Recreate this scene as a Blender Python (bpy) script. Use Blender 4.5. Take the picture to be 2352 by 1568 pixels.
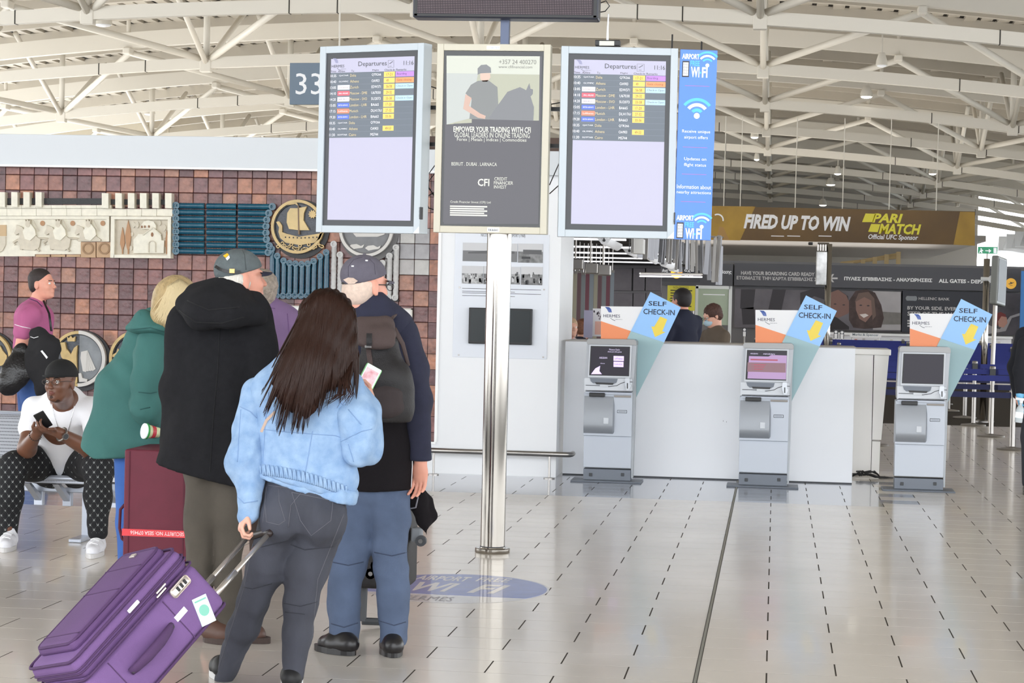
import bpy, bmesh, math, random
import numpy as np
from mathutils import Vector, Matrix, Euler
random.seed(7)
SC = bpy.context.scene
for o in list(bpy.data.objects): bpy.data.objects.remove(o)
COL = SC.collection
R_ = math.radians
# ------------------------------------------------------------------ camera
F = 4814.0; YAW, PIT, ROL, EYE = R_(7.15), R_(1.233), R_(1.30), 1.614
fw = Vector((-math.sin(YAW)*math.cos(PIT), math.cos(YAW)*math.cos(PIT), -math.sin(PIT)))
rt = Vector((math.cos(YAW), math.sin(YAW), 0)); up = rt.cross(fw)
CR = math.cos(ROL)*rt+math.sin(ROL)*up; CU = -math.sin(ROL)*rt+math.cos(ROL)*up
CP = Vector((0, 0, EYE))
cd = bpy.data.cameras.new('camera'); cam = bpy.data.objects.new('camera', cd); COL.objects.link(cam)
cd.sensor_width = 36; cd.lens = F/2352*36; cd.clip_end = 600
cam.matrix_world = Matrix(((CR.x, CU.x, -fw.x, 0), (CR.y, CU.y, -fw.y, 0), (CR.z, CU.z, -fw.z, EYE), (0, 0, 0, 1)))
SC.camera = cam
# ------------------------------------------------------------------ light
W = bpy.data.worlds.new('world'); SC.world = W; W.use_nodes = True
bg = W.node_tree.nodes['Background']; bg.inputs[0].default_value = (0.93, 0.965, 1.0, 1); bg.inputs[1].default_value = 3.3
def area(name, loc, rot, sx, sy, e, c=(1, .97, .92)):
    l = bpy.data.lights.new(name, 'AREA'); l.shape = 'RECTANGLE'; l.size = sx; l.size_y = sy; l.energy = e; l.color = c
    o = bpy.data.objects.new(name, l); COL.objects.link(o); o.location = loc; o.rotation_euler = rot; return o
for k, (y, e) in enumerate(((34, 330), (52, 420), (72, 560), (96, 520))):      # added area lights without fittings, to brighten the roof from below
    area('roof_fill_light', (-6, y, 3.4), (math.pi, 0, 0), 26, 8, e)
SC.view_settings.view_transform = 'Standard'; SC.view_settings.look = 'None'
SC.view_settings.gamma = 1; SC.view_settings.use_curve_mapping = False
SC.view_settings.exposure = 0.62
# ------------------------------------------------------------------ geometry of the view
def ray(x, y): return fw+CR*((x-1176)/F)-CU*((y-784)/F)
def P(x, y, Y):
    d = ray(x, y); return CP+d*(Y/d.y)
def FL(x, y, z=0.0):
    d = ray(x, y); return CP+d*((z-EYE)/d.z)
def px(Y): return Y/F*1.0
# ------------------------------------------------------------------ materials
def lin(c):
    return tuple(((v/255)/12.92 if v/255 <= .04045 else ((v/255+.055)/1.055)**2.4) for v in c)+(1.0,)
MC = {}
def mat(name, c, rough=.5, metal=0, var=0, vs=8, bump=0, bs=60, emit=0, spec=.5, coat=0, alpha=1, c2=None, stretch=None, trans=0):
    if name in MC: return MC[name]
    m = bpy.data.materials.new(name); m.use_nodes = True; n = m.node_tree.nodes; l = m.node_tree.links
    b = n['Principled BSDF']; b.inputs['Base Color'].default_value = lin(c)
    b.inputs['Roughness'].default_value = rough; b.inputs['Metallic'].default_value = metal
    b.inputs['Specular IOR Level'].default_value = spec; b.inputs['Coat Weight'].default_value = coat
    b.inputs['Coat Roughness'].default_value = .05; b.inputs['Alpha'].default_value = alpha
    b.inputs['Transmission Weight'].default_value = trans
    tc = n.new('ShaderNodeTexCoord'); mp = n.new('ShaderNodeMapping'); l.new(tc.outputs['Object'], mp.inputs[0])
    if stretch: mp.inputs['Scale'].default_value = stretch
    if var or c2:
        t = n.new('ShaderNodeTexNoise'); t.inputs['Scale'].default_value = vs; t.inputs['Detail'].default_value = 4
        l.new(mp.outputs[0], t.inputs['Vector'])
        r = n.new('ShaderNodeValToRGB'); l.new(t.outputs[0], r.inputs[0]); l.new(r.outputs[0], b.inputs['Base Color'])
        r.color_ramp.elements[0].position = .32; r.color_ramp.elements[1].position = .68
        L = lin(c)
        if c2: a, z = L, lin(c2)
        else: a = tuple(v*(1-var) for v in L[:3])+(1,); z = tuple(min(1, v*(1+var)) for v in L[:3])+(1,)
        r.color_ramp.elements[0].color = a; r.color_ramp.elements[1].color = z
        if emit: l.new(r.outputs[0], b.inputs['Emission Color'])
    if bump:
        t = n.new('ShaderNodeTexNoise'); t.inputs['Scale'].default_value = bs; t.inputs['Detail'].default_value = 3
        l.new(mp.outputs[0], t.inputs['Vector'])
        u = n.new('ShaderNodeBump'); u.inputs['Strength'].default_value = bump; u.inputs['Distance'].default_value = .01
        l.new(t.outputs[0], u.inputs['Height']); l.new(u.outputs[0], b.inputs['Normal'])
    if emit:
        if not (var or c2): b.inputs['Emission Color'].default_value = lin(c)
        b.inputs['Emission Strength'].default_value = emit
    MC[name] = m; return m
# ------------------------------------------------------------------ mesh builder
TXT = {}
def text_geo(s, bold=0, shear=0):
    k = (s, bold, shear)
    if k in TXT: return TXT[k]
    c = bpy.data.curves.new('t', 'FONT'); c.body = s; c.size = 1; c.resolution_u = 2; c.offset = bold; c.shear = shear
    o = bpy.data.objects.new('t', c); COL.objects.link(o)
    me = bpy.data.meshes.new_from_object(o)
    v = [(q.co.x, q.co.y) for q in me.vertices]; f = [tuple(p.vertices) for p in me.polygons]
    bpy.data.objects.remove(o); bpy.data.curves.remove(c); bpy.data.meshes.remove(me)
    if not v: v = [(0, 0)]
    xs = [a[0] for a in v]; ys = [a[1] for a in v]
    TXT[k] = (v, f, min(xs), max(xs), min(ys), max(ys)); return TXT[k]
class MB:
    def __init__(s): s.v = []; s.f = []; s.m = []
    def add(s, v, f, m=0, M=None):
        b = len(s.v)
        s.v += [tuple(M@Vector(q)) for q in v] if M is not None else [tuple(q) for q in v]
        s.f += [tuple(i+b for i in q) for q in f]; s.m += [m]*len(f); return s
    def box(s, x0, x1, y0, y1, z0, z1, bev=0, m=0, M=None, seg=2):
        v = [(x, y, z) for x in (x0, x1) for y in (y0, y1) for z in (z0, z1)]
        f = [(0, 1, 3, 2), (4, 6, 7, 5), (0, 4, 5, 1), (2, 3, 7, 6), (0, 2, 6, 4), (1, 5, 7, 3)]
        if not bev: return s.add(v, f, m, M)
        bm = bmesh.new(); bv = [bm.verts.new(q) for q in v]
        for q in f: bm.faces.new([bv[i] for i in q])
        bmesh.ops.bevel(bm, geom=list(bm.edges), offset=bev, segments=seg, affect='EDGES', profile=.5)
        bm.verts.index_update()
        s.add([q.co[:] for q in bm.verts], [[w.index for w in q.verts] for q in bm.faces], m, M); bm.free(); return s
    def tube(s, pts, r, n=10, m=0, M=None, sx=1.0):
        pts = [Vector(p) for p in pts]; N = len(pts)
        if not hasattr(r, '__len__'): r = [r]*N
        v = []; f = []; t0 = None; u = None
        for i, p in enumerate(pts):
            t = (pts[min(i+1, N-1)]-pts[max(i-1, 0)])
            t = t.normalized() if t.length > 1e-9 else Vector((0, 0, 1))
            if u is None: u = t.orthogonal().normalized()
            else:
                u = u-t*u.dot(t); u = u.normalized() if u.length > 1e-6 else t.orthogonal().normalized()
            w = t.cross(u)
            for k in range(n):
                a = 2*math.pi*k/n; v.append(p+(u*math.cos(a)+w*math.sin(a)*sx)*r[i])
        for i in range(N-1):
            for k in range(n):
                k2 = (k+1) % n; f.append((i*n+k, i*n+k2, (i+1)*n+k2, (i+1)*n+k))
        f.append(tuple(range(n-1, -1, -1))); f.append(tuple((N-1)*n+k for k in range(n)))
        return s.add(v, f, m, M)
    def lathe(s, prof, c=(0, 0, 0), n=24, m=0, M=None):
        v = []; f = []; N = len(prof)
        for r, z in prof:
            for k in range(n):
                a = 2*math.pi*k/n; v.append((c[0]+r*math.cos(a), c[1]+r*math.sin(a), c[2]+z))
        for i in range(N-1):
            for k in range(n):
                k2 = (k+1) % n; f.append((i*n+k, i*n+k2, (i+1)*n+k2, (i+1)*n+k))
        f.append(tuple(range(n-1, -1, -1))); f.append(tuple((N-1)*n+k for k in range(n)))
        return s.add(v, f, m, M)
    def prism(s, poly, y0, y1, m=0, M=None):          # polygon in local x,z extruded along y
        n = len(poly)
        a = sum(poly[i][0]*poly[(i+1) % n][1]-poly[(i+1) % n][0]*poly[i][1] for i in range(n))
        if a < 0: poly = poly[::-1]
        v = [(x, y0, z) for x, z in poly]+[(x, y1, z) for x, z in poly]
        f = [tuple(range(n)), tuple(range(2*n-1, n-1, -1))]+[(i, i+n, (i+1) % n+n, (i+1) % n) for i in range(n)]
        return s.add(v, f, m, M)
    def disc(s, cx, cz, rx, rz, y0, y1, n=28, m=0, M=None, a0=0, a1=360):
        p = [(cx+rx*math.cos(R_(a0+(a1-a0)*k/n)), cz+rz*math.sin(R_(a0+(a1-a0)*k/n))) for k in range(n+(0 if a1-a0 == 360 else 1))]
        return s.prism(p, y0, y1, m, M)
    def ring(s, cx, cz, r0, r1, y0, y1, n=32, a0=0, a1=360, m=0, M=None, k=1.0):
        for i in range(n):
            a = R_(a0+(a1-a0)*i/n); b = R_(a0+(a1-a0)*(i+1)/n)
            s.prism([(cx+r0*math.cos(a), cz+k*r0*math.sin(a)), (cx+r1*math.cos(a), cz+k*r1*math.sin(a)),
                     (cx+r1*math.cos(b), cz+k*r1*math.sin(b)), (cx+r0*math.cos(b), cz+k*r0*math.sin(b))], y0, y1, m, M)
        return s
    def text(s, t, x0, x1, z0, z1, y, m=0, M=None, bold=0, shear=0, keep=0, rot=0):
        v, f, a, b, c, d = text_geo(t, bold, shear); w = max(b-a, 1e-6); h = max(d-c, 1e-6)
        sx = (x1-x0)/w; sz = (z1-z0)/h
        if keep: sx = sz
        mx, mz = (x0+x1)/2, (z0+z1)/2; cr, sr = math.cos(rot), math.sin(rot); o = []
        for q in v:
            X = (q[0]-a)*sx+x0-mx; Z = (q[1]-c)*sz+z0-mz
            o.append((mx+X*cr-Z*sr, y, mz+X*sr+Z*cr))
        return s.add(o, f, m, M)
def wm(o):
    M = o.matrix_basis.copy()
    while o.parent: o = o.parent; M = o.matrix_basis@M
    return M
def smooth(me, ang=None):
    for p in me.polygons: p.use_smooth = True
def obj(name, mb, m, parent=None, world=False, sm=False, label=None, kind=None):
    me = bpy.data.meshes.new(name); v = mb.v
    if world and parent is not None:
        I = wm(parent).inverted(); v = [tuple(I@Vector(q)) for q in v]
    me.from_pydata(v, [], mb.f)
    ms = m if isinstance(m, (list, tuple)) else [m]
    for q in ms: me.materials.append(q)
    if len(ms) > 1: me.polygons.foreach_set('material_index', mb.m)
    if sm:
        me.polygons.foreach_set('use_smooth', [True]*len(me.polygons))
        if sm == 2:
            bm = bmesh.new(); bm.from_mesh(me)
            for e in bm.edges:
                if len(e.link_faces) == 2 and e.calc_face_angle(0) > R_(38): e.smooth = False
            bm.to_mesh(me); bm.free()
    me.update()
    o = bpy.data.objects.new(name, me); COL.objects.link(o)
    if parent is not None: o.parent = parent
    if label: o['label'] = label
    if kind: o['kind'] = kind
    return o
def tag(o, label, cat, group=None):
    o['label'] = label; o['category'] = cat
    if group: o['group'] = group
    return o
def thing(name, label, cat, loc=(0, 0, 0), rot=(0, 0, 0), group=None, M=None):
    o = bpy.data.objects.new(name, None); COL.objects.link(o); o.empty_display_size = .1
    if M is not None: o.matrix_basis = M
    else: o.location = loc; o.rotation_euler = rot
    return tag(o, label, cat, group)
def dup(root, loc=None, label=None):
    r = root.copy(); COL.objects.link(r)
    if loc is not None: r.location = loc
    if label: r['label'] = label
    for ch in root.children:
        c = ch.copy(); COL.objects.link(c); c.parent = r
        for g in ch.children:
            d = g.copy(); COL.objects.link(d); d.parent = c
    return r
def PL(root, x, y, off=0.0):
    """local x,z of the photo ray on the plane local y = off of a root object"""
    I = wm(root).inverted(); a = I@CP; d = I.to_3x3()@ray(x, y); t = (off-a.y)/d.y; q = a+d*t; return q.x, q.z
# ------------------------------------------------------------------ implicit surfaces (numpy surface nets) for bodies and cloth
def V(*a): return np.array(a, dtype=np.float64)
def cap(a, b, ra, rb=None, k=.02, fl=None, ff=1.0, sub=0): return dict(t='c', a=V(*a), b=V(*b), ra=ra, rb=ra if rb is None else rb, k=k, fl=None if fl is None else V(*fl)/np.linalg.norm(fl), ff=ff, sub=sub)
def ell(c, r, R=None, k=.02, sub=0): return dict(t='e', c=V(*c), r=V(*r), R=None if R is None else np.array(R), k=k, sub=sub)
def cut(p, n): return dict(t='p', p=V(*p), n=V(*n)/np.linalg.norm(n))
def chain(pts, rs, k=.02, fl=None, ff=1.0): return [cap(pts[i], pts[i+1], rs[i], rs[i+1], k, fl, ff) for i in range(len(pts)-1)]
def sdf(prims, vox=.01, fold=None, fn=None, cuts=()):
    lo = V(9e9, 9e9, 9e9); hi = -lo
    for p in prims:
        if p['sub']: continue
        if p['t'] == 'c':
            m = max(p['ra'], p['rb'])*max(1, p['ff']); A, B = np.minimum(p['a'], p['b'])-m, np.maximum(p['a'], p['b'])+m
        else: m = p['r'].max(); A, B = p['c']-m, p['c']+m
        p['A'], p['B'] = A, B; lo = np.minimum(lo, A); hi = np.maximum(hi, B)
    pad = .03; lo = lo-pad; hi = hi+pad; n = np.ceil((hi-lo)/vox).astype(int)+1
    ax = [lo[i]+vox*np.arange(n[i]) for i in range(3)]
    f = np.full(tuple(n), .08, dtype=np.float32)
    for p in prims:
        k = p['k']
        if p['sub']:
            if p['t'] == 'c': m = max(p['ra'], p['rb']); A, B = np.minimum(p['a'], p['b'])-m, np.maximum(p['a'], p['b'])+m
            else: m = p['r'].max(); A, B = p['c']-m, p['c']+m
        else: A, B = p['A'], p['B']
        e = k+.05
        i0 = np.maximum(((A-e-lo)/vox).astype(int), 0); i1 = np.minimum(((B+e-lo)/vox).astype(int)+2, n)
        if (i1 <= i0).any(): continue
        sl = tuple(slice(i0[i], i1[i]) for i in range(3))
        X, Y, Z = np.meshgrid(ax[0][sl[0]], ax[1][sl[1]], ax[2][sl[2]], indexing='ij')
        if p['t'] == 'c':
            a, b = p['a'], p['b']; ab = b-a; L = max(ab@ab, 1e-9)
            t = np.clip(((X-a[0])*ab[0]+(Y-a[1])*ab[1]+(Z-a[2])*ab[2])/L, 0, 1)
            dx, dy, dz = X-a[0]-t*ab[0], Y-a[1]-t*ab[1], Z-a[2]-t*ab[2]
            r = p['ra']+(p['rb']-p['ra'])*t
            if p['fl'] is not None:
                q = p['fl']; d = dx*q[0]+dy*q[1]+dz*q[2]; s = (1/p['ff']-1)*d
                dx = dx+s*q[0]; dy = dy+s*q[1]; dz = dz+s*q[2]
            g = np.sqrt(dx*dx+dy*dy+dz*dz)-r
        else:
            c, r = p['c'], p['r']; D = np.stack([X-c[0], Y-c[1], Z-c[2]], -1)
            if p['R'] is not None: D = D@p['R'].T
            q = D/r; kk = np.sqrt((q*q).sum(-1)); k2 = np.sqrt(((q/r)**2).sum(-1)); g = np.where(k2 > 1e-6, kk*(kk-1)/np.maximum(k2, 1e-6), -r.min())
        cur = f[sl]
        if p['sub']:
            g = -g; h = np.clip(k-np.abs(cur-g), 0, None)/k; f[sl] = np.maximum(cur, g)+h*h*k*.25
        else:
            h = np.clip(k-np.abs(cur-g), 0, None)/k; f[sl] = np.minimum(cur, g)-h*h*k*.25
    G = None
    if fold or fn or cuts: G = np.meshgrid(ax[0], ax[1], ax[2], indexing='ij', sparse=True)
    if fold:
        for amp, fr, seed in (fold if isinstance(fold, list) else [fold]):
            rr = np.random.RandomState(seed)
            for _ in range(3):       # rounded folds with sharp creases between them
                q = rr.normal(size=3); q = q/np.linalg.norm(q)*fr*rr.uniform(.5, 1.1)*.6; w = rr.normal(size=3)*fr*.30; ph = rr.uniform(0, 6.28, 2)
                f += (amp*.55*(.6-np.abs(np.sin(G[0]*q[0]+G[1]*q[1]+G[2]*q[2]+ph[0]+1.5*np.sin(G[0]*w[0]+G[1]*w[1]+G[2]*w[2]+ph[1]))))).astype(np.float32)
            for _ in range(3):
                q = rr.normal(size=3); q = q/np.linalg.norm(q)*fr*rr.uniform(.6, 1.5); w = rr.normal(size=3)*fr*.35; ph = rr.uniform(0, 6.28, 2)
                f += (amp*.6*np.sin(G[0]*q[0]+G[1]*q[1]+G[2]*q[2]+ph[0]+1.6*np.sin(G[0]*w[0]+G[1]*w[1]+G[2]*w[2]+ph[1]))).astype(np.float32)
    if fn: f = fn(f, G)
    for c in cuts:
        f = np.maximum(f, (G[0]-c['p'][0])*c['n'][0]+(G[1]-c['p'][1])*c['n'][1]+(G[2]-c['p'][2])*c['n'][2])
    f[0] = f[-1] = .05; f[:, 0] = f[:, -1] = .05; f[:, :, 0] = f[:, :, -1] = .05
    s = f < 0
    c = np.zeros(tuple(n-1), dtype=np.uint8)
    for i in (0, 1):
        for j in (0, 1):
            for k in (0, 1): c += s[i:n[0]-1+i, j:n[1]-1+j, k:n[2]-1+k]
    act = (c > 0) & (c < 8); idx = np.argwhere(act)
    vid = np.full(tuple(n-1), -1, dtype=np.int64); vid[act] = np.arange(len(idx))
    acc = np.zeros((len(idx), 3)); cnt = np.zeros(len(idx))
    cor = [(i, j, k) for i in (0, 1) for j in (0, 1) for k in (0, 1)]
    val = {q: f[idx[:, 0]+q[0], idx[:, 1]+q[1], idx[:, 2]+q[2]].astype(np.float64) for q in cor}
    for a in cor:
        for d in range(3):
            if a[d]: continue
            b = list(a); b[d] = 1; b = tuple(b); va, vb = val[a], val[b]
            x = (va < 0) != (vb < 0); t = np.where(x, va/np.where(np.abs(va-vb) < 1e-12, 1, va-vb), 0)
            for e in range(3): acc[:, e] += np.where(x, a[e]+(t if e == d else 0), 0)
            cnt += x
    vs = lo+(idx+acc/cnt[:, None])*vox
    fs = []
    for d in range(3):
        e1, e2 = (d+1) % 3, (d+2) % 3
        A = s.take(range(0, n[d]-1), d); B = s.take(range(1, n[d]), d); x = np.argwhere(A != B)
        x = x[(x[:, e1] > 0) & (x[:, e2] > 0) & (x[:, e1] < n[e1]-1) & (x[:, e2] < n[e2]-1)]
        ins = A[x[:, 0], x[:, 1], x[:, 2]]
        def g(o1, o2):
            y = x.copy(); y[:, e1] -= o1; y[:, e2] -= o2; return vid[y[:, 0], y[:, 1], y[:, 2]]
        q = np.stack([g(1, 1), g(0, 1), g(0, 0), g(1, 0)], 1); q[~ins] = q[~ins][:, ::-1]; fs.append(q)
    fs = np.concatenate(fs)
    # one pass of smoothing
    N = len(vs); E0 = np.concatenate([fs[:, [0, 1]], fs[:, [1, 2]], fs[:, [2, 3]], fs[:, [3, 0]]])
    sm = np.zeros((N, 3)); ct = np.zeros(N)
    for e in range(3):
        sm[:, e] = np.bincount(E0[:, 0], vs[E0[:, 1], e], N)+np.bincount(E0[:, 1], vs[E0[:, 0], e], N)
    ct = np.bincount(E0[:, 0], minlength=N)+np.bincount(E0[:, 1], minlength=N)
    vs = vs*.5+sm/np.maximum(ct, 1)[:, None]*.5
    return vs, fs
def sobj(name, prims, m, parent, vox=.01, label=None, **kw):
    """one implicit surface (world coordinates) as a mesh child; prims may be a list of (prims, vox) pieces"""
    pcs = prims if isinstance(prims[0], tuple) else [(prims, vox)]
    v0, f0, b = [], [], 0
    for pr, vx in pcs:
        v, f = sdf(pr, vx, **kw); v0.append(v); f0.append(f+b); b += len(v)
    v = np.concatenate(v0); f = np.concatenate(f0)
    I = np.array(wm(parent).inverted()); v = v@I[:3, :3].T+I[:3, 3]
    me = bpy.data.meshes.new(name); me.vertices.add(len(v)); me.vertices.foreach_set('co', v.ravel())
    me.loops.add(f.size); me.loops.foreach_set('vertex_index', f.ravel().astype(np.int32))
    me.polygons.add(len(f)); me.polygons.foreach_set('loop_start', np.arange(0, f.size, 4, dtype=np.int32))
    me.polygons.foreach_set('use_smooth', np.ones(len(f), dtype=bool))
    me.update(calc_edges=True); me.materials.append(m)
    o = bpy.data.objects.new(name, me); COL.objects.link(o); o.parent = parent
    if label: o['label'] = label
    return o
# ================================================================== SETTING
M_tile = mat('tile_beige', (231, 224, 215), .2, var=.05, vs=1.3, spec=.5, coat=.2)
M_tileg = mat('tile_grey', (176, 180, 190), .14, var=.05, vs=1.5, spec=.5, coat=.35)
M_joint = mat('joint', (72, 67, 62), .9, spec=.1)
M_jointd = mat('joint_dark', (70, 66, 62), .7)
M_white = mat('white_paint', (240, 241, 243), .35, var=.015, vs=1.2)
M_steel = mat('polished_steel', (158, 153, 146), .14, 1)
M_steelb = mat('brushed_steel', (158, 154, 150), .3, 1)
M_black = mat('black_plastic', (22, 22, 24), .4)
M_dark = mat('dark_grey_plastic', (62, 64, 68), .5)
W_WALL = 18.70
fb = MB(); fb.add([(-24, -6, -.0006), (20, -6, -.0006), (20, 125, -.0006), (-24, 125, -.0006)], [(0, 1, 2, 3)])
fb.add([(-24, -6, -.2), (20, -6, -.2), (20, 125, -.2), (-24, 125, -.2)], [(0, 3, 2, 1)])
floor = obj('floor', fb, M_joint); floor['kind'] = 'structure'
BX = -0.16-16.97*0
JX, JY = -0.02, 16.97     # joint grid origin: column B, row 0 line
JX = 0.0
def tile_col_x(i): return JX+.3*i
def put(me, x, y, mats=None):
    o = bpy.data.objects.new('floor_tile', me); COL.objects.link(o); o.parent = floor; o.location = (x, y, 0); return o
def tile_mesh(m, w):
    b = MB(); j = .0035; b.box(j, w-j, .003, .297, -.0006, 0, 0); 
    v = b.v; me = bpy.data.meshes.new('floor_tile'); me.from_pydata(v, [], b.f); me.materials.append(m); me.update(); return me
TM = {(g, w): tile_mesh(M_tileg if g else M_tile, w) for g in (0, 1) for w in (.6, .3)}
EXPX = JX-.3              # expansion joint line
def grey(x, y):
    if x < -3.15: return 14.87 < y < 19.3
    return 16.96 < y < 19.3 and x < .95
rest = {0: MB(), 1: MB()}; ntile = 0; cand = []
for k in range(-40, 140):
    y = JY-.3*(k+1)       # rows k>=0 nearer than the boundary
    if y < 4.6 or y > 42: continue
    par = (k % 2 == 0)
    i = -46
    while i < 40:
        x0 = JX+.3*i; w = .6
        if (i % 2 == 0) != par: i += 1; continue
        # break at the expansion joint
        if x0 < EXPX-1e-6 < x0+w-1e-3: cand.append((x0, y, EXPX-x0)); cand.append((EXPX, y, x0+w-EXPX))
        else: cand.append((x0, y, w))
        i += 2
def inview(x, y, w):
    for X in (x, x+w):
        d = Vector((X, y+.15, 0))-CP; z = d.dot(fw); u = 1176+F*d.dot(CR)/z; v = 784-F*d.dot(CU)/z
        if -1100 < u < 3600 and v < 2300 and (v > 1000 or u > 1900): return True
        if -60 < u < 2412: return True
    return False
cand = [c for c in cand if inview(*c)]
def shown(x, y, w):        # mostly hidden by the people at the left
    return x+w/2 > -2.2-.0*y or y < 10.5 or x < -3.2
cand.sort(key=lambda c: (0 if shown(*c) else 1, c[1]))
for x, y, w in cand:
    w = .6 if w > .45 else .3; g = 1 if grey(x+w/2, y+.15) else 0
    if ntile < 298 and shown(x, y, w) and y < 17: put(TM[(g, w)], x, y); ntile += 1
    else: rest[g].box(x+.0035, x+w-.0035, y+.003, y+.297, -.0006, 0)
for g in (0, 1): obj('floor_tiles_beyond', rest[g], (M_tile, M_tileg)[g], floor, kind='stuff')
farf = MB(); farf.box(-24, 20, 42, 125, -.0006, 0); obj('distant_flooring', farf, M_tile, floor, kind='stuff')
xj = MB(); xj.box(EXPX-.010, EXPX-.006, 4.6, 19, -.01, .0012); xj.box(EXPX+.006, EXPX+.010, 4.6, 19, -.01, .0012); xm = MB().box(EXPX-.006, EXPX+.006, 4.6, 19, -.01, .0008); obj('joint_filler', xm, mat('joint_filler', (150, 150, 140), .6), floor)
obj('expansion_joint', xj, M_jointd, floor)
# ---- walls ---------------------------------------------------------
corner = P(1283, 800, W_WALL).x
ZB0, ZB1 = P(400, 388, W_WALL).z, P(300, 313, W_WALL).z
xr = P(1003, 700, W_WALL).x+.02
w = MB(); w.box(-9.5, corner, W_WALL+.03, 19.9, 0, 2.70); w.box(xr, corner, W_WALL, W_WALL+.03, 0, 2.70)
w.box(-9.5, xr, W_WALL, W_WALL+.03, 0, .285)
wall_left = obj('wall_left', w, M_white); wall_left['kind'] = 'structure'
w = MB(); w.box(-9.5, -3.7, W_WALL-.10, 19.9, ZB0+.012, ZB1, .004); w.box(-3.7, corner, W_WALL-.10, 19.9, 2.70, 2.915, .004)
o = obj('trim_1', w, mat('band_white', (212, 216, 220), .4)); o['kind'] = 'structure'
w = MB(); w.box(-9.5, xr, W_WALL-.115, W_WALL-.02, ZB0-.006, ZB0+.012)
o = obj('trim_2', w, mat('white_edge', (252, 252, 252), .3)); o['kind'] = 'structure'
w = MB(); w.box(xr-.012, xr+.012, W_WALL-.03, W_WALL+.01, .285, 2.70); w.box(xr-.10, xr, W_WALL-.03, W_WALL, .265, .285)
o = obj('trim_3', w, mat('white_edge', (252, 252, 252), .3)); o['kind'] = 'structure'
w = MB(); w.box(-3.6, -1.8, 20.0, 20.3, 2.95, 3.14); o = obj('trim_4', w, mat('brown_fascia', (82, 62, 52), .6)); o['kind'] = 'structure'
# ---- ceiling ---------------------------------------------------------
M_beam = mat('ceiling_beam_paint', (216, 210, 198), .5)
M_strut = mat('ceiling_tube_paint', (220, 214, 202), .45)
M_deck = mat('deck_paint', (190, 182, 168), .6, var=.06, vs=.6)
M_deckgap = mat('deck_gap', (84, 78, 70), .8)
def za(x, add=0.0): return 7.30-.0040*(x+7.5)**2+add
XS = np.linspace(-34, 22, 57)
def arch(mb, y0, y1, za0, h, xs=XS):
    v = []; f = []
    for x in xs:
        z = za(x, za0); v += [(x, y0, z), (x, y1, z), (x, y1, z+h), (x, y0, z+h)]
    for i in range(len(xs)-1):
        for k in range(4):
            k2 = (k+1) % 4; f.append((i*4+k, i*4+k2, i*4+4+k2, i*4+4+k))
    f.append((3, 2, 1, 0)); e = (len(xs)-1)*4; f.append((e, e+1, e+2, e+3)); mb.add(v, f)
DK = 2.35
d = MB()
v = []; f = []
for x in XS: v += [(x, -9, za(x, DK+.16)), (x, 124, za(x, DK+.16))]
for i in range(len(XS)-1): f.append((2*i, 2*i+1, 2*i+3, 2*i+2))
d.add(v, f)
ceiling = obj('ceiling', d, M_deckgap); ceiling['kind'] = 'structure'
d = MB(); x = -34.0; i = 0
while x < 22:
    ww = .30; zz = za(x+ww/2, DK+(.0 if i % 4 else -.05))
    d.box(x, x+ww, -9, 124, zz, zz+.10); x += .42; i += 1
obj('deck_ribs', d, M_deck, ceiling, kind='stuff')
d = MB()
for j in range(30):
    y = 37.5+3*j
    if y < 122: arch(d, y-.10, y+.10, DK-.34, .34)
obj('purlins', d, M_deck, ceiling, kind='stuff')
for k in range(9):
    Y = 42+9.05*k
    b = MB(); arch(b, Y-.09, Y+.09, 0, .27)
    bm = obj('roof_beam', b, M_beam, ceiling)
    b = MB(); arch(b, Y+4.4, Y+4.62, 1.25, .42); obj('rafter', b, M_beam, bm)
    b = MB()
    for xj_ in (-30.5, -23.2, -17, -15.8, -10, -9.0, -2.9, -2.0, 4.2, 6.6, 9.6): b.box(xj_, xj_+.025, Y-.095, Y+.095, za(xj_)-.005, za(xj_)+.28)
    obj('splice', b, mat('splice', (60, 56, 50), .8), bm)
    for i in range(-5, 4):
        xn = -.45+6.9*i; zn = za(xn, .27)
        if k > 5 and abs(i) > 3: continue
        T = DK-.3
        for tx, ty, r in ((0, -3.9, .075), (0, 0, .085), (.05, 3.9, .075)):
            xt = xn+tx; s = MB().tube([(xn, Y+ty*.02, zn-.1), (xt, Y+ty, za(xt, T))], r, 8); obj('strut', s, M_strut, bm, sm=True)
        s = MB()
        s.tube([(xn+.1, Y, zn-.03), (xn+3.45, Y-4.4, za(xn+3.45, 1.15))], .085, 8)
        s.tube([(xn-.1, Y, zn-.03), (xn-3.45, Y-4.4, za(xn-3.45, 1.15))], .085, 8)
        s.tube([(xn+3.45, Y+4.5, za(xn+3.45, 1.1)), (xn+3.45, Y+4.5, za(xn+3.45, DK))], .06, 8)
        obj('brace', s, M_strut, bm, sm=True)
        s = MB().box(xn-.14, xn+.14, Y-.11, Y+.11, zn-.36, zn+.02, .02); obj('node_plate', s, M_beam, bm)
        s = MB().box(xn+3.35, xn+3.55, Y+4.3, Y+4.75, za(xn+3.45, 1.08), za(xn+3.45, 1.26), .03); obj('top_bracket', s, M_strut, bm)
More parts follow.
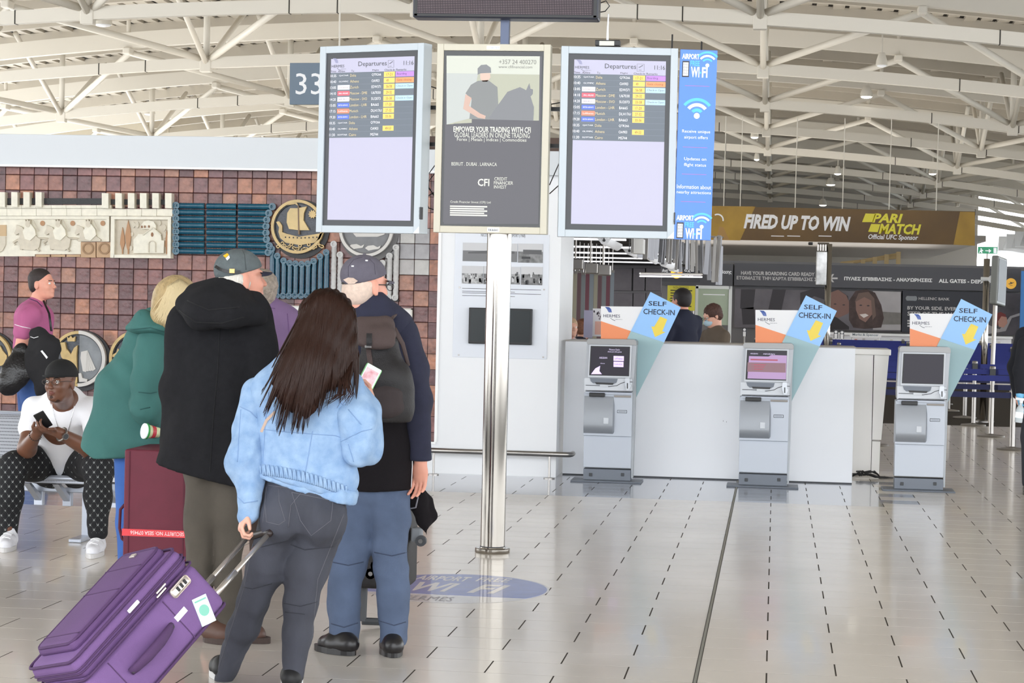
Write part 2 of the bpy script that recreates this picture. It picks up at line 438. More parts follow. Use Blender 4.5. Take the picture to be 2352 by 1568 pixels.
# end wall far away, and the glazed right side with its mullions and louvres
M_far = mat('far_wall', (168, 164, 158), .7)
w = MB(); w.box(-12, 11.5, 124, 124.4, 0, 9.5); w.box(-62, -12, 124, 124.4, 0, 9.5, m=1); w.box(-36.3, -36, 45, 124, 0, 9.5, m=1); o = obj('wall_back', w, [M_far, mat('cream_wall', (198, 188, 168), .6)]); o['kind'] = 'structure'
w = MB()
for j in range(22): w.box(15.8, 16.0, 38+4*j, 38.16+4*j, 0, 5.6)
for z in (2.2, 3.8): w.box(15.85, 15.95, 38, 124, z, z+.08)
win = obj('window_1', w, M_beam); win['kind'] = 'structure'
gl = MB()
gl.box(15.89, 15.91, 38, 124, 0, 5.6)
obj('pane', gl, mat('facade_glass', (238, 244, 248), .05, trans=1.0, spec=.5), win)
lv = MB()
for j in range(20):
    y = 44+4*j
    lv.add([(12.3, y, 5.35), (15.8, y, 4.75), (15.8, y+1.6, 4.2), (12.3, y+1.6, 4.8)], [(0, 1, 2, 3), (3, 2, 1, 0)])
    lv.box(12.3, 15.8, y, y+.12, 4.8, 5.6)
obj('louvre_baffles', lv, M_white, win, kind='stuff')
w = MB(); w.box(15.2, 16.2, 38, 124, 5.5, 5.9); o = obj('trim_5', w, M_beam); o['kind'] = 'structure'
# lower soffit over the gates hall
w = MB(); w.box(-14, 8.5, 88, 122, 4.30, 4.55); o = obj('trim_6', w, mat('soffit', (150, 145, 140), .6)); o['kind'] = 'structure'
# cream upper wall seen at the left above the mural
w = MB(); w.box(-34, -24.3, 78, 78.4, 0, 8.05); w.box(-24.3, -24.0, 77.9, 78.5, 0, 7.9)
o = obj('wall_far_left', w, mat('cream_wall', (198, 188, 168), .6)); o['kind'] = 'structure'
# ---- ceiling lamps ---------------------------------------------------------
def lamp(x, y, Y, r=.16, on=True):
    p = P(x, y, Y); t = thing('ceiling_lamp', '', 'lamp', p, group='lamps hung under the roof')
    obj('housing', MB().lathe([(r*.5, .30), (r*.6, .28), (r, .10), (r*1.05, 0), (r*.96, 0)], n=14), M_beam, t, sm=2)
    obj('lens', MB().lathe([(r*.95, .004), (r*.8, -.03), (r*.3, -.05)], n=14), mat('lamp_on', (255, 250, 238), .4, emit=6) if on else M_white, t, sm=True)
    obj('stem', MB().tube([(0, 0, .28), (0, 0, .8)], .02, 6), M_beam, t)
    return t
for x, y, Y, r, on, lb in ((1990, 222, 60, .17, 1, 'bright lamp under the roof right of the blue wifi board, largest of the lamps'),
        (1733, 315, 70, .13, 1, 'lit lamp beside the roof post right of the blue wifi board'),
        (1738, 366, 80, .10, 1, 'smaller lit lamp below another one beside the roof post'),
        (1924, 399, 84, .14, 1, 'lit lamp high above the gold banner slogan'),
        (1908, 424, 92, .20, 1, 'lit lamp just above the gold banner, lower of two'),
        (1890, 471, 100, .18, 1, 'lit lamp touching the top edge of the gold banner'),
        (2142, 399, 84, .15, 1, 'lit lamp above the right end of the gold banner'),
        (677, 203, 62, .13, 1, 'lit lamp left of the grey number sign'),
        (237, 57, 47, .20, 0, 'unlit lamp at the upper left under the first roof beam'),
        (2025, 150, 50, .13, 0, 'unlit lamp between the two nearest roof beams at the right'),
        (343, 262, 72, .2, 0, 'unlit lamp above the white band at the left')):
    t = lamp(x, y, Y, r, on); t['label'] = lb
# ================================================================== MURAL WALL
rnd = random.Random(3)
TC = [(96, 70, 74), (168, 128, 104), (124, 92, 90), (134, 100, 95), (112, 86, 88), (148, 114, 102), (106, 84, 88), (130, 98, 98), (158, 126, 108), (118, 92, 96), (140, 104, 94)]
TG = [(176, 172, 170), (160, 158, 160), (186, 184, 180)]
TMAT = [mat('mural_glaze%d' % i, tuple(int(v*w_) for v, w_ in zip(c, (.78, .70, .68))), .34, var=.22, vs=11, bump=.6, bs=22, c2=tuple(min(255, int(v*w_)+4) for v, w_ in zip(c, (1.14, 1.02, .98)))) for i, c in enumerate(TC)]
TGM = [mat('mural_grey%d' % i, c, .4, var=.12, vs=12, bump=.5, bs=22) for i, c in enumerate(TG)]
TW, TH = .1376, .1415
zt = P(400, 407, W_WALL).z
TME = {}
def tme(i, g, h):
    k = (i, g, round(h, 3))
    if k not in TME:
        b = MB(); b.box(.0025, TW-.0025, -.014, 0, .0025, h-.0025, .004, seg=1)
        me = bpy.data.meshes.new('wall_tile'); me.from_pydata(b.v, [], b.f); me.materials.append(TGM[i] if g else TMAT[i]); me.update(); TME[k] = me
    return TME[k]
back = MB(); back.box(-9.4, xr, W_WALL-.002, W_WALL+.03, .285, 2.73)
obj('mortar_bed', back, mat('mortar', (70, 44, 42), .9), wall_left)
x00 = P(479, 420, W_WALL).x
tiles = []; part_tiles = []
for r in range(-1, 19):
    z0 = zt-TH*(r+1); h = TH
    if r == -1: h = ZB0-zt-.004; z0 = zt
    if z0 < .285: h = z0+h-.287; z0 = .287
    if h < .03: continue
    for c in range(-28, 18):
        x = x00+TW*c
        if x < -9: continue
        if x+TW > xr-.01:
            if x < xr-.03: part_tiles.append((x, z0, h, xr-.012-x))
            continue
        tiles.append((x, z0, h, r, c))
def pxof(X, Y, Z):
    d = Vector((X, Y, Z))-CP; z = d.dot(fw); return 1176+F*d.dot(CR)/z, 784-F*d.dot(CU)/z
HID = [(355, 640, 620, 1100), (725, 390, 975, 540), (560, 780, 990, 1100), (210, 745, 400, 1100), (590, 700, 945, 1100), (1003, 0, 1400, 1100),
       (0, 470, 400, 590), (405, 465, 620, 580), (630, 455, 755, 690), (0, 950, 1003, 1100), (50, 830, 240, 1000)]
vis = []; hid = []
for t in tiles:
    u, v = pxof(t[0]+TW/2, W_WALL, t[1]+t[2]/2)
    (vis if (0 < u < 1003 and not any(a < u < c and b < v < d for a, b, c, d in HID)) else hid).append((t, u, v))
for n, (t, u, v) in enumerate(vis):
    g = u > 900 and v < 618 and not (u > 985); i = rnd.randrange(len(TG if g else TC))
    if n < 298:
        o = bpy.data.objects.new('wall_tile', tme(i, g, t[2])); COL.objects.link(o); o.parent = wall_left; o.location = (t[0], W_WALL-.001-rnd.uniform(0, .004), t[1])
    else: hid.append((t, u, v))
rb = MB()
for x, z0, h, w_ in part_tiles: rb.box(x+.0025, x+w_, W_WALL-.014, W_WALL, z0+.0025, z0+h-.0025, 0, m=rnd.randrange(len(TC)))
for t, u, v in hid:
    rb.box(t[0]+.0025, t[0]+TW-.0025, W_WALL-.014, W_WALL, t[1]+.0025, t[1]+t[2]-.0025, 0, m=rnd.randrange(len(TC)))
obj('wall_tiles_beyond', rb, TMAT, wall_left, kind='stuff')
# planar frame at the mural: local x,z as the wall, y toward the viewer is negative
def wall_root(name, label, cat, x, y, Y=W_WALL-.014, group=None): return thing(name, label, cat, P(x, y, Y), group=group)
def pxpoly(root, pts, off=0): return [PL(root, a, b, off) for a, b in pts]
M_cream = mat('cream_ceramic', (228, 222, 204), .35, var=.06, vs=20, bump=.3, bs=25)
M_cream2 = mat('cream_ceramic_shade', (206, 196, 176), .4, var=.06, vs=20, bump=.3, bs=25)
M_ochre = mat('ochre_ceramic', (176, 128, 84), .4)
M_tan = mat('tan_block', (190, 156, 120), .5, var=.06)
M_blueg = mat('blue_glaze', (20, 66, 92), .2, var=.35, vs=6, bump=.2, bs=40, c2=(34, 92, 112))
M_goldc = mat('gold_glaze', (196, 166, 104), .3, var=.15, vs=12)
M_slate = mat('slate_glaze', (52, 56, 66), .3, var=.25, vs=12, bump=.3)
M_char = mat('charcoal_ceramic', (30, 30, 32), .45, bump=.3)
# knights relief
def S(sx, sy, ox=0, oy=370, s=4.704): return (ox+sx/s, oy+sy/s)
kn = wall_root('ceramic_relief', 'long cream ceramic relief of crowned knights riding in a row', 'relief', 100, 530)
def pr(root, pts, y0, y1, mb=None):
    mb = mb or MB(); mb.prism(pxpoly(root, pts), y0, y1); return mb
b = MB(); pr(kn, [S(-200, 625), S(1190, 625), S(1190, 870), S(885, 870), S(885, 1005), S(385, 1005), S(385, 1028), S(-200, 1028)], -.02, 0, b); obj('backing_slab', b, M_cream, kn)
for x0, x1 in ((-220, -75), (-72, 88), (91, 248), (251, 405), (408, 570), (573, 732), (735, 893), (896, 1058), (1061, 1222)):
    obj('ledge_block', pr(kn, [S(x0, 515), S(x1, 515), S(x1, 592), S(x0, 592)], -.035, 0), M_cream, kn)
    obj('ledge_cap', pr(kn, [S(x0, 478), S(x1, 478), S(x1, 512), S(x0, 512)], -.05, 0), M_cream, kn)
obj('frame_edge', pr(kn, [S(-200, 596), S(1195, 596), S(1195, 870), S(1168, 870), S(1168, 628), S(-200, 628)], -.045, 0), M_cream, kn)
obj('dark_slot', pr(kn, [S(-200, 400), S(1135, 402), S(1135, 468), S(-200, 466)], -.02, 0), M_char, kn)
for cx in (55, 190, 320, 450): obj('merlon', pr(kn, [S(cx-33, 338), S(cx+33, 340), S(cx+33, 500), S(cx-33, 498)], -.085, 0), M_cream, kn)
for i in range(3): obj('tan_block', pr(kn, [S(400+165*i, 1010), S(550+165*i, 1010), S(550+165*i, 1035), S(400+165*i, 1035)], -.03, 0), M_tan, kn)
for i in range(2):
    bx = S(890+170*i, 875); b = pr(kn, [bx, S(1050+170*i, 878), S(1050+170*i, 1042), S(890+170*i, 1040)], -.045, 0)
    tb = obj('tan_block', b, M_tan, kn); q = pxpoly(kn, [S(970+175*i, 945)])[0]
    obj('ring_mark', MB().ring(q[0], q[1], .04, .055, -.055, -.045, 20), mat('tan_dark', (150, 118, 84), .5), tb)
shield = MB(); pr(kn, [S(-80, 690), S(80, 690), S(80, 810), S(-80, 810)], -.03, -.02, shield); obj('ochre_stripes', shield, mat('pale_ochre', (200, 170, 130), .5), kn)
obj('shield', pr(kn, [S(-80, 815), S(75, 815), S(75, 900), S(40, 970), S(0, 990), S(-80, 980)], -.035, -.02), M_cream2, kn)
for i, ox in enumerate((0, 325, 650)):
    def G(x, y): return S(x+ox, y)
    rd = MB()
    pr(kn, [G(240, 800), G(380, 790), G(455, 850), G(440, 930), G(390, 965), G(320, 960), G(250, 950), G(205, 860)] if i < 2 else [G(240, 800), G(380, 790), G(455, 850), G(450, 865), G(205, 865)], -.045, -.02, rd)
    pr(kn, [G(195, 690), G(260, 715), G(290, 760), G(280, 830), G(235, 820), G(225, 780), G(190, 800), G(175, 780), G(195, 730)], -.05, -.02, rd)
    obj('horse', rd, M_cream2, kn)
    obj('rider', pr(kn, [G(305, 690), G(355, 680), G(400, 740), G(410, 800), G(350, 860), G(290, 840), G(270, 760)], -.06, -.02), M_cream, kn)
    hd = MB(); q = pxpoly(kn, [G(325, 685)])[0]; hd.disc(q[0], q[1], .022, .028, -.065, -.02, 12)
    pr(kn, [G(300, 635), G(310, 655), G(325, 630), G(340, 655), G(355, 635), G(350, 675), G(305, 675)], -.07, -.02, hd); obj('crowned_head', hd, M_cream2, kn)
    ln = MB(); A = pxpoly(kn, [G(385, 640)])[0]; B = pxpoly(kn, [G(435, 760)])[0]; ln.tube([(A[0], -.06, A[1]), (B[0], -.05, B[1])], .006, 6); obj('lance', ln, M_cream2, kn)
    if i < 2:
        lg = MB()
        for pts in ([(210, 850), (160, 880), (180, 905)], [(440, 900), (420, 950), (440, 975)], [(240, 900), (240, 950), (260, 950)], [(440, 835), (500, 835), (560, 850)]):
            Q = [pxpoly(kn, [G(*p)])[0] for p in pts]; lg.tube([(a, -.035, c) for a, c in Q], .011, 6)
        obj('horse_legs', lg, M_cream2, kn)
    q = pxpoly(kn, [G(470, 672)])[0]; obj('ochre_disc', MB().disc(q[0], q[1], .022, .024, -.03, -.02, 16), M_ochre, kn)
ch = wall_root('ceramic_relief', 'cream ceramic relief of a domed church between cypress trees', 'relief', 333, 530)
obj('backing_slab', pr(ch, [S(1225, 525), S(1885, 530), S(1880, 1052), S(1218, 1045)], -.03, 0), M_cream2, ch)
for pts in ([(1225, 600), (1875, 605), (1870, 635), (1225, 630)], [(1225, 630), (1265, 630), (1260, 1045), (1218, 1045)], [(1838, 635), (1872, 635), (1868, 1052), (1832, 1050)], [(1255, 1012), (1835, 1020), (1832, 1050), (1255, 1045)]):
    obj('frame_edge', pr(ch, [S(*p) for p in pts], -.075, -.03), M_cream, ch)
for x0, x1 in ((1228, 1386), (1390, 1545), (1549, 1708), (1712, 1880)): obj('ledge_block', pr(ch, [S(x0, 518), S(x1, 520), S(x1, 595), S(x0, 592)], -.05, -.03), M_cream, ch)
for cx in (1170, 1315, 1450, 1580, 1712, 1850): obj('merlon', pr(ch, [S(cx-35, 350), S(cx+35, 352), S(cx+35, 515), S(cx-35, 512)], -.095, 0), M_cream, ch)
obj('dark_slot', pr(ch, [S(1200, 412), S(1815, 415), S(1815, 472), S(1200, 470)], -.02, 0), M_char, ch)
obj('church_body', pr(ch, [S(1465, 880), S(1465, 850), S(1510, 800), S(1510, 790), S(1580, 790), S(1670, 715), S(1760, 795), S(1765, 855), S(1795, 860), S(1790, 995), S(1465, 995)], -.065, -.03), M_cream, ch)
obj('church_dome', pr(ch, [S(1548, 735), S(1548, 690), S(1575, 655), S(1625, 640), S(1680, 655), S(1705, 695), S(1705, 735)], -.06, -.03), M_cream, ch)
gb = MB()
for A, B in (((1570, 800), (1675, 720)), ((1675, 720), (1762, 800))):
    A = pxpoly(ch, [S(*A)])[0]; B = pxpoly(ch, [S(*B)])[0]; gb.tube([(A[0], -.07, A[1]), (B[0], -.07, B[1])], .007, 6)
obj('gable_moulding', gb, M_cream, ch)
q = pxpoly(ch, [S(1668, 900)])[0]; b = MB().ring(q[0], q[1], .028, .036, -.078, -.065, 16, 0, 180); b.box(q[0]-.036, q[0]-.028, -.078, -.065, q[1]-.075, q[1]); b.box(q[0]+.028, q[0]+.036, -.078, -.065, q[1]-.075, q[1]); obj('church_doorway', b, M_cream2, ch)
for cx, cy in ((1556, 712), (1588, 710), (1632, 708), (1668, 795)):
    q = pxpoly(ch, [S(cx, cy)])[0]; s_ = 1.7 if cx == 1668 else 1; obj('church_window', MB().disc(q[0], q[1], .0065*s_, .012*s_, -.072, -.055, 10), mat('brown_clay', (140, 96, 60), .5), ch)
for cx, top, wd, bt in ((1338, 715, 26, 1003), (1400, 640, 32, 1005), (1815, 745, 20, 1003)):
    obj('cypress', pr(ch, [S(cx, top), S(cx+wd*.7, top+90), S(cx+wd, top+170), S(cx+wd*.5, bt-70), S(cx+6, bt-40), S(cx+6, bt), S(cx-6, bt), S(cx-6, bt-40), S(cx-wd*.5, bt-70), S(cx-wd, top+170), S(cx-wd*.6, top+90)], -.045, -.03), M_ochre, ch)
for cx, cy, r in ((1455, 690, 22), (1495, 690, 24), (1440, 790, 16), (1430, 940, 18), (1735, 670, 20), (1785, 720, 24), (1790, 800, 22), (1305, 870, 18)):
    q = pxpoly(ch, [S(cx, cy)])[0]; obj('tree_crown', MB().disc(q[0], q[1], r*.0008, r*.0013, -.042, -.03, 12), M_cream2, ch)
# blue pipes
def S2(x, y): return (380+x/3.675, 370+y/3.675)
def pipe(A, B, label, grp, r=.028):
    a = P(A[0], A[1], W_WALL-.04); c = P(B[0], B[1], W_WALL-.04)
    t = thing('ceramic_pipe', label, 'ceramic pipe', a, group=grp); n = max(3, int((c-a).length/.012)); pts = []; rs = []
    for i in range(n+1): pts.append((c-a)*(i/n)); rs.append(r*(1.0 if i % 2 else .93))
    o = obj('pipe_body', MB().tube(pts, rs, 10), M_blueg, t, sm=True)
    return t, (c-a)
ORD = ('top', 'second', 'third', 'fourth', 'fifth', 'sixth', 'seventh', 'bottom')
grp = 'horizontal blue glazed pipes of the mural'
ends = [(915, 385), (885, 440), (868, 495), (862, 550), (862, 605), (866, 660), (890, 715), (880, 770)]
for i in range(8):
    y = 375+54.8*i; yr = ends[i][1]
    for j, (x0, x1) in enumerate(((90, 336), (344, 604), (610, ends[i][0]))):
        f0 = (x0-90)/(ends[i][0]-90); f1 = (x1-90)/(ends[i][0]-90)
        t, dv = pipe(S2(x0+6, y+(yr-y)*f0), S2(x1-6, y+(yr-y)*f1), 'blue ribbed ceramic pipe, %s row of the lying pipes, %s third' % (ORD[i], ('left', 'middle', 'right')[j]), grp)
        if j != 1:
            e = Vector((0, 0, 0)) if j == 0 else dv
            obj('pipe_mouth', MB().lathe([(.03, 0), (.034, .004), (.034, .016), (.018, .016), (.018, .006), (.004, .006)], n=14, M=Matrix.Translation(e+Vector((0, -.018, 0)))@Matrix.Rotation(R_(90), 4, 'X')), M_blueg, t, sm=2)
grp = 'upright blue glazed pipes of the mural'
for i, (cx, top) in enumerate(((905, 740), (950, 800), (1003, 840), (1053, 860), (1103, 865), (1155, 870), (1207, 865), (1257, 845), (1310, 805), (1362, 770))):
    t, dv = pipe(S2(cx, top), S2(cx-5, 1135), 'blue ribbed ceramic pipe standing under the ship medallion, %s from the left' % ('first', 'second', 'third', 'fourth', 'fifth', 'sixth', 'seventh', 'eighth', 'ninth', 'tenth')[i], grp, .026)
    for e in (Vector((0, 0, 0)), dv): obj('pipe_mouth', MB().lathe([(.026, 0), (.03, .004), (.03, .014), (.016, .014), (.016, .005), (.004, .005)], n=14, M=Matrix.Translation(e+Vector((0, -.018, 0)))@Matrix.Rotation(R_(90), 4, 'X')), M_blueg, t, sm=2)
# grey counterpart pipes
M_greyc = mat('grey_bisque', (196, 194, 192), .5, var=.1, vs=20, bump=.3)
for i, (cx, top) in enumerate(((1425, 700), (1478, 790), (1835, 860), (1895, 800), (1950, 730))):
    a = P(*S2(cx, top), W_WALL-.04); c = P(*S2(cx-8, 1150), W_WALL-.04); n = 24
    t = thing('ceramic_pipe', 'grey unglazed ribbed ceramic pipe under the grey medallion, %s from the left' % ('first', 'second', 'third', 'fourth', 'last')[i], 'ceramic pipe', a, group='grey pipes of the mural')
    obj('pipe_body', MB().tube([(c-a)*(k/n) for k in range(n+1)], [.026 if k % 2 else .023 for k in range(n+1)], 10), M_greyc, t, sm=True)
    for e in (Vector((0, 0, 0)), c-a): obj('pipe_mouth', MB().lathe([(.026, 0), (.03, .004), (.03, .014), (.016, .014), (.016, .005), (.004, .005)], n=14, M=Matrix.Translation(e+Vector((0, -.018, 0)))@Matrix.Rotation(R_(90), 4, 'X')), M_greyc, t, sm=2)
t = wall_root('mural_shelf', 'black shelf strip running under the upright pipes of the mural', 'shelf', 760, 687)
b = MB(); q0 = PL(t, *S2(900, 1150)); q1 = PL(t, *S2(1975, 1185)); b.box(q0[0], q1[0], -.04, 0, q1[1], q0[1]+.005, .003); obj('strip', b, M_char, t)
def medallion(x, y, rpx, label, face, ring, rim):
    t = wall_root('ceramic_medallion', label, 'medallion', x, y); r = rpx*W_WALL/F
    obj('outer_rim', MB().disc(.02, -.02, r*1.03, r*1.03, -.03, 0, 48), rim, t)
    obj('band', MB().ring(0, 0, r*.84, r*.94, -.075, -.03, 48), ring, t)
    obj('inner_rim', MB().ring(0, 0, r*.80, r*.84, -.065, -.03, 48), rim, t)
    obj('field', MB().disc(0, 0, r*.81, r*.81, -.045, -.03, 48), face, t)
    return t, r
sh, r = medallion(687, 521, 67, 'round ceramic medallion of a gold sailing ship on waves', M_slate, M_goldc, M_char)
def sp(pts, y0, y1, mb=None): return pr(sh, [S2(*p) for p in pts], y0, y1, mb)
obj('ship_hull', sp([(950, 515), (975, 510), (1000, 545), (1000, 600), (1040, 615), (1140, 640), (1330, 610), (1345, 600), (1320, 655), (1270, 690), (1150, 710), (1030, 690), (985, 650), (970, 600), (975, 560)], -.075, -.045), M_goldc, sh)
obj('ship_sail', sp([(1070, 400), (1130, 400), (1208, 385), (1185, 440), (1180, 500), (1230, 585), (1140, 585), (1060, 575), (1040, 520), (1045, 440)], -.08, -.045), mat('sail_gold', (206, 178, 116), .3, var=.12), sh)
obj('ship_mast', sp([(1133, 380), (1143, 380), (1150, 620), (1138, 620)], -.085, -.045), mat('mast_brown', (120, 92, 60), .4), sh)
obj('pennant', sp([(1045, 375), (1085, 350), (1125, 355), (1135, 380), (1110, 365), (1075, 370)], -.07, -.045), M_goldc, sh)
b = MB()
for k in range(9): q = PL(sh, *S2(1030+33*k, 650-abs(k-4)*1.5)); b.box(q[0]-.005, q[0]+.005, -.08, -.07, q[1]-.006, q[1]+.006)
obj('oar_ports', b, M_char, sh)
b = MB()
for k in range(11):
    q = PL(sh, *S2(965+37*k, 715+(0 if k % 2 else 32)-abs(k-5)*5)); b.ring(q[0], q[1], .008, .017, -.07, -.045, 12)
for k in range(10):
    q = PL(sh, *S2(985+37*k, 750-abs(k-5)*9)); b.ring(q[0], q[1], .006, .014, -.07, -.045, 12)
obj('waves', b, M_goldc, sh)
q = PL(sh, *S2(1255, 450)); b = MB(); b.prism([(q[0]+(.028 if k % 2 else .042)*math.cos(k*math.pi/10), q[1]+(.028 if k % 2 else .042)*math.sin(k*math.pi/10)) for k in range(20)], -.07, -.045); obj('sun', b, M_goldc, sh)
M_gband = mat('grey_band', (206, 202, 196), .4)
gs, r = medallion(844, 527, 68, 'round grey medallion behind the left display, fish at its foot', mat('grey_field', (118, 118, 120), .4, var=.15), M_gband, mat('grey_rim', (100, 98, 98), .5))
for k, (cx, cy) in enumerate(((1615, 725), (1755, 735))):
    obj('fish', pr(gs, [S2(cx-60, cy), S2(cx-35, cy-20), S2(cx+10, cy-25), S2(cx+45, cy-8), S2(cx+75, cy-22), S2(cx+60, cy+8), S2(cx+20, cy+12), S2(cx-30, cy+22)], -.06, -.045), M_gband, gs)
obj('ship_hull', pr(gs, [S2(1560, 570), S2(1880, 570), S2(1860, 620), S2(1800, 640), S2(1620, 640)], -.06, -.045), M_gband, gs)
# lower medallions
def half(mb_r, t, m): pass
ea, r = medallion(186, 823, 70, 'round medallion of a crowned two headed eagle, half gold and half grey', M_slate, M_goldc, M_char)
def S3(x, y): return (x/3.408, 540+y/3.408)
def ep(pts, y0=-.075, y1=-.045): return pr(ea, [S3(*p) for p in pts], y0, y1)
obj('eagle_body', ep([(545, 890), (575, 930), (600, 880), (625, 860), (620, 940), (625, 1150), (590, 1170), (560, 1080), (540, 1000), (500, 950), (480, 850), (510, 840)]), M_goldc, ea)
obj('eagle_head', ep([(460, 880), (490, 840), (530, 835), (545, 900), (520, 880), (480, 885)], -.085), M_goldc, ea)
obj('crown', ep([(545, 790), (560, 805), (575, 785), (590, 805), (610, 790), (605, 830), (550, 830)]), M_goldc, ea)
for k in range(5): obj('wing_feather', ep([(655, 910), (700, 900+k*6), (765-k*18, 1045+k*6), (740-k*18, 1062), (650, 960)], -.06-.003*k), M_gband, ea)
obj('eagle_foot', ep([(635, 1080), (655, 1075), (665, 1115), (705, 1125), (700, 1145), (640, 1145)]), M_gband, ea)
obj('grey_half', MB().disc(0, 0, r*.81, r*.81, -.05, -.045, 24, a0=-90, a1=90), mat('grey_half', (128, 132, 136), .4, var=.2), ea)
obj('grey_band', MB().ring(0, 0, r*.835, r*.95, -.082, -.03, 24, -90, 90), M_gband, ea)
le, r = medallion(-28, 823, 70, 'round gold medallion cut by the left edge, behind the walking man', M_slate, M_goldc, M_char)
obj('lion', pr(le, [S3(0, 870), S3(20, 860), S3(40, 900), S3(75, 940), S3(70, 1000), S3(30, 1020), S3(-60, 1020), S3(-80, 920), S3(-40, 880)], -.07, -.045), M_goldc, le)
ri, r = medallion(318, 823, 70, 'round medallion with a leaping stag behind the green coat', M_slate, M_goldc, M_char)
obj('stag', pr(ri, [S3(880, 945), S3(930, 915), S3(940, 885), S3(980, 920), S3(1010, 960), S3(990, 1000), S3(940, 960)], -.07, -.045), M_goldc, ri)
b = MB()
for c in (890, 935):
    A = PL(ri, *S3(c, 1110)); B = PL(ri, *S3(c, 1000)); b.tube([(A[0], -.055, A[1]), (B[0], -.055, B[1])], .004, 6)
    for k in range(8):
        q = PL(ri, *S3(c, 1000+9*k)); b.tube([(q[0]-.02, -.055, q[1]+.012), (q[0], -.055, q[1]), (q[0]+.02, -.055, q[1]+.012)], .005, 5)
obj('wheat_ears', b, M_goldc, ri)
# information plaque under the pipes
pq = wall_root('information_plaque', 'white printed plaque mounted under the upright mural pipes', 'plaque', 800, 730, W_WALL-.03)
A = PL(pq, 600, 700); B = PL(pq, 947, 775)
obj('panel', MB().box(A[0], B[0], -.02, .01, B[1], A[1], .003), mat('plaque_white', (232, 230, 226), .4), pq)
obj('frame', MB().box(A[0], B[0], -.03, .0, A[1]-.012, A[1]).box(B[0]-.012, B[0], -.03, 0, B[1], A[1]).box(A[0], B[0], -.03, 0, B[1], B[1]+.012), mat('plaque_frame', (205, 200, 190), .4), pq)
b = MB()
for (cx, w_) in ((625, 28), (668, 30), (890, 22), (922, 20)):
    for k in range(6): q0 = PL(pq, cx-w_/2, 712+8*k); q1 = PL(pq, cx+w_/2, 713+8*k); b.box(q0[0], q1[0], -.0215, -.02, q1[1]-.002, q1[1]+.002)
obj('print_lines', b, mat('print_grey', (150, 150, 152), .6), pq)
# ================================================================== PHOTO PANEL, TV, RAIL
M_text = mat('print_dark', (44, 44, 50), .6); M_lt = mat('print_light', (240, 240, 242), .6)
hp = wall_root('picture_panel', 'white wall panel of black and white airport photographs', 'panel', 1150, 680, W_WALL)
A = PL(hp, 1046, 535); B = PL(hp, 1256, 825)
obj('board', MB().box(A[0], B[0], -.012, 0, B[1], A[1], .003), mat('panel_white', (226, 230, 238), .3), hp)
b = MB()
for x, y in ((1056, 660), (1250, 665), (1054, 815), (1248, 820)): q = PL(hp, x, y); b.disc(q[0], q[1], .008, .008, -.018, -.012, 12)
obj('screw_cap', b, M_steelb, hp)
b = MB(); A = PL(hp, 1105, 545); B = PL(hp, 1207, 538); b.text('NICOSIA INTERNATIONAL AIRPORT (1968)', A[0], B[0], A[1], B[1], -.0135)
for k in range(4): A = PL(hp, 1062, 664+5*k); B = PL(hp, 1243-(60 if k % 2 else 0), 666+5*k); b.box(A[0], B[0], -.0132, -.012, B[1]-.002, B[1]+.002)
obj('caption', b, M_text, hp)
G_ = [mat('photo_%d' % i, (c, c, c), .35, var=.5, vs=v) for i, (c, v) in enumerate(((150, 14), (120, 22), (165, 30), (95, 40)))]
gd, gm, gl_ = mat('photo_dark', (52, 52, 54), .4), mat('photo_mid', (120, 120, 122), .4), mat('photo_pale', (205, 205, 207), .4)
for n, (x0, y0, x1, y1, kind) in enumerate(((1064, 557, 1188, 602, 0), (1191, 559, 1247, 604, 1), (1062, 610, 1110, 652, 2), (1112, 611, 1150, 653, 3), (1152, 612, 1195, 653, 2), (1198, 612, 1246, 655, 3))):
    A = PL(hp, x0, y0); B = PL(hp, x1, y1); w_, h_ = B[0]-A[0], A[1]-B[1]
    f = obj('photograph', MB().box(A[0], B[0], -.016, -.012, B[1], A[1]), G_[n % 4] if kind else gm, hp)
    b = MB(); r_ = random.Random(n)
    b.box(A[0], B[0], -.0165, -.016, A[1]-h_*.42, A[1], m=1)
    if kind == 0: b.prism([(A[0]+w_*.1, A[1]-h_*.5), (A[0]+w_*.55, A[1]-h_*.38), (A[0]+w_*.95, A[1]-h_*.42), (A[0]+w_*.95, A[1]-h_*.55), (A[0]+w_*.1, A[1]-h_*.58)], -.017, -.0165, m=2)
    if kind == 1:
        b.box(A[0]+w_*.2, B[0]-w_*.05, -.017, -.0165, A[1]-h_*.55, A[1]-h_*.32, m=2)
        b.box(A[0]+w_*.15, A[0]+w_*.5, -.0175, -.017, A[1]-h_*.8, A[1]-h_*.68, m=0)
    if kind > 1:
        for k in range(16): cx = A[0]+w_*r_.uniform(.05, .95); cz = A[1]-h_*r_.uniform(.35, .9); s_ = h_*r_.uniform(.04, .14); b.box(max(A[0], cx-s_*.5), min(B[0], cx+s_*.5), -.017, -.0165, max(B[1], cz-s_), cz+s_, m=k % 3)
    obj('print', b, [gd, gl_, mat('photo_grey', (90, 90, 92), .4)], f)
tv = wall_root('television', 'black switched off television on the white wall panel', 'television', 1150, 748, W_WALL-.012)
A = PL(tv, 1079, 706); B = PL(tv, 1222, 792)
obj('case', MB().box(A[0], B[0], -.05, 0, B[1], A[1], .006), M_black, tv)
obj('screen', MB().box(A[0]+.018, B[0]-.018, -.052, -.05, B[1]+.02, A[1]-.016), mat('dead_screen', (34, 40, 42), .25, spec=.3), tv)
rl = thing('crash_rail', 'polished steel crash rail low along the white wall', 'rail', P(1150, 1040, 18.53))
a = P(960, 1033, 18.53); c = P(1309, 1047, 18.53)
rl.location = a; L = (c-a).x
obj('bar', MB().tube([(0, 0, 0), (L-.03, 0, 0), (L, .02, 0), (L+.01, .06, 0), (L+.01, .16, 0)], .024, 12), M_steelb, rl, sm=True)
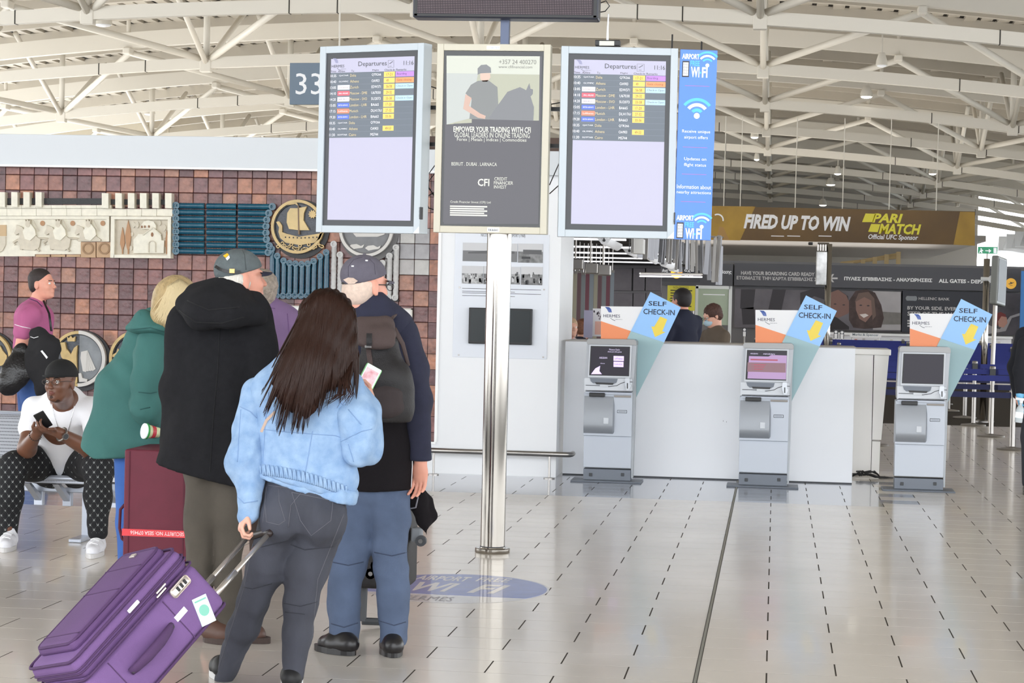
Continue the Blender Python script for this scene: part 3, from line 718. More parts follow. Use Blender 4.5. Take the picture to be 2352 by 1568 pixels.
for xp in (996, 1262):
    q = P(xp, 1060, 18.53).x-a.x; obj('post', MB().tube([(q, 0, 0), (q, 0, -a.z+.01)], .010, 8).lathe([(.05, 0), (.05, .008), (.012, .012)], (q, 0, -a.z), 16), M_steelb, rl, sm=2)
# ================================================================== COUNTER
CY = 19.0
ct = thing('check_in_counter', 'long white counter front behind the self service kiosks', 'counter', (0, CY, 0))
X0, X1 = P(1296, 900, CY).x, P(1962, 900, CY).x; Zc = P(1600, 788, CY).z
b = MB(); b.box(X0, X1, 0, .05, .012, Zc-.012); obj('front_panel', b, mat('counter_white', (238, 240, 244), .25, coat=.2), ct)
b = MB(); b.box(X0, X1+.01, -.004, .62, Zc-.012, Zc, .003); obj('worktop', b, mat('worktop_edge', (178, 172, 168), .4), ct)
b = MB(); b.box(X0, X1, .012, .05, 0, .012); obj('shadow_gap', b, M_dark, ct)
b = MB()
for fx, fy in ((1668, 970), (1661, 968), (1530, 655)): q = PL(ct, fx, fy); b.box(q[0], q[0]+.003, -.0015, 0, q[1], q[1]+.012)
obj('scuff', b, M_dark, ct)
de = thing('desk_end_unit', 'white tapering desk end standing behind the right end of the counter', 'desk', (0, 20.0, 0))
def dq(x, y): return PL(de, x, y)
M_lam = mat('white_laminate', (250, 248, 244), .25, coat=.3)
for nm, pts, y0 in (('side_panel', [(1950, 812), (2006, 814), (2000, 1087), (1950, 1086)], 0), ('front_panel', [(2008, 814), (2042, 816), (2024, 1010), (2003, 1009)], -.005), ('lower_panel', [(2003, 1013), (2022, 1014), (2019, 1088), (2001, 1087)], -.005)):
    obj(nm, MB().prism([dq(*p) for p in pts], y0, .6), M_lam, de)
q0, q1 = dq(1950, 800), dq(2046, 816); obj('worktop', MB().box(q0[0], q1[0], -.03, .65, q1[1], q0[1], .006), M_lam, de)
q0, q1 = dq(1960, 1087), dq(1975, 1100); obj('foot', MB().box(q0[0], q0[0]+.1, .1, .2, 0, q0[1]), M_black, de)
cb = thing('cable_bundle', 'tangle of black cables on the floor under the desk end', 'cable', (dq(1985, 1098)[0], 19.75, 0))
for k in range(4):
    r_ = random.Random(k); pts = [(.02*k-.12+.05*j+.02*math.sin(j*1.7+k), .04*math.sin(j+k*2), .012+.05*abs(math.sin(j*.9+k))*(j < 4)) for j in range(7)]
    obj('cable', MB().tube(pts, .008, 6), M_black, cb, sm=True)
# ================================================================== KIOSKS
M_kg = mat('kiosk_silver', (168, 171, 176), .36, .2); M_kl = mat('kiosk_pale', (184, 190, 200), .34, .1); M_kd = mat('kiosk_grey', (112, 118, 128), .45, .2)
M_kw = mat('kiosk_white', (206, 210, 216), .3); M_kdoor = mat('kiosk_door_silver', (150, 154, 160), .4, .3)
M_scr = mat('screen_dark', (38, 34, 44), .3, spec=.3, emit=.2)
M_scp = mat('screen_mauve', (150, 120, 160), .2, emit=.35)
def KP(x, y): return (1300+x/3.3367, 660+y/3.3367)
SIGN_OR, SIGN_BL, SIGN_TE = mat('sign_orange', (244, 148, 98), .4), mat('sign_blue', (152, 200, 252), .4), mat('sign_teal', (158, 190, 196), .4)
M_navy = mat('ink_navy', (36, 42, 70), .5); M_yel = mat('sign_yellow', (240, 214, 82), .4); M_logo = mat('logo_blue', (58, 92, 170), .4)
def hermes(mb, mbl, x, z, s, y):      # the airport operator's wing and lettering
    mb.text('HERMES', x, x+s, z, z+s*.18, y)
    n = 10; cx = [(x+s*(.42+.30*t), z-s*(.02+.15*math.sin(t*1.6))) for t in [i/n for i in range(n+1)]]
    mb.prism([(a, c+.008*s) for a, c in cx]+[(a, c-.02*s) for a, c in reversed(cx)], y, y+.0008)
    mb.text('AIRPORTS', x+s*.72, x+s*1.14, z-s*.13, z-s*.09, y)
    for k in range(4):
        o_ = s*.065*k; mbl.prism([(x+s*.08+o_*.9, z+s*.62-o_*.05), (x+s*.16+o_*.9, z+s*.62-o_*.05), (x+s*.26+o_, z+s*.5), (x+s*.36+o_*.75, z+s*.30), (x+s*.32+o_*.75, z+s*.30), (x+s*.20+o_, z+s*.5)], y, y+.0008)
KY = 18.42
def kiosk(label):
    base = FL(1400, 1098); t = thing('check_in_kiosk', label, 'kiosk', (P(1400, 1098, KY).x, KY, 0), group='self service check-in kiosks')
    K = lambda x, y, off=0.0: PL(t, *KP(x, y), off)
    def pg(pts, y0, y1, off=0.0, mb=None): return (mb or MB()).prism([K(a, c, off) for a, c in pts], y0, y1)
    def bx(x0, y0, x1, y1, a, z, bev=.004): 
        p, q = K(x0, y0), K(x1, y1); return MB().box(p[0], q[0], a, z, q[1], p[1], bev)
    p, q = K(42, 1478), K(582, 1478); obj('floor_plate', MB().box(p[0], q[0], -.12, .22, 0, .014, .006), M_kd, t)
    # lower pedestal
    obj('pedestal', bx(138, 1130, 497, 1386, -.01, .14), M_kl, t); pz = K(138, 1386)[1]
    p, q = K(134, 1386), K(497, 1386); obj('plinth', MB().box(p[0], q[0], -.016, .15, .014, pz, .004), M_kd, t)
    for cx in (190, 435): p = K(cx, 1432); obj('bolt_cover', MB().box(p[0]-.014, p[0]+.014, -.026, -.016, p[1]-.014, p[1]+.014, .003), M_dark, t)
    # cabinet
    obj('cabinet', bx(142, 800, 503, 1142, -.035, .16), M_kl, t)
    obj('side_trim', MB().prism([K(503, 500), K(540, 500), K(522, 1130), K(510, 1460), K(498, 1460)], -.0, .13), mat('kiosk_side', (158, 162, 166), .4, .3), t)
    # curved door: bulges forward and rolls in at its foot
    p, q = K(140, 830, -.06), K(366, 1122, -.06); b = MB(); n = 12; pr_ = []
    for i in range(n+1):
        s = i/n; z = p[1]-(p[1]-q[1])*s; pr_.append((z, -.035-.045*math.sin(min(1, s*1.25)*math.pi*.5)*(1 if s < .8 else math.cos((s-.8)/.2*math.pi*.45))))
    v = []; f = []
    for z, y in pr_: v += [(p[0], y, z), (q[0]-.012, y, z), (q[0], y+.02, z), (q[0], -.03, z), (p[0], -.03, z)]
    for i in range(n):
        for k in range(5): k2 = (k+1) % 5; f.append((i*5+k, (i+1)*5+k, (i+1)*5+k2, i*5+k2))
    f.append((0, 1, 2, 3, 4)); f.append(tuple(n*5+k for k in (4, 3, 2, 1, 0))); b.add(v, f); door = obj('door', b, M_kdoor, t, sm=2)
    p, q = K(288, 997, -.08), K(325, 1045, -.08); obj('lock', MB().box(p[0], q[0], -.088, -.06, q[1], p[1], .002).ring((p[0]+q[0])/2, (p[1]+q[1])/2+.006, .006, .009, -.0895, -.088, 14), M_kw, door)
    p, q = K(183, 803), K(302, 836); obj('receipt_slot', MB().box(p[0], q[0], -.075, -.02, q[1], p[1], .005), M_black, t)
    p, q = K(372, 824), K(500, 842); obj('recess_lip', MB().box(p[0], q[0], -.05, -.03, q[1], p[1], .003), mat('kiosk_tan', (150, 144, 138), .5), t)
    p, q = K(392, 938, -.035), K(468, 964, -.035); ts = obj('ticket_slot', MB().box(p[0], q[0], -.038, -.03, q[1], p[1], .004), M_dark, t)
    obj('slot_insert', MB().box(p[0]+.004, q[0]-.004, -.040, -.036, q[1]+.004, p[1]-.004, .002).box(p[0]+.012, q[0]-.012, -.041, -.04, (p[1]+q[1])/2-.001, (p[1]+q[1])/2+.002, 0, m=1), [M_kl, M_dark], ts)
    obj('middle_strip', bx(152, 794, 508, 822, -.05, .15, .003), M_kl, t)
    # head: bowed hood, tilted bezel, shelf
    hb = MB(); n = 8; o_ = [(185, 398), (525, 404), (545, 425), (542, 470), (520, 740), (512, 796), (150, 786), (148, 740), (165, 450), (172, 412)]
    hb.prism([K(a, c) for a, c in o_], -.06, .15); obj('head_housing', hb, M_kg, t)
    obj('hood', MB().prism([K(a, c) for a, c in [(178, 392), (530, 398), (544, 412), (546, 440), (168, 432), (166, 405)]], -.085, .15), mat('kiosk_hood', (150, 150, 150), .4, .4), t)
    obj('bezel', pg([(186, 436), (508, 442), (498, 690), (174, 684)], -.078, -.05), M_kw, t)
    fr = obj('screen_frame', pg([(196, 446), (496, 452), (488, 678), (184, 670)], -.082, -.07), M_black, t)
    sc = obj('screen', pg([(204, 454), (490, 460), (482, 672), (192, 664)], -.084, -.08), M_scr, t)
    obj('shelf', pg([(148, 690), (512, 696), (512, 796), (148, 788)], -.10, -.05), M_kw, t)
    obj('scanner_recess', pg([(190, 690), (403, 696), (395, 724), (375, 735), (215, 730), (198, 715)], -.106, -.09), M_kd, t)
    sl = obj('document_slot', pg([(230, 722), (374, 728), (366, 742), (240, 738)], -.110, -.10), M_black, t)
    obj('slot_tongue', pg([(268, 738), (330, 741), (330, 758), (268, 755)], -.118, -.10), M_kw, sl)
    b = MB(); pts = [K(a, c, -.10) for a, c in [(152, 748), (262, 752), (330, 760), (390, 752), (420, 735), (462, 722), (510, 724)]]
    b.tube([(a, -.101, c) for a, c in pts], .0028, 6); pts = [K(a, c, -.10) for a, c in [(150, 788), (512, 796)]]; b.tube([(a, -.101, c) for a, c in pts], .003, 6)
    obj('shelf_seam', b, M_dark, t)
    cr = obj('card_reader', pg([(462, 690), (494, 690), (496, 738), (506, 742), (504, 756), (488, 782), (468, 782), (466, 756), (456, 742)], -.125, -.09), mat('reader_grey', (190, 194, 200), .3, .3), t)
    obj('card_slot', pg([(474, 728), (482, 728), (482, 770), (474, 770)], -.127, -.12), M_black, cr)
    q = K(437, 765, -.10); obj('button', MB().disc(q[0], q[1], .011, .011, -.106, -.10, 16), M_kw, t)
    # sign board behind
    sb = obj('sign_board', pg([(268, 144), (590, 147), (528, 400), (268, 392)], .17, .178, .17), M_lt, t)
    b = MB(); bl = MB(); z = K(286, 228, .17); e = K(414, 228, .17); hermes(b, bl, z[0], z[1], e[0]-z[0], .1685)
    obj('lettering', b, M_navy, sb); obj('wing_emblem', bl, M_logo, sb)
    obj('orange_field', pg([(268, 258), (498, 334), (466, 402), (268, 394)], .168, .17, .17), SIGN_OR, sb)
    st = obj('sign_strip', pg([(648, 34), (880, 152), (752, 420), (497, 335)], .16, .168, .16), SIGN_BL, t)
    obj('teal_field', pg([(497, 334), (752, 420), (528, 862), (512, 862), (440, 450)], .16, .168, .16), SIGN_TE, st)
    b = MB(); a_ = K(632, 140, .16); c_ = K(770, 108, .16); b.text('SELF', a_[0], c_[0], a_[1], c_[1], .1592, bold=.015, rot=R_(-1.2))
    a_ = K(592, 206, .16); c_ = K(834, 170, .16); b.text('CHECK-IN', a_[0], c_[0], a_[1], c_[1], .1592, bold=.015, rot=R_(-1.2)); obj('lettering', b, M_navy, st)
    obj('arrow', pg([(722, 222), (776, 244), (738, 336), (762, 342), (682, 380), (654, 298), (676, 300)], .1585, .16, .16), M_yel, st)
    b = MB(); 
    for xx in (300, 470): z = K(xx, 395, .17); b.tube([(z[0], .165, z[1]), (z[0], .13, z[1]-.06)], .008, 6)
    obj('sign_bracket', b, M_kd, t)
    return t, K, pg, sc
k1, K, pg, sc = kiosk('silver check-in kiosk with lit dark screen, nearest the steel pillar')
b = MB(); z = K(365, 524, -.084); e = K(443, 564, -.084)
M_lil = mat('screen_lilac', (205, 180, 235), .3, emit=.6); obj('screen_button', MB().box(z[0], e[0], -.0848, -.084, e[1], z[1]), M_lil, sc); z = K(365, 568, -.084); e = K(440, 610, -.084); obj('screen_button', MB().box(z[0], e[0], -.0848, -.084, e[1], z[1]), M_lil, sc)
b.prism([K(a, c, -.084) for a, c in [(192, 664), (225, 620), (262, 600), (256, 640), (275, 664)]], -.0848, -.084)
ui = obj('screen_corner_picture', b, M_lil, sc)
b = MB(); z = K(255, 545, -.084); e = K(316, 532, -.084); b.text('AEGEAN', z[0], e[0], z[1], e[1], -.0848); z = K(263, 585, -.084); e = K(298, 577, -.084); b.text('choose', z[0], e[0], z[1], e[1], -.0848)
z = K(330, 482, -.084); e = K(412, 470, -.084); b.text('Welcome to Check-In', z[0], e[0], z[1], e[1], -.0848); z = K(320, 500, -.084); e = K(428, 488, -.084); b.text('choose your airline partner', z[0], e[0], z[1], e[1], -.0848)
obj('lettering', b, mat('screen_text', (190, 180, 210), .3, emit=.5), sc)
b = MB(); z = K(373, 552, -.084); e = K(436, 540, -.084); b.text('LUFTHANSA', z[0], e[0], z[1], e[1], -.0856); z = K(371, 594, -.084); e = K(432, 584, -.084); b.text('SWISS', z[0], e[0], z[1], e[1], -.0856)
obj('button_lettering', b, M_navy, sc)
def kplace(x, y, label): p = P(x, y, KY); d = P(1400, 1098, KY); return dup(k1, (k1.location.x+(p.x-d.x), KY+.0, 0), label)
k2, K, pg, sc = kiosk('silver check-in kiosk with a mauve screen page, middle of the row')
dx = P(1758, 1109, KY).x-P(1400, 1098, KY).x; 
b = MB(); b.prism([K(a, c, -.084) for a, c in [(204, 494), (350, 498), (372, 486), (488, 490), (482, 672), (192, 664)]], -.0846, -.084); obj('page', b, M_scp, sc)
obj('panel_box', pg([(200, 540), (486, 546), (484, 618), (197, 610)], -.0852, -.0846), mat('screen_brown', (118, 84, 92), .3, emit=.3), sc)
b = MB(); z = K(214, 480, -.084); e = K(270, 472, -.084); b.text('AEGEAN', z[0], e[0], z[1], e[1], -.0848); b.text('AEGEAN', z[0]+.11, z[0]+.21, z[1], e[1], -.0848)
obj('lettering', b, mat('screen_text', (190, 180, 210), .3, emit=.5), sc)
b = MB()
for k in range(3):
    z = K(228, 560+17*k, -.085); b.disc(z[0], z[1], .004, .004, -.0856, -.0852, 10)
    z = K(240, 563+17*k, -.085); e = K(330-10*k, 558+17*k, -.085); b.box(z[0], e[0], -.0856, -.0852, z[1], e[1])
z = K(215, 526, -.085); e = K(420, 520, -.085); b.box(z[0], e[0], -.0852, -.0846, z[1], e[1])
obj('page_lines', b, mat('screen_red', (150, 60, 80), .3, emit=.3), sc)
k2.location.x += dx
k3, K, pg, sc = kiosk('silver check-in kiosk with a blank dark screen, last of the row by the belts')
k3.location.x += P(2118, 1119, KY).x-P(1400, 1098, KY).x; k3.location.y += .12
b = MB()
for k in range(40): z = K(206, 460+5*k, -.084); e = K(486, 461+5*k, -.084); b.box(z[0], e[0], -.0842, -.084, z[1]-.0005, z[1]+.0005)
obj('scan_lines', b, mat('screen_line', (54, 46, 52), .3), sc)
# ================================================================== PILLAR WITH DISPLAYS
PY = 13.06
pb = FL(1131, 1268)
pl = thing('display_pillar', 'polished steel pillar carrying the departure screens', 'pillar', (pb.x, pb.y, 0))
zt_ = P(1143, 530, PY).z
obj('column', MB().lathe([(.077, .02), (.077, zt_), (.077, zt_+1.1)], n=40), M_steel, pl, sm=2)
obj('base_flange', MB().lathe([(.108, 0), (.110, .004), (.110, .026), (.106, .03), (.082, .03), (.080, .036)], n=48), M_steel, pl, sm=2)
obj('collar', MB().lathe([(.079, .036), (.079, .042)], n=40), M_dark, pl)
I0 = P(1160, 100, PY-.0)
b = MB().box(I0.x-pb.x-.027, I0.x-pb.x+.027, -.03, .03, I0.z-.35, P(1160, 40, PY).z+.1, .003); obj('upper_post', b, mat('post_blue_grey', (86, 94, 116), .4, .4), pl)
b = MB()
for z_ in (P(1100, 245, PY).z, P(1100, 330, PY).z): b.box(-.95, 1.05, .09, .13, z_-.012, z_+.012)
obj('cross_arm', b, M_black, pl)
# cables at the sides
b = MB()
def wp(x, y, Y=13.12): q = P(x, y, Y); return (q.x-pb.x, q.y-pb.y, q.z)
for pts in ([(1000, 378), (984, 400), (985, 430), (1000, 455)], [(1001, 395), (978, 425), (1000, 450)], [(1000, 440), (975, 455), (985, 478), (1002, 483)], [(970, 192), (1003, 203)], [(1262, 240), (1290, 235)], [(1262, 425), (1284, 375)], [(1262, 445), (1284, 425)], [(1376, 8), (1392, 2), (1400, 14), (1390, 26), (1378, 28)]):
    b.tube([wp(*p) for p in pts], .0035, 6)
obj('cable', b, M_black, pl, sm=True)
M_al = mat('display_frame_white', (194, 203, 210), .4); M_bz = mat('display_bezel', (64, 66, 70), .4)
M_lcd = mat('lcd_lilac', (172, 170, 190), .3, emit=.26, spec=.3)
def quad_root(name, label, cat, tl, tr, bl_, br, Ya, Yb):
    """upright frame through the photo corners, left side at depth Ya and right side at depth Yb"""
    A = P(*tl, Ya); B = P(*tr, Yb); C = P(*bl_, Ya)
    x = (B-A); x.z = (B-A).z*.5; x.normalize(); z = (A-C).normalized(); z = (z-x*z.dot(x)).normalized(); y = z.cross(x)
    M = Matrix(((x.x, y.x, z.x, C.x), (x.y, y.y, z.y, C.y), (x.z, y.z, z.z, C.z), (0, 0, 0, 1)))
    return thing(name, label, cat, M=M)
ROWS = [('10:35', 'Doha', 'QTR266', '17-21', 'Boarding', 0), ('10:40', 'Athens', 'OA903', '49', 'Gate closing', 1), ('13:05', 'Zurich', 'EDW371', '56-58', 'Check-in Open', 2),
        ('14:10', 'Moscow - DME', 'U67030', '29-32', '', 3), ('14:20', 'Moscow - SVO', 'SU2073', '33-38', 'Check-in Open', 4), ('15:05', 'London - LHR', 'BA665', '17-20', '', 5),
        ('17:15', 'Munich', 'DLH1761', '27-32', '', 6), ('19:20', 'London - LHR', 'BA663', '33-36', '', 5), ('10:35', 'Doha', 'QTR266', '', '', 0), ('10:40', 'Athens', 'OA903', '49-53', '', 1), ('11:30', 'Cairo', 'MS744', '', '', 7)]
def E_(n, c, e=.5): return mat(n, c, .3, emit=e*.4, spec=.3)
def departures(label, c, Ya, Yb, side, zf, groupn='departure screens on the steel pillar'):
    t = quad_root('departure_screen', label, 'screen', *c, Ya, Yb); t['group'] = groupn
    w_, h_ = PL(t, *c[1])[0], PL(t, *c[1])[1]
    return t, w_, h_
def build_dep(t, W_, H_):
    obj('case', MB().box(.012, W_-.012, .02, .11, .012, H_-.012), mat('case_grey', (150, 156, 162), .5), t)
    e = .045
    for nm, a in (('frame_side', (0, e, 0, H_)), ('frame_side', (W_-e, W_, 0, H_)), ('frame_rail', (e, W_-e, 0, e)), ('frame_rail', (e, W_-e, H_-e, H_))): obj(nm, MB().box(a[0], a[1], -.0, .10, a[2], a[3], .003), M_al, t)
    obj('bezel', MB().box(e, W_-e, .012, .04, e, H_-e), M_bz, t)
    s = .036; x0, x1, z0, z1 = e+s, W_-e-s*.8, e+s, H_-e-s
    scn = obj('screen', MB().box(x0, x1, .010, .014, z0, z1), M_lcd, t)
    h = z1-z0; w = x1-x0; hd = h*.087; bot = z1-h*.49; rh = (z1-hd-bot)/11
    obj('row_field', MB().box(x0, x1, .0092, .010, bot, z1-hd), E_('row_slate', (104, 112, 122), .3), scn)
    X = lambda f: x0+w*f
    tx = MB(); gold = MB(); wh = MB(); yb = MB(); hl = MB(); lb = MB(); or_ = MB(); pu = MB(); air = [MB() for _ in range(6)]; rl_ = MB(); boxes = []; dk = MB(); dk2 = MB()
    tx.text('Departures', X(.335), X(.675), z1-hd*.68, z1-hd*.25, .0088); tx.text('11:16', X(.875), X(.99), z1-hd*.60, z1-hd*.30, .0088)
    for s_, a, b_ in (('Time', .0, .065), ('Airline', .09, .175), ('To', .25, .285), ('Flight', .505, .585), ('Check-In', .65, .775), ('Remarks', .79, .91)): dk2.text(s_, X(a), X(b_), z1-hd*.97, z1-hd*.83, .0088)
    hb_, hl_ = MB(), MB(); hermes(hb_, hl_, X(.01), z1-hd*.63, w*.155, .0088)
    obj('operator_lettering', hb_, M_bz, scn); obj('operator_wing', hl_, E_('logo_pale', (150, 150, 180), .3), scn)
    px_ = X(.725); pz = z1-hd*.48; tx.ring(px_, pz, 0, .001, .0088, .0092, 4)
    tx.box(px_-.022, px_+.022, .0088, .0092, pz+.022, pz+.0232).box(px_-.022, px_+.022, .0088, .0092, pz-.0242, pz-.023).box(px_-.022, px_-.0208, .0088, .0092, pz-.024, pz+.023).box(px_+.0208, px_+.022, .0088, .0092, pz-.024, pz+.023)
    tx.prism([(px_-.015, pz), (px_-.008, pz), (px_+.012, pz+.012), (px_+.016, pz+.015), (px_+.012, pz+.016), (px_-.006, pz+.005)], .0085, .0092); tx.box(px_-.012, px_+.006, .0088, .0092, pz-.016, pz-.014)
    for i, (tm, to, fl, ci, rm, al) in enumerate(ROWS):
        zc = z1-hd-rh*(i+.5); a, c = zc-rh*.24, zc+rh*.22
        wh.text(tm, X(.0), X(.07), a, c, .0085); gold.text(to, X(.24), X(.24+.0175*len(to)), a, c, .0085); wh.text(fl, X(.50), X(.50+.0185*len(fl)), a, c, .0085)
        rl_.box(x0, x1, .0088, .0092, zc-rh*.5-.0005, zc-rh*.5+.0005)
        if ci: boxes.append(('gate_box', MB().box(X(.645), X(.775), .0085, .0092, zc-rh*.42, zc+rh*.42), E_('lcd_yellow', (246, 200, 104), .45))); dk.text(ci, X(.675), X(.675+.014*len(ci)), a, c, .0080)
        if rm:
            m_ = {'Boarding': ('lcd_purple', (178, 130, 224)), 'Gate closing': ('lcd_orange', (240, 150, 100))}.get(rm, ('lcd_blue', (176, 214, 240))); boxes.append(('remark_box', MB().box(X(.785), x1, .0085, .0092, zc-rh*.42, zc+rh*.42), E_(*m_))); dk.text(rm, X(.80), X(.80+.0145*len(rm)), a, c, .0080)
        if al in (2, 3, 4, 5, 6): c_ = ((240, 236, 245), (232, 96, 110), (226, 226, 244), (88, 112, 206), (240, 132, 106))[al-2]; boxes.append(('airline_box', MB().box(X(.09), X(.235), .0085, .0092, zc-rh*.38, zc+rh*.38), E_('air%d' % c_[1], c_, .45)))
        nm = {0: 'QATAR', 1: 'OLYMPIC', 2: 'edelweiss', 3: 'URAL AIRLINES', 4: 'AEROFLOT', 5: 'BRITISH AIRWAYS', 6: 'Lufthansa', 7: 'EGYPTAIR'}[al]
        (dk if al in (2, 4) else wh).text(nm, X(.105), X(.22), zc-rh*.14, zc+rh*.12, .0080)
    for nm, m_, c in (('heading', tx, M_bz), ('column_heads', dk2, M_bz), ('white_lettering', wh, E_('lcd_white', (235, 235, 240), .5)), ('gold_lettering', gold, E_('lcd_gold', (214, 196, 150), .4)),                      ('rule', rl_, E_('lcd_rule', (130, 136, 146), .3)), ('dark_lettering', dk, mat('lcd_ink', (120, 90, 60), .5))):
        obj(nm, m_, c, scn)
    for nm, m_, c in boxes: obj(nm, m_, c, scn)
    obj('side_latch', MB().box(W_-.012, W_+.006, .0, .03, H_*.075, H_*.14, .002), M_dark, t)
    p_ = MB(); p_.prism([(W_-.045, .002), (W_-.003, .002), (W_-.003, .045)], -.002, 0); obj('corner_tape', p_, mat('tape_white', (250, 250, 252), .3), t)
t, W_, H_ = departures('left departures screen in a pale frame on the steel pillar', ((728, 105), (974, 98), (725, 533), (968, 534)), 13.25, 12.95, 0, 0); build_dep(t, W_, H_)
t, W_, H_ = departures('right departures screen in a pale frame with a blue board beside it', ((1290, 106), (1558, 111), (1281, 543), (1548, 549)), 12.95, 13.05, 0, 0); build_dep(t, W_, H_)
wf = quad_root('wifi_board', 'blue vertical free wifi board beside the right departures screen', 'sign', (1558, 112), (1648, 116), (1548, 549), (1636, 551), 13.05, 13.08)
WB = mat('wifi_blue', (84, 134, 232), .4, emit=.12); M_cy = mat('wifi_cyan', (86, 190, 250), .4, emit=.15); M_wh = mat('wifi_white', (246, 248, 252), .4, emit=.15)
a, c = PL(wf, 1648, 116); obj('board', MB().box(0, a, 0, .03, 0, c, .002), WB, wf)
wW, wH = a, c; X = lambda f: wW*f; Z = lambda f: wH*(1-f)
def wlogo(z0):
    w_, cy_, g = MB(), MB(), MB()
    w_.text('AIRPORT', X(.05), X(.52), Z(z0+.040), Z(z0+.012), -.0012, bold=.03)
    cy_.text('FREE', X(.28), X(.53), Z(z0+.075), Z(z0+.048), -.0012, bold=.02)
    w_.text('WI', X(.30), X(.53), Z(z0+.135), Z(z0+.08), -.0012, bold=.03); cy_.text('-', X(.54), X(.58), Z(z0+.115), Z(z0+.105), -.0012, bold=.02)
    w_.text('FI', X(.60), X(.75), Z(z0+.135), Z(z0+.08), -.0012, bold=.03)
    for k, (r0, r1, m_) in enumerate(((.03, .04, cy_), (.05, .062, w_), (.072, .084, cy_))): m_.ring(X(.74), Z(z0+.068), r0, r1, -.0012, 0, 14, 40, 140)
    w_.disc(X(.74), Z(z0+.07), .012, .012, -.0012, 0, 16)
    g.box(X(.06), X(.25), -.0012, 0, Z(z0+.135), Z(z0+.05)); w_.box(X(.085), X(.225), -.002, -.0012, Z(z0+.128), Z(z0+.058))
    d = MB()
    for i in range(2):
        for j in range(4): d.ring(X(.12+.07*i), Z(z0+.068+.016*j), .004, .0062, -.0026, -.002, 8)
    obj('white_lettering', w_, M_wh, wf); obj('cyan_lettering', cy_, M_cy, wf); ph = obj('phone_symbol', g, M_dark, wf); obj('app_icons', d, M_dark, ph)
wlogo(.01); wlogo(.86)
w_, cy_ = MB(), MB()
for r0, r1, m_ in ((.024, .044, cy_), (.056, .076, w_), (.09, .108, cy_)): m_.ring(X(.5), Z(.345), r0, r1, -.0012, 0, 18, 38, 142)
w_.disc(X(.5), Z(.347), .018, .018, -.0012, 0, 20)
for s_, z_, a, b_ in (('Receive unique', .432, .12, .88), ('airport offers', .463, .18, .82), ('Updates on', .577, .2, .8), ('flight status', .608, .2, .8), ('Information about', .722, .03, .96), ('nearby attractions', .753, .03, .96)): w_.text(s_, X(a), X(b_), Z(z_+.01), Z(z_-.011), -.0012)
obj('white_lettering', w_, M_wh, wf); obj('cyan_arcs', cy_, M_cy, wf)
b = MB()
for z_ in (.19, .513, .655, .80): b.box(X(.15), X(.82), -.0012, 0, Z(z_)-.001, Z(z_)+.001)
obj('red_rule', b, mat('wifi_red', (214, 110, 140), .5), wf)
# centre advert screen
ad = quad_root('advert_screen', 'cream framed middle screen with a horse rider advert', 'screen', (1003, 100), (1265, 102), (995, 533), (1258, 540), 12.93, 12.93)
W_, H_ = PL(ad, 1265, 102); M_crf = mat('cream_frame', (206, 200, 182), .4)
e = .042
obj('case', MB().box(.01, W_-.01, .02, .10, .01, H_-.01), M_crf, ad)
for nm, a in (('frame_side', (0, e, 0, H_)), ('frame_side', (W_-e, W_, 0, H_)), ('frame_rail', (e, W_-e, 0, e)), ('frame_rail', (e, W_-e, H_-e, H_))): obj(nm, MB().box(a[0], a[1], 0, .10, a[2], a[3], .003), M_crf, ad)
obj('bezel', MB().box(e, W_-e, .012, .04, e, H_-e), mat('gloss_black', (10, 10, 12), .12), ad)
def A_(x, y): return PL(ad, 980+x/2.8, y/2.8, .01)
p0, p1 = A_(128, 358), A_(718, 1440)
scn = obj('screen', MB().box(p0[0], p1[0], .010, .013, p1[1], p0[1]), mat('ad_dark', (58, 54, 62), .18, spec=.5, emit=.05), ad)
def ap(nm, pts, m_, y=.0096): return obj(nm, MB().prism([A_(*p) for p in pts], y, y+.0004), m_, scn)
ap('pale_sky', [(128, 358), (728, 362), (726, 480), (128, 470)], mat('ad_sky', (166, 168, 152), .2, emit=.15, coat=1))
ap('field', [(128, 470), (726, 480), (722, 775), (128, 800)], mat('ad_field', (134, 134, 104), .2, emit=.12, coat=1))
ap('mist', [(128, 470), (330, 474), (280, 760), (128, 800)], mat('ad_mist', (148, 152, 146), .2, emit=.12, coat=1), .0094)
ap('rider_shirt', [(330, 520), (395, 515), (455, 560), (465, 770), (275, 765), (290, 640), (250, 600), (285, 545)], mat('ad_shirt', (50, 52, 46), .2, emit=.08, coat=1), .0088)
ap('rider_arm', [(250, 605), (290, 630), (272, 680), (345, 730), (380, 745), (375, 765), (330, 757), (235, 700)], mat('ad_skin', (170, 128, 104), .3, emit=.1, coat=1), .0084)
ap('rider_face', [(345, 470), (408, 470), (410, 500), (390, 525), (360, 525), (345, 505)], mat('ad_skin2', (186, 148, 126), .3, emit=.1, coat=1), .0088)
ap('rider_helmet', [(328, 480), (328, 440), (350, 418), (385, 415), (412, 435), (415, 468), (345, 472)], mat('ad_black', (40, 42, 46), .2, emit=.03, coat=1), .0084)
ap('horse', [(440, 700), (470, 660), (520, 590), (600, 560), (640, 580), (660, 535), (668, 570), (684, 575), (682, 605), (668, 620), (690, 690), (686, 776), (470, 770), (400, 760)], mat('ad_horse', (34, 34, 42), .2, emit=.05, coat=1), .0086)
ap('horse_back', [(118, 810), (180, 795), (290, 790), (290, 765), (722, 776), (720, 1440), (110, 1440)], mat('ad_dark2', (58, 54, 62), .16, spec=.5, emit=.05), .0092)
w_ = MB()
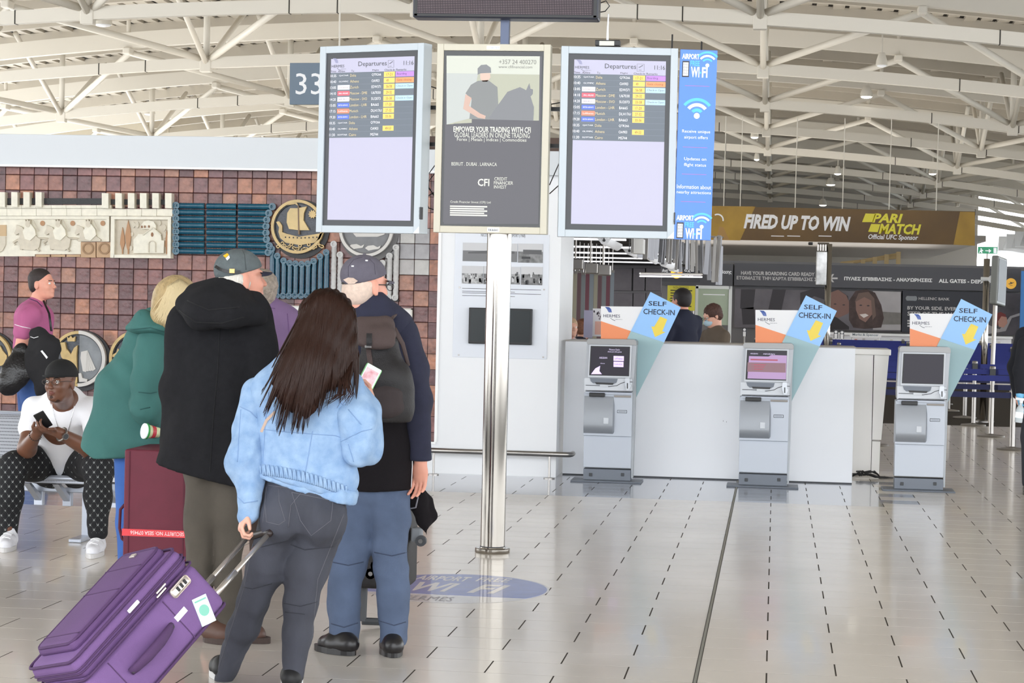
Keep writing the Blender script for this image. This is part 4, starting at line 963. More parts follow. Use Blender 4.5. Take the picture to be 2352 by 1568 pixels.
for s_, x0, y0, x1, y1, bo in (('EMPOWER YOUR TRADING WITH CFI', 172, 848, 670, 818, .02), ('GLOBAL LEADERS IN ONLINE TRADING', 178, 882, 664, 856, 0), ('Forex | Metals | Indices | Commodities', 195, 912, 642, 890, 0), ('BEIRUT . DUBAI . LARNACA', 160, 1064, 452, 1046, 0),
                               ('CFI', 328, 1196, 404, 1150, .02), ('CREDIT', 436, 1160, 518, 1140, 0), ('FINANCIER', 432, 1186, 556, 1166, 0), ('INVEST', 432, 1212, 514, 1192, 0), ('Credit Financier Invest (CFI) Ltd', 152, 1308, 412, 1294, 0)):
    z, q = A_(x0, y0), A_(x1, y1); w_.text(s_, z[0], q[0], z[1], q[1], .0082, bold=bo)
for k in range(5): z, q = A_(150, 1330+14*k), A_(390-20*(k % 2), 1325+14*k); w_.box(z[0], q[0], .0082, .0086, z[1], q[1])
obj('lettering', w_, mat('ad_text', (196, 196, 186), .3, emit=.25), scn)
w_ = MB()
for s_, x0, y0, x1, y1 in (('+357 24 400270', 465, 412, 705, 385), ('www.cfifinancial.com', 462, 438, 680, 422)): z, q = A_(x0, y0), A_(x1, y1); w_.text(s_, z[0], q[0], z[1], q[1], .0082)
obj('dark_lettering', w_, mat('ad_text2', (120, 120, 112), .3), scn)
z, q = A_(388, 318), A_(472, 297); s_ = obj('top_sticker', MB().box(z[0], q[0], -.002, 0, z[1], q[1]), M_wh, ad); z, q = A_(412, 312), A_(470, 302); obj('sticker_lettering', MB().text('Clear Channel', z[0], q[0], z[1], q[1], -.0026), M_logo, s_)
z, q = A_(392, 1490), A_(468, 1464); s_ = obj('bottom_sticker', MB().box(z[0], q[0], -.002, 0, z[1], q[1]), M_wh, ad); z, q = A_(398, 1484), A_(462, 1470); obj('sticker_lettering', MB().text('isaac', z[0], q[0], z[1], q[1], -.0026, bold=.02), M_bz, s_)
# antenna box on the right display
an = thing('wifi_access_box', 'black box with a white antenna on top of the right screen', 'router', P(1395, 106, 13.08)); 
obj('box', MB().box(-.075, .08, -.03, .05, 0, .035, .004), M_black, an); obj('label_plate', MB().box(-.048, .045, -.034, -.03, .0, .028), mat('label_cream', (225, 222, 210), .5), an)
obj('antenna', MB().tube([(.0, .0, .03), (.0, 0, .10), (.002, 0, .2)], [.008, .006, .004], 8), M_wh, an, sm=True)
# LED message sign
LY = 13.0
led = thing('message_board', 'black dot matrix message board above the middle screen', 'sign', P(1165, 45, LY), rot=(0, R_(.3), 0)); 
a, c = PL(led, 951, 45), PL(led, 1376, 45)
obj('housing', MB().box(a[0], c[0], -.06, .10, 0, .55, .012), mat('sign_case', (48, 50, 62), .35), led)
obj('frame_lip', MB().box(a[0]+.008, c[0]-.008, -.066, -.055, .008, .022).box(c[0]-.03, c[0]-.012, -.066, -.055, .01, .54).box(a[0]+.012, a[0]+.03, -.066, -.055, .01, .54), M_black, led)
obj('dot_panel', MB().box(a[0]+.03, c[0]-.03, -.064, -.05, .024, .53), mat('led_face', (44, 34, 42), .6), led)
b = MB(); n = int((c[0]-a[0]-.07)/.0105)
for i in range(n):
    for j in range(9): X_ = a[0]+.035+.0105*i; Z_ = .030+.0105*j; b.add([(X_-.0022, -.0645, Z_-.0022), (X_+.0022, -.0645, Z_-.0022), (X_+.0022, -.0645, Z_+.0022), (X_-.0022, -.0645, Z_+.0022)], [(0, 1, 2, 3)])
obj('unlit_dots', b, mat('led_dot', (150, 130, 134), .5), led, kind='stuff')
# hanging number sign
ns = quad_root('number_sign', 'grey hanging sign with the white desk number 33', 'sign', (667, 144), (790, 142), (665, 240), (790, 238), 24.5, 24.5)
a, c = PL(ns, 790, 144); obj('board', MB().box(0, a, 0, .05, 0, c, .004), mat('number_sign_grey', (104, 120, 136), .5), ns)
z, q = PL(ns, 679, 217), PL(ns, 740, 168); obj('numerals', MB().text('33', z[0], q[0], z[1], q[1], -.002), M_lt, ns)
obj('hanger', MB().tube([(a-.06, .02, c), (a-.06, .02, c+5)], .012, 6), M_beam, ns)
# floor sticker
fs = thing('floor_sticker', 'oval blue free wifi sticker on the floor by the pillar', 'sticker', (FL(1048, 1350).x, FL(1048, 1350).y, .0005))
rx, ry = (FL(1265, 1357).x-FL(832, 1348).x)/2, (FL(1040, 1315).y-FL(1040, 1383).y)/2
HM = Matrix(((1, 0, 0, 0), (0, 0, 1, 0), (0, -1, 0, 0), (0, 0, 0, 1)))      # lays an x,z drawing on the floor
HM = Matrix(((1, 0, 0, 0), (0, 0, 1, 0), (0, -1, 0, 0), (0, 0, 0, 1)))
obj('rim', MB().disc(0, 0, rx, ry, 0, -.0006, 56, M=HM), mat('sticker_white', (206, 204, 206), .25, coat=.4), fs)
obj('blue_field', MB().prism([(rx*.975*math.cos(R_(a)), ry*.965*math.sin(R_(a))) for a in range(-32, 213, 5)], -.0006, -.0012, M=HM), mat('sticker_blue', (78, 104, 186), .3, coat=.3, var=.1), fs)
b = MB()
b.text('AIRPORT', -rx*.55, rx*.05, ry*.45, ry*.78, -.0016, M=HM, bold=.03, shear=.2); b.text('FREE', rx*.12, rx*.5, ry*.5, ry*.78, -.0016, M=HM, bold=.02, shear=.2)
b.text('WI', -rx*.45, -rx*.0, -ry*.3, ry*.3, -.0016, M=HM, bold=.03, shear=.3); b.text('FI', rx*.16, rx*.55, -ry*.3, ry*.3, -.0016, M=HM, bold=.03, shear=.3)
obj('lettering', b, mat('sticker_text', (214, 212, 214), .3, coat=.3), fs)
b = MB(); b.text('HERMES', -rx*.45, rx*.1, -ry*.88, -ry*.62, -.0012, M=HM); obj('operator_lettering', b, mat('sticker_grey', (130, 128, 140), .3), fs)
# ================================================================== BEHIND THE COUNTER
def board(name, label, cat, x0, y0, x1, y1, Y, m, th=.03, group=None):
    t = quad_root(name, label, cat, (x0, y0), (x1, y0+(x1-x0)*.0227), (x0, y1), (x1, y1+(x1-x0)*.0227), Y, Y); t.location.y = Y
    if group: t['group'] = group
    a, c = PL(t, x1, y0+(x1-x0)*.0227); t['w'] = a; t['h'] = c
    obj('board', MB().box(0, a, 0, th, 0, c, .002), m, t); return t
def btext(t, nm, items, m, y=-.002, bold=.01):
    b = MB()
    for s_, x0, y0, x1, y1 in items:
        z, q = PL(t, x0, y1), PL(t, x0, y0); b.text(s_, z[0], PL(t, x1, y1)[0], z[1], q[1], y, bold=bold)
    return obj(nm, b, m, t)
M_gtxt = mat('sign_text_grey', (186, 184, 184), .5, emit=.05)
M_gate = mat('gate_band', (74, 74, 80), .5)
gt = board('direction_sign', 'long dark band with white gate directions in two languages', 'sign', 1686, 603, 2345, 655, 52, M_gate, .36)
btext(gt, 'boarding_text', [('HAVE YOUR BOARDING CARD READY', 1702, 622, 1871, 630.5), ('ΕΤΟΙΜΑΣΤΕ ΤΗΝ ΚΑΡΤΑ ΕΠΙΒΙΒΑΣΗΣ ΣΑΣ', 1692, 633.5, 1890, 641.5)], M_gtxt, bold=.03)
btext(gt, 'gate_text', [('ΠΥΛΕΣ ΕΠΙΒΙΒΑΣΗΣ - ΑΝΑΧΩΡΗΣΕΙΣ', 1939, 635, 2141, 643.5), ('ALL GATES - DEPARTURES', 2156, 640, 2305, 649)], mat('sign_text_white', (225, 225, 225), .5, emit=.08), bold=.035)
b = MB(); b.prism([PL(gt, *p) for p in [(1903, 639), (1912, 629), (1916, 629), (1911, 637), (1924, 637), (1924, 641), (1911, 641), (1916, 648), (1912, 648)]], -.002, 0); obj('arrow', b, M_gtxt, gt)
q = PL(gt, 2322, 651); o = obj('departure_symbol', MB().disc(q[0], q[1], .13, .13, -.004, 0, 28), mat('symbol_yellow', (238, 182, 70), .4, emit=.2), gt)
def plane_icon(mb, x, z, s, y): mb.prism([(x-s*.7, z-s*.05), (x-s*.5, z-s*.02), (x-s*.1, z+s*.05), (x-s*.25, z+s*.4), (x-s*.1, z+s*.4), (x+s*.3, z+s*.2), (x+s*.65, z+s*.35), (x+s*.7, z+s*.25), (x+s*.3, z), (x-s*.4, z-s*.2)], y, y+.001); mb.box(x-s*.3, x+s*.4, y, y+.001, z-s*.5, z-s*.42)
b = MB(); plane_icon(b, q[0], q[1], .1, -.006); obj('plane_icon', b, M_gate, o)
g2 = board('direction_sign', 'short dark overhead band behind the glass strips', 'sign', 1520, 603, 1684, 655, 52.0, M_gate, .36)
btext(g2, 'lettering', [('βασης', 1657, 620, 1680, 630)], M_wh)
# lit departures pictogram
dp = board('lit_sign', 'dark sign with a glowing orange departures pictogram', 'sign', 1520, 610, 1608, 646, 50.0, mat('sign_dark', (52, 52, 58), .5), .1)
obj('hanger', MB().tube([(.1, .05, dp['h']), (.1, .05, dp['h']+5.5)], .02, 6).tube([(dp['w']-.1, .05, dp['h']), (dp['w']-.1, .05, dp['h']+5.5)], .02, 6), M_dark, dp)
q = PL(dp, 1554, 626); b = MB().disc(q[0], q[1], .135, .135, -.006, 0, 28); o = obj('orange_disc', b, mat('sign_orange_lit', (255, 150, 20), .4, emit=1.5), dp)
b = MB(); plane_icon(b, q[0], q[1], .11, -.009); obj('plane_icon', b, M_black, o)
btext(dp, 'lettering', [('Ανα', 1521, 617, 1534, 625), ('αχω', 1572, 618, 1594, 625), ('ures', 1572, 628, 1592, 634)], M_wh)
# adverts
M_adk = mat('poster_dark', (48, 44, 50), .5); M_adn = mat('poster_navy', (40, 42, 52), .5)
po = board('poster', 'wide photo poster of a smiling couple with long hair under the gate sign', 'poster', 1686, 662, 2070, 752, 52, mat('poster_ground', (96, 92, 98), .5, var=.35, vs=1.2), .28)
M_sky2 = mat('poster_sky', (170, 166, 168), .6, var=.08, vs=2)
def pp(t, nm, pts, m_, y): return obj(nm, MB().prism([PL(t, *p) for p in pts], y, y+.002), m_, t)
pp(po, 'pale_background', [(2005, 668), (2069, 670), (2069, 758), (2005, 757)], M_sky2, -.004); pp(po, 'field_print', [(2018, 715), (2069, 718), (2069, 745), (2025, 745)], mat('poster_olive', (120, 116, 112), .6, var=.1), -.006)
pp(po, 'dark_pillar', [(1702, 664), (1735, 664), (1730, 710), (1700, 708)], M_adk, -.004); pp(po, 'dark_pillar', [(1775, 664), (1805, 665), (1795, 712), (1765, 710)], M_adk, -.004); pp(po, 'dark_box', [(1703, 708), (1732, 705), (1735, 745), (1706, 745)], M_adk, -.004)
pp(po, 'man_coat', [(1830, 756), (1840, 725), (1880, 700), (1900, 712), (1950, 750), (1950, 757)], mat('poster_coat', (42, 36, 40), .6), -.006)
pp(po, 'man_hair', [(1838, 700), (1838, 672), (1870, 662), (1925, 664), (1948, 680), (1950, 700), (1925, 712), (1900, 690), (1870, 680)], M_adk, -.008)
pp(po, 'man_face', [(1898, 675), (1925, 665), (1944, 678), (1955, 705), (1948, 720), (1925, 730), (1905, 722), (1895, 700)], mat('poster_skin', (128, 96, 88), .6), -.010)
pp(po, 'woman_hair', [(1950, 735), (1950, 690), (1965, 668), (1990, 664), (2010, 672), (2024, 700), (2030, 730), (2024, 752), (1985, 755), (1960, 752)], mat('poster_hair', (70, 54, 52), .6, var=.3, vs=6), -.012)
pp(po, 'woman_face', [(1965, 690), (1978, 676), (1998, 678), (2006, 700), (2003, 722), (1988, 740), (1974, 732), (1966, 712)], mat('poster_skin2', (140, 108, 98), .6), -.014)
pp(po, 'smile', [(1974, 722), (1988, 720), (1995, 724), (1984, 730)], mat('poster_teeth', (220, 210, 205), .5), -.016)
pp(po, 'fringe', [(1963, 694), (1972, 673), (1995, 670), (2008, 685), (2012, 725), (2004, 735), (2001, 690), (1985, 682)], mat('poster_hair2', (110, 90, 82), .6), -.016)
for e_ in ((1977, 701), (1994, 702)): pp(po, 'eye', [(e_[0]-4, e_[1]), (e_[0], e_[1]-2), (e_[0]+4, e_[1]), (e_[0], e_[1]+1.5)], M_adk, -.016)
for e_ in ((1918, 698), (1938, 700)): pp(po, 'eye', [(e_[0]-4, e_[1]), (e_[0], e_[1]-1.5), (e_[0]+4, e_[1]), (e_[0], e_[1]+1.5)], M_adk, -.012)
hb = board('poster', 'dark bank poster with white slogan text right of the couple', 'poster', 2071, 667, 2258, 762, 52, M_adn, .28)
btext(hb, 'bank_name', [('HELLENIC BANK', 2110, 682, 2181, 688.5)], M_gtxt); z, q = PL(hb, 2082, 690), PL(hb, 2105, 680); obj('bank_emblem', MB().box(z[0], q[0], -.004, 0, z[1], q[1], .0).disc(z[0]+.04, (z[1]+q[1])/2, .06, .06, -.006, -.004, 14).disc(q[0]-.04, (z[1]+q[1])/2, .06, .06, -.006, -.004, 14), mat('bank_grey', (130, 134, 138), .5), hb)
btext(hb, 'slogan', [('BY YOUR SIDE, EVERY', 2084, 702.5, 2205, 712), ('STEP OF THE WAY', 2084, 715, 2205, 724.5)], M_gtxt, bold=.02)
b = MB()
for k in range(3): z, q = PL(hb, 2084, 738+6*k), PL(hb, 2100, 735+6*k); b.box(z[0], q[0], -.003, 0, z[1], q[1])
obj('small_print', b, M_gtxt, hb)
rp = board('poster', 'poster of red haired travellers in a car at the right edge', 'poster', 2262, 672, 2344, 768, 52, mat('poster_car', (74, 70, 76), .5, var=.3, vs=2.5), .28)
pp(rp, 'red_hair', [(2280, 730), (2283, 722), (2298, 716), (2310, 722), (2312, 735), (2300, 740), (2290, 748), (2280, 742)], mat('poster_red', (120, 50, 48), .6), -.006)
pp(rp, 'face', [(2300, 726), (2312, 728), (2314, 742), (2305, 752), (2294, 750), (2292, 738)], mat('poster_skin3', (186, 140, 124), .6), -.008)
pp(rp, 'car_window', [(2262, 742), (2285, 752), (2296, 756), (2320, 726), (2344, 718), (2344, 724), (2324, 730), (2310, 760), (2262, 768)], mat('poster_pale', (160, 156, 158), .6), -.004)
bp = board('poster', 'narrow blue poster strip at the far right edge of the gates', 'poster', 2342, 622, 2400, 768, 51, mat('poster_blue', (60, 130, 200), .5), .1)
# structure of the gate portal
w = MB(); a = P(1500, 600, 52.4); c = P(2420, 620, 52.4); w.box(a.x, c.x, 52.35, 52.7, 0, 2.62); o = obj('wall_gates', w, mat('gate_wall', (112, 110, 112), .6)); o['kind'] = 'structure'
# gold banner
bn = board('banner', 'gold and brown sponsor banner hanging across the hall', 'banner', 1560, 470, 2240, 548, 60, mat('banner_brown', (84, 62, 34), .5, c2=(112, 84, 40), vs=.5), .06)
pp(bn, 'gold_glow', [(1560, 472), (1735, 474), (1700, 552), (1560, 549)], mat('banner_gold', (150, 116, 40), .5, c2=(176, 140, 50), vs=1.2), -.004)
pp(bn, 'gold_glow', [(2205, 486), (2239, 487), (2239, 564), (2190, 562)], mat('banner_gold', (150, 116, 40), .5), -.004)
pp(bn, 'figure_print', [(1645, 550), (1652, 520), (1662, 522), (1672, 545), (1676, 551)], mat('banner_tan', (170, 130, 70), .5), -.006)
b = MB(); q = PL(bn, 1648, 505); b.ring(q[0], q[1], .14, .18, -.008, -.004, 14, -10, 120); obj('white_handle_mark', b, M_lt, bn)
b = MB(); z, q = PL(bn, 1708, 528), PL(bn, 1954, 499); b.text('FIRED UP TO WIN', z[0], q[0], z[1]+.03, q[1]+.03, -.008, bold=.045, shear=.25, rot=R_(-.4)); obj('slogan', b, M_lt, bn)
M_by = mat('banner_yellow', (214, 204, 44), .4, emit=.05)
b = MB()
for s_, x0, y0, x1, y1 in (('PARI', 2003, 491, 2074, 511), ('MATCH', 2018, 515, 2116, 537)): z, q = PL(bn, x0, y1), PL(bn, x1, y0); b.text(s_, z[0], q[0], z[1], q[1], -.008, bold=.04, shear=.25)
b.prism([PL(bn, *p) for p in [(1988, 490), (2012, 491), (2005, 510), (1980, 510)]], -.008, -.004); b.prism([PL(bn, *p) for p in [(2001, 514), (2022, 515), (2016, 533), (1994, 532)]], -.008, -.004); obj('brand_block', b, M_by, bn)
b = MB(); z, q = PL(bn, 1994, 552), PL(bn, 2109, 540); b.text('Official UFC Sponsor', z[0], q[0], z[1], q[1], -.008, bold=.02, shear=.2)
for x in (1771, 1808, 1880): z, q = PL(bn, x, 546), PL(bn, x+30, 538); b.box(z[0], q[0], -.008, -.006, (z[1]+q[1])/2-.012, (z[1]+q[1])/2+.012)
obj('small_lettering', b, M_lt, bn)
b = MB()
for x in (1662, 1700, 1826, 1935, 2042, 2150): z = PL(bn, x, 474+(x-1560)*.0227); b.tube([(z[0], .03, z[1]-.05), (z[0], .03, z[1]+2.6)], .014, 6)
obj('hanging_rod', b, M_beam, bn)
# green exit sign
ex = board('exit_sign', 'green running man exit sign hanging at the right', 'sign', 2246, 566, 2291, 582, 40, mat('exit_green', (34, 132, 92), .4, emit=.3), .04)
obj('hanger', MB().tube([(ex['w']*.5, .02, 0), (ex['w']*.5, .02, -ex.location.z+.0)], .02, 6), M_steelb, ex)
b = MB(); 
for pts in ([(2252, 570), (2255, 570), (2255, 573), (2252, 573)], [(2250, 575), (2256, 573), (2259, 576), (2255, 577), (2257, 581), (2254, 581), (2252, 578), (2249, 581), (2248, 580), (2251, 576)], [(2263, 574.5), (2271, 574.8), (2271, 571), (2277, 576), (2271, 581), (2271, 577), (2263, 576.5)], [(2282, 569), (2289, 569), (2289, 582), (2282, 581)]): b.prism([PL(ex, *p) for p in pts], -.003, 0)
obj('pictogram', b, M_wh, ex)
# scanner arch posts in the middle of the hall
def mast(label, x, ytop, Y, xb):
    a = P(xb, 770, Y); t = thing('steel_mast', label, 'post', (a.x, Y, 0)); zt_ = P(x, ytop, Y).z
    obj('mast', MB().tube([(0, 0, 0), (0, 0, zt_)], .045, 12), M_steel, t, sm=True); obj('foot', MB().lathe([(.16, 0), (.16, .02), (.06, .03)], n=20), M_steelb, t, sm=2); return t, zt_
t, z_ = mast('tall steel mast with a mirrored hanging box behind the middle kiosk', 1901, 560, 30, 1899)
obj('arm', MB().tube([(0, 0, z_), (-.16, 0, z_)], .02, 8), M_steelb, t); a = P(1888, 562, 30).x-t.location.x
bx_ = obj('mirror_box', MB().box(a-.075, a+.075, -.06, .06, P(1888, 655, 30).z, P(1888, 577, 30).z, .012), mat('mirror_box_grey', (150, 150, 150), .35, .6, c2=(206, 206, 206), vs=7, bump=.6, bs=9), t)
b = MB()
for k in range(4): b.box(a-.065+.036*k, a-.045+.036*k, -.05, .05, P(1888, 576, 30).z, z_-.01)
obj('hanger_fins', b, M_steelb, t); obj('camera_knob', MB().lathe([(.03, -.02), (.035, 0), (.03, .02)], (-.26, 0, z_), 10), M_black, t, sm=True)
t, z_ = mast('tall steel mast with a round lamp near the exit sign', 2268, 594, 30, 2262)
obj('lamp_head', MB().tube([(-.08, -.05, P(2270, 641, 30).z), (.14, -.05, P(2270, 641, 30).z)], .03, 10).lathe([(.035, 0), (.055, .0), (.055, .03)], n=16, M=Matrix.Translation((.07, -.06, P(2270, 641, 30).z))@Matrix.Rotation(R_(90), 4, 'X')), M_lt, t, sm=2)
fd = thing('fold_out_monitor', 'grey tilted monitor seen edge-on beside the exit sign mast', 'monitor', P(2293, 660, 29.5), rot=(0, R_(4), R_(70)))
obj('case', MB().box(-.25, .25, -.05, .05, -.25, .42, .02), mat('monitor_grey', (110, 112, 108), .4), fd); obj('screen', MB().box(-.22, .22, -.054, -.05, -.2, .38), M_black, fd); obj('stand', MB().tube([(0, .03, -.2), (0, .03, -1.86)], .03, 10), M_steelb, fd)
# golden stair-like frame in the distance
gf = thing('roof_frame', 'tan slanting metal frame far away above the gate sign', 'frame', P(2000, 600, 70))
b = MB(); g0 = P(2000, 600, 70)
for k in range(5): a = P(1955+27*k, 603, 70)-g0; c = P(1955+27*k, 602-6*k, 70)-g0; obj('upright', MB().box(a.x-.07, a.x+.07, -.1, .1, a.z-.2, c.z), mat('frame_tan', (170, 150, 110), .5), gf)
for d_ in (0, 6, 12): a = P(1930, 608-d_*.3, 70)-g0; c = P(2066, 583+d_*.6, 70)-g0; obj('slanting_rail', MB().tube([tuple(a), tuple(c)], .05, 6), mat('frame_tan', (170, 150, 110), .5), gf)
# ---- check-in hall behind the counter
w = MB(); a = P(1300, 600, 40); c = P(1520, 600, 40); w.box(a.x-1.6, c.x, 40, 40.2, 0, 2.5); wb = obj('wall_check_in', w, mat('check_wall', (112, 108, 110), .5)); wb['kind'] = 'structure'
for i, (x0, x1) in enumerate(((1402, 1450), (1455, 1480), (1484, 1518))):
    for j, (y0, y1) in enumerate(((615, 668), (672, 790))):
        a = P(x0, y0, 39.9); c = P(x1, y1, 39.9); obj('cladding_panel', MB().box(a.x, c.x, 39.93, 40.0, c.z, a.z, .006), mat('cladding', (104, 98, 102), .4, var=.08), wb)
M_gls = mat('clear_strip', (190, 196, 200), .15, alpha=.45, coat=.5)
rr = random.Random(9)
for i in range(11):
    x = 1312+9.5*i; a = P(x, 625+rr.uniform(-3, 3), 24+.2*i); c = P(x, 792, 24+.2*i); cl = [(148, 158, 166), (176, 170, 150), (120, 92, 98), (140, 146, 150), (130, 80, 92)][i % 5]
    t = thing('hanging_strip', 'translucent %s hanging strip, %s from the left behind the counter' % (('bluish', 'sandy', 'dull pink', 'grey', 'reddish')[i % 5], ('first', 'second', 'third', 'fourth', 'fifth', 'sixth', 'seventh', 'eighth', 'ninth', 'tenth', 'last')[i]), 'strip', (a.x, a.y, c.z), group='hanging strips behind the counter')
    obj('sheet', MB().box(-.022, .022, -.004, .004, 0, a.z-c.z), mat('strip%d' % (i % 5), cl, .3, alpha=.8), t); obj('top_clip', MB().box(-.024, .024, -.01, .01, a.z-c.z-.02, a.z-c.z+.01), M_steelb, t); obj('cord', MB().tube([(0, 0, a.z-c.z), (0, 0, 2.4-c.z)], .004, 5), M_steelb, t)
for (x, y, wd) in ((1322, 598, 'leftmost'), (1356, 608, 'middle'), (1385, 612, 'rightmost')):
    a = P(x, y, 23); t = thing('spot_lamp', wd+' of three grey spot lamps hanging over the left end of the counter', 'lamp', a, group='spot lamps over the counter')
    obj('body', MB().box(-.05, .09, -.05, .05, -.10, .02, .012), M_steelb, t); obj('stem', MB().tube([(0, 0, 0), (0, 0, 2.4-a.z)], .01, 6), M_steelb, t)
# slatted ceiling with light lines
zc0 = 2.26
w = MB(); a = P(1312, 545, 21).x; w.box(a-1.4, -1.5, 20.0, 41, zc0+.12, zc0+.18); sl = obj('ceiling_check_in', w, mat('slat_black', (24, 24, 26), .6)); sl['kind'] = 'structure'
for k in range(30):
    yy = 20.3+.7*k; obj('slat', MB().box(a-1.4, -1.5, yy, yy+.26, zc0, zc0+.10, .004), mat('slat_dark', (40, 38, 38), .5), sl)
for k in range(5):
    yy = 22.5+3.4*k; obj('light_line', MB().box(a-1.3, -1.62, yy, yy+.12, zc0-.02, zc0-.002), mat('light_line', (250, 250, 255), .4, emit=1.6), sl)
for i, (x0, y0, x1, y1) in enumerate(((1388, 552, 1422, 568), (1446, 576, 1468, 586), (1490, 587, 1510, 600), (1524, 604, 1545, 612), (1543, 616, 1560, 620))):
    Y = 20.4+1.3*i; a = P(x0, y0, Y); c = P(x1, y1, Y+.5)
    t = thing('tube_lamp', 'white winged tube lamp over the desks, %s in the receding row' % ('nearest', 'second', 'third', 'fourth', 'farthest')[i], 'lamp', a, group='tube lamps over the desks'); d_ = c-a
    obj('reflector', MB().tube([(0, 0, 0), tuple(d_)], [.045, .045], 10, sx=.5), M_wh, t, sm=2); obj('end_cap', MB().prism([(-.07, .02), (.07, .02), (.03, -.03), (-.03, -.03)], -.02, 0), M_lt, t); obj('knob', MB().disc(0, 0, .014, .014, -.03, -.02, 10), M_black, t)
    obj('wire', MB().tube([(0, -.025, 0), (0, -.025, max(.05, 2.25-a.z))], .005, 5), M_black, t)
t = thing('light_batten', 'long white light batten hanging under the pictogram sign', 'lamp', P(1470, 634, 24)); d_ = P(1612, 636, 25)-t.location
obj('batten', MB().tube([(0, 0, 0), tuple(d_)], .009, 8), mat('batten_lit', (250, 248, 255), .4, emit=1.2), t); obj('housing', MB().tube([(0, 0, .03), tuple(d_+Vector((0, 0, .03)))], .014, 6), M_steelb, t)
# glass shard screen
ga = thing('glass_plate_screen', 'hanging screen of many mirrored glass plates above the desks', 'chandelier', P(1560, 560, 22))
g0 = ga.location; M_plate = mat('plate_glass', (132, 132, 136), .3, .5); M_plate2 = mat('plate_pale', (156, 153, 150), .35, .1)
rr = random.Random(4); n = 0
for r in range(3):
    for i in range(24):
        s = i/23; Y = 20.5+7.5*s+.5*r; x = 1456+198*s+rr.uniform(-4, 4)+3*r; yt = 540+28*s*(r > 0)+rr.uniform(-4, 4); yb = 582+66*s-14*r*(s < .9)+rr.uniform(-7, 7)
        a = P(x, yt, Y)-g0; c = P(x, yb, Y)-g0; wd = .024*rr.uniform(.6, 1.3)
        R0 = Matrix.Translation((a.x, a.y, c.z))@Matrix.Rotation(rr.uniform(-.5, .5), 4, 'Z')@Matrix.Rotation(rr.uniform(-.05, .05), 4, 'Y')
        obj('glass_plate', MB().box(-wd, wd, -.006, .006, 0, a.z-c.z, .002, M=R0), M_plate if rr.random() < .6 else M_plate2, ga); n += 1
b = MB()
for r in range(3): a = P(1456+3*r, 538, 20.5+.5*r)-g0; c = P(1654+3*r, 548, 28+.5*r)-g0; b.tube([tuple(a+Vector((0, 0, .02))), tuple(c+Vector((0, 0, .02)))], .012, 6)
obj('carrier_rail', b, M_steelb, ga)
w_ = board('light_box', 'pale curved box hanging left of the glass plates', 'lamp', 1450, 548, 1478, 582, 20.6, mat('box_pale', (214, 212, 208), .4), .3)
# notices and whiteboard
yn = board('notice', 'yellow printed notice beside the man in navy', 'notice', 1532, 655, 1597, 712, 26.5, mat('notice_yellow', (206, 196, 60), .5, var=.05), .02)
obj('stand', MB().tube([(.02, .03, .3), (.02, .03, -1.2-.30)], .012, 6).tube([(yn['w']-.02, .03, .3), (yn['w']-.02, .03, -1.5)], .012, 6), M_steelb, yn)
b = MB(); z, q = PL(yn, 1546, 663), PL(yn, 1582, 658); b.text('PASSENGERS NOTICE', z[0], q[0], z[1], q[1], -.001)
for k in range(7): z, q = PL(yn, 1540, 668+6*k), PL(yn, 1590-(k*7) % 20, 666+6*k); b.box(z[0], q[0], -.001, 0, z[1], q[1])
obj('lettering', b, mat('notice_ink', (90, 86, 40), .6), yn)
gb = board('partition', 'pale green framed partition behind the masked woman', 'partition', 1602, 657, 1680, 745, 26.6, mat('partition_green', (160, 172, 150), .4), .03)
b = MB(); W2, H2 = gb['w'], gb['h']; b.box(-.03, W2, -.02, .04, H2-.03, H2+.01).box(-.035, 0, -.02, .04, -.9, H2).box(W2-.03, W2+.01, -.02, .04, -.9, H2+.01); obj('frame', b, mat('partition_frame', (210, 212, 210), .4), gb)
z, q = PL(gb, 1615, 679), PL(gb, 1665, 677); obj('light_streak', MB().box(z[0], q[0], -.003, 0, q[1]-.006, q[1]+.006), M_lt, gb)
lf = board('leaflet_holder', 'purple grey leaflet card leaning on the counter', 'card', 1340, 712, 1362, 775, 19.4, mat('card_mauve', (150, 146, 170), .4), .01)
ps = board('counter_notice', 'printed pink and white notice standing on the counter', 'notice', 1360, 708, 1384, 772, 19.5, mat('notice_white', (222, 220, 224), .4), .01)
z, q = PL(ps, 1366, 768), PL(ps, 1384, 738); obj('pink_block', MB().box(z[0], q[0], -.001, 0, z[1], q[1]), mat('notice_pink', (226, 176, 160), .5), ps)
b = MB(); rr = random.Random(2)
for k in range(12): z = PL(ps, rr.uniform(1364, 1382), rr.uniform(714, 732)); b.box(z[0]-.006, z[0]+.006, -.001, 0, z[1]-.008, z[1]+.008)
obj('icons', b, mat('icon_grey', (120, 110, 120), .6), ps)
# ================================================================== STANCHIONS
M_belt = mat('belt_navy', (22, 36, 120), .6); M_beltd = mat('belt_dark', (16, 24, 76), .6)
sp_ = None
def stanchion(L, lettered=False):
    t = thing('belt_post', 'steel belt post', 'barrier post', (0, 0, 0), group='steel belt posts in the queue lanes')
    obj('post', MB().lathe([(.030, .02), (.030, .80), (.036, .80), (.036, .87), (.03, .88)], n=16), M_steelb, t, sm=2)
    obj('base', MB().lathe([(.17, 0), (.172, .006), (.165, .02), (.05, .032), (.03, .04)], n=28), M_steelb, t, sm=2)
    for z in (.775, .585):
        o = obj('belt', MB().box(.03, L, -.004, .004, z, z+.065), M_belt if z > .7 else M_beltd, t)
        if lettered and z < .7:
            b = MB(); b.text('HERMES', L*.22, L*.22+.26, z+.018, z+.05, -.0055); b.text('HERMES', L*.62, L*.62+.26, z+.018, z+.05, -.0055); obj('lettering', b, mat('belt_text', (90, 100, 150), .6), o)
    obj('belt_head', MB().box(-.036, .036, -.036, .036, .76, .85, .004), M_dark, t)
    return t
spots = []
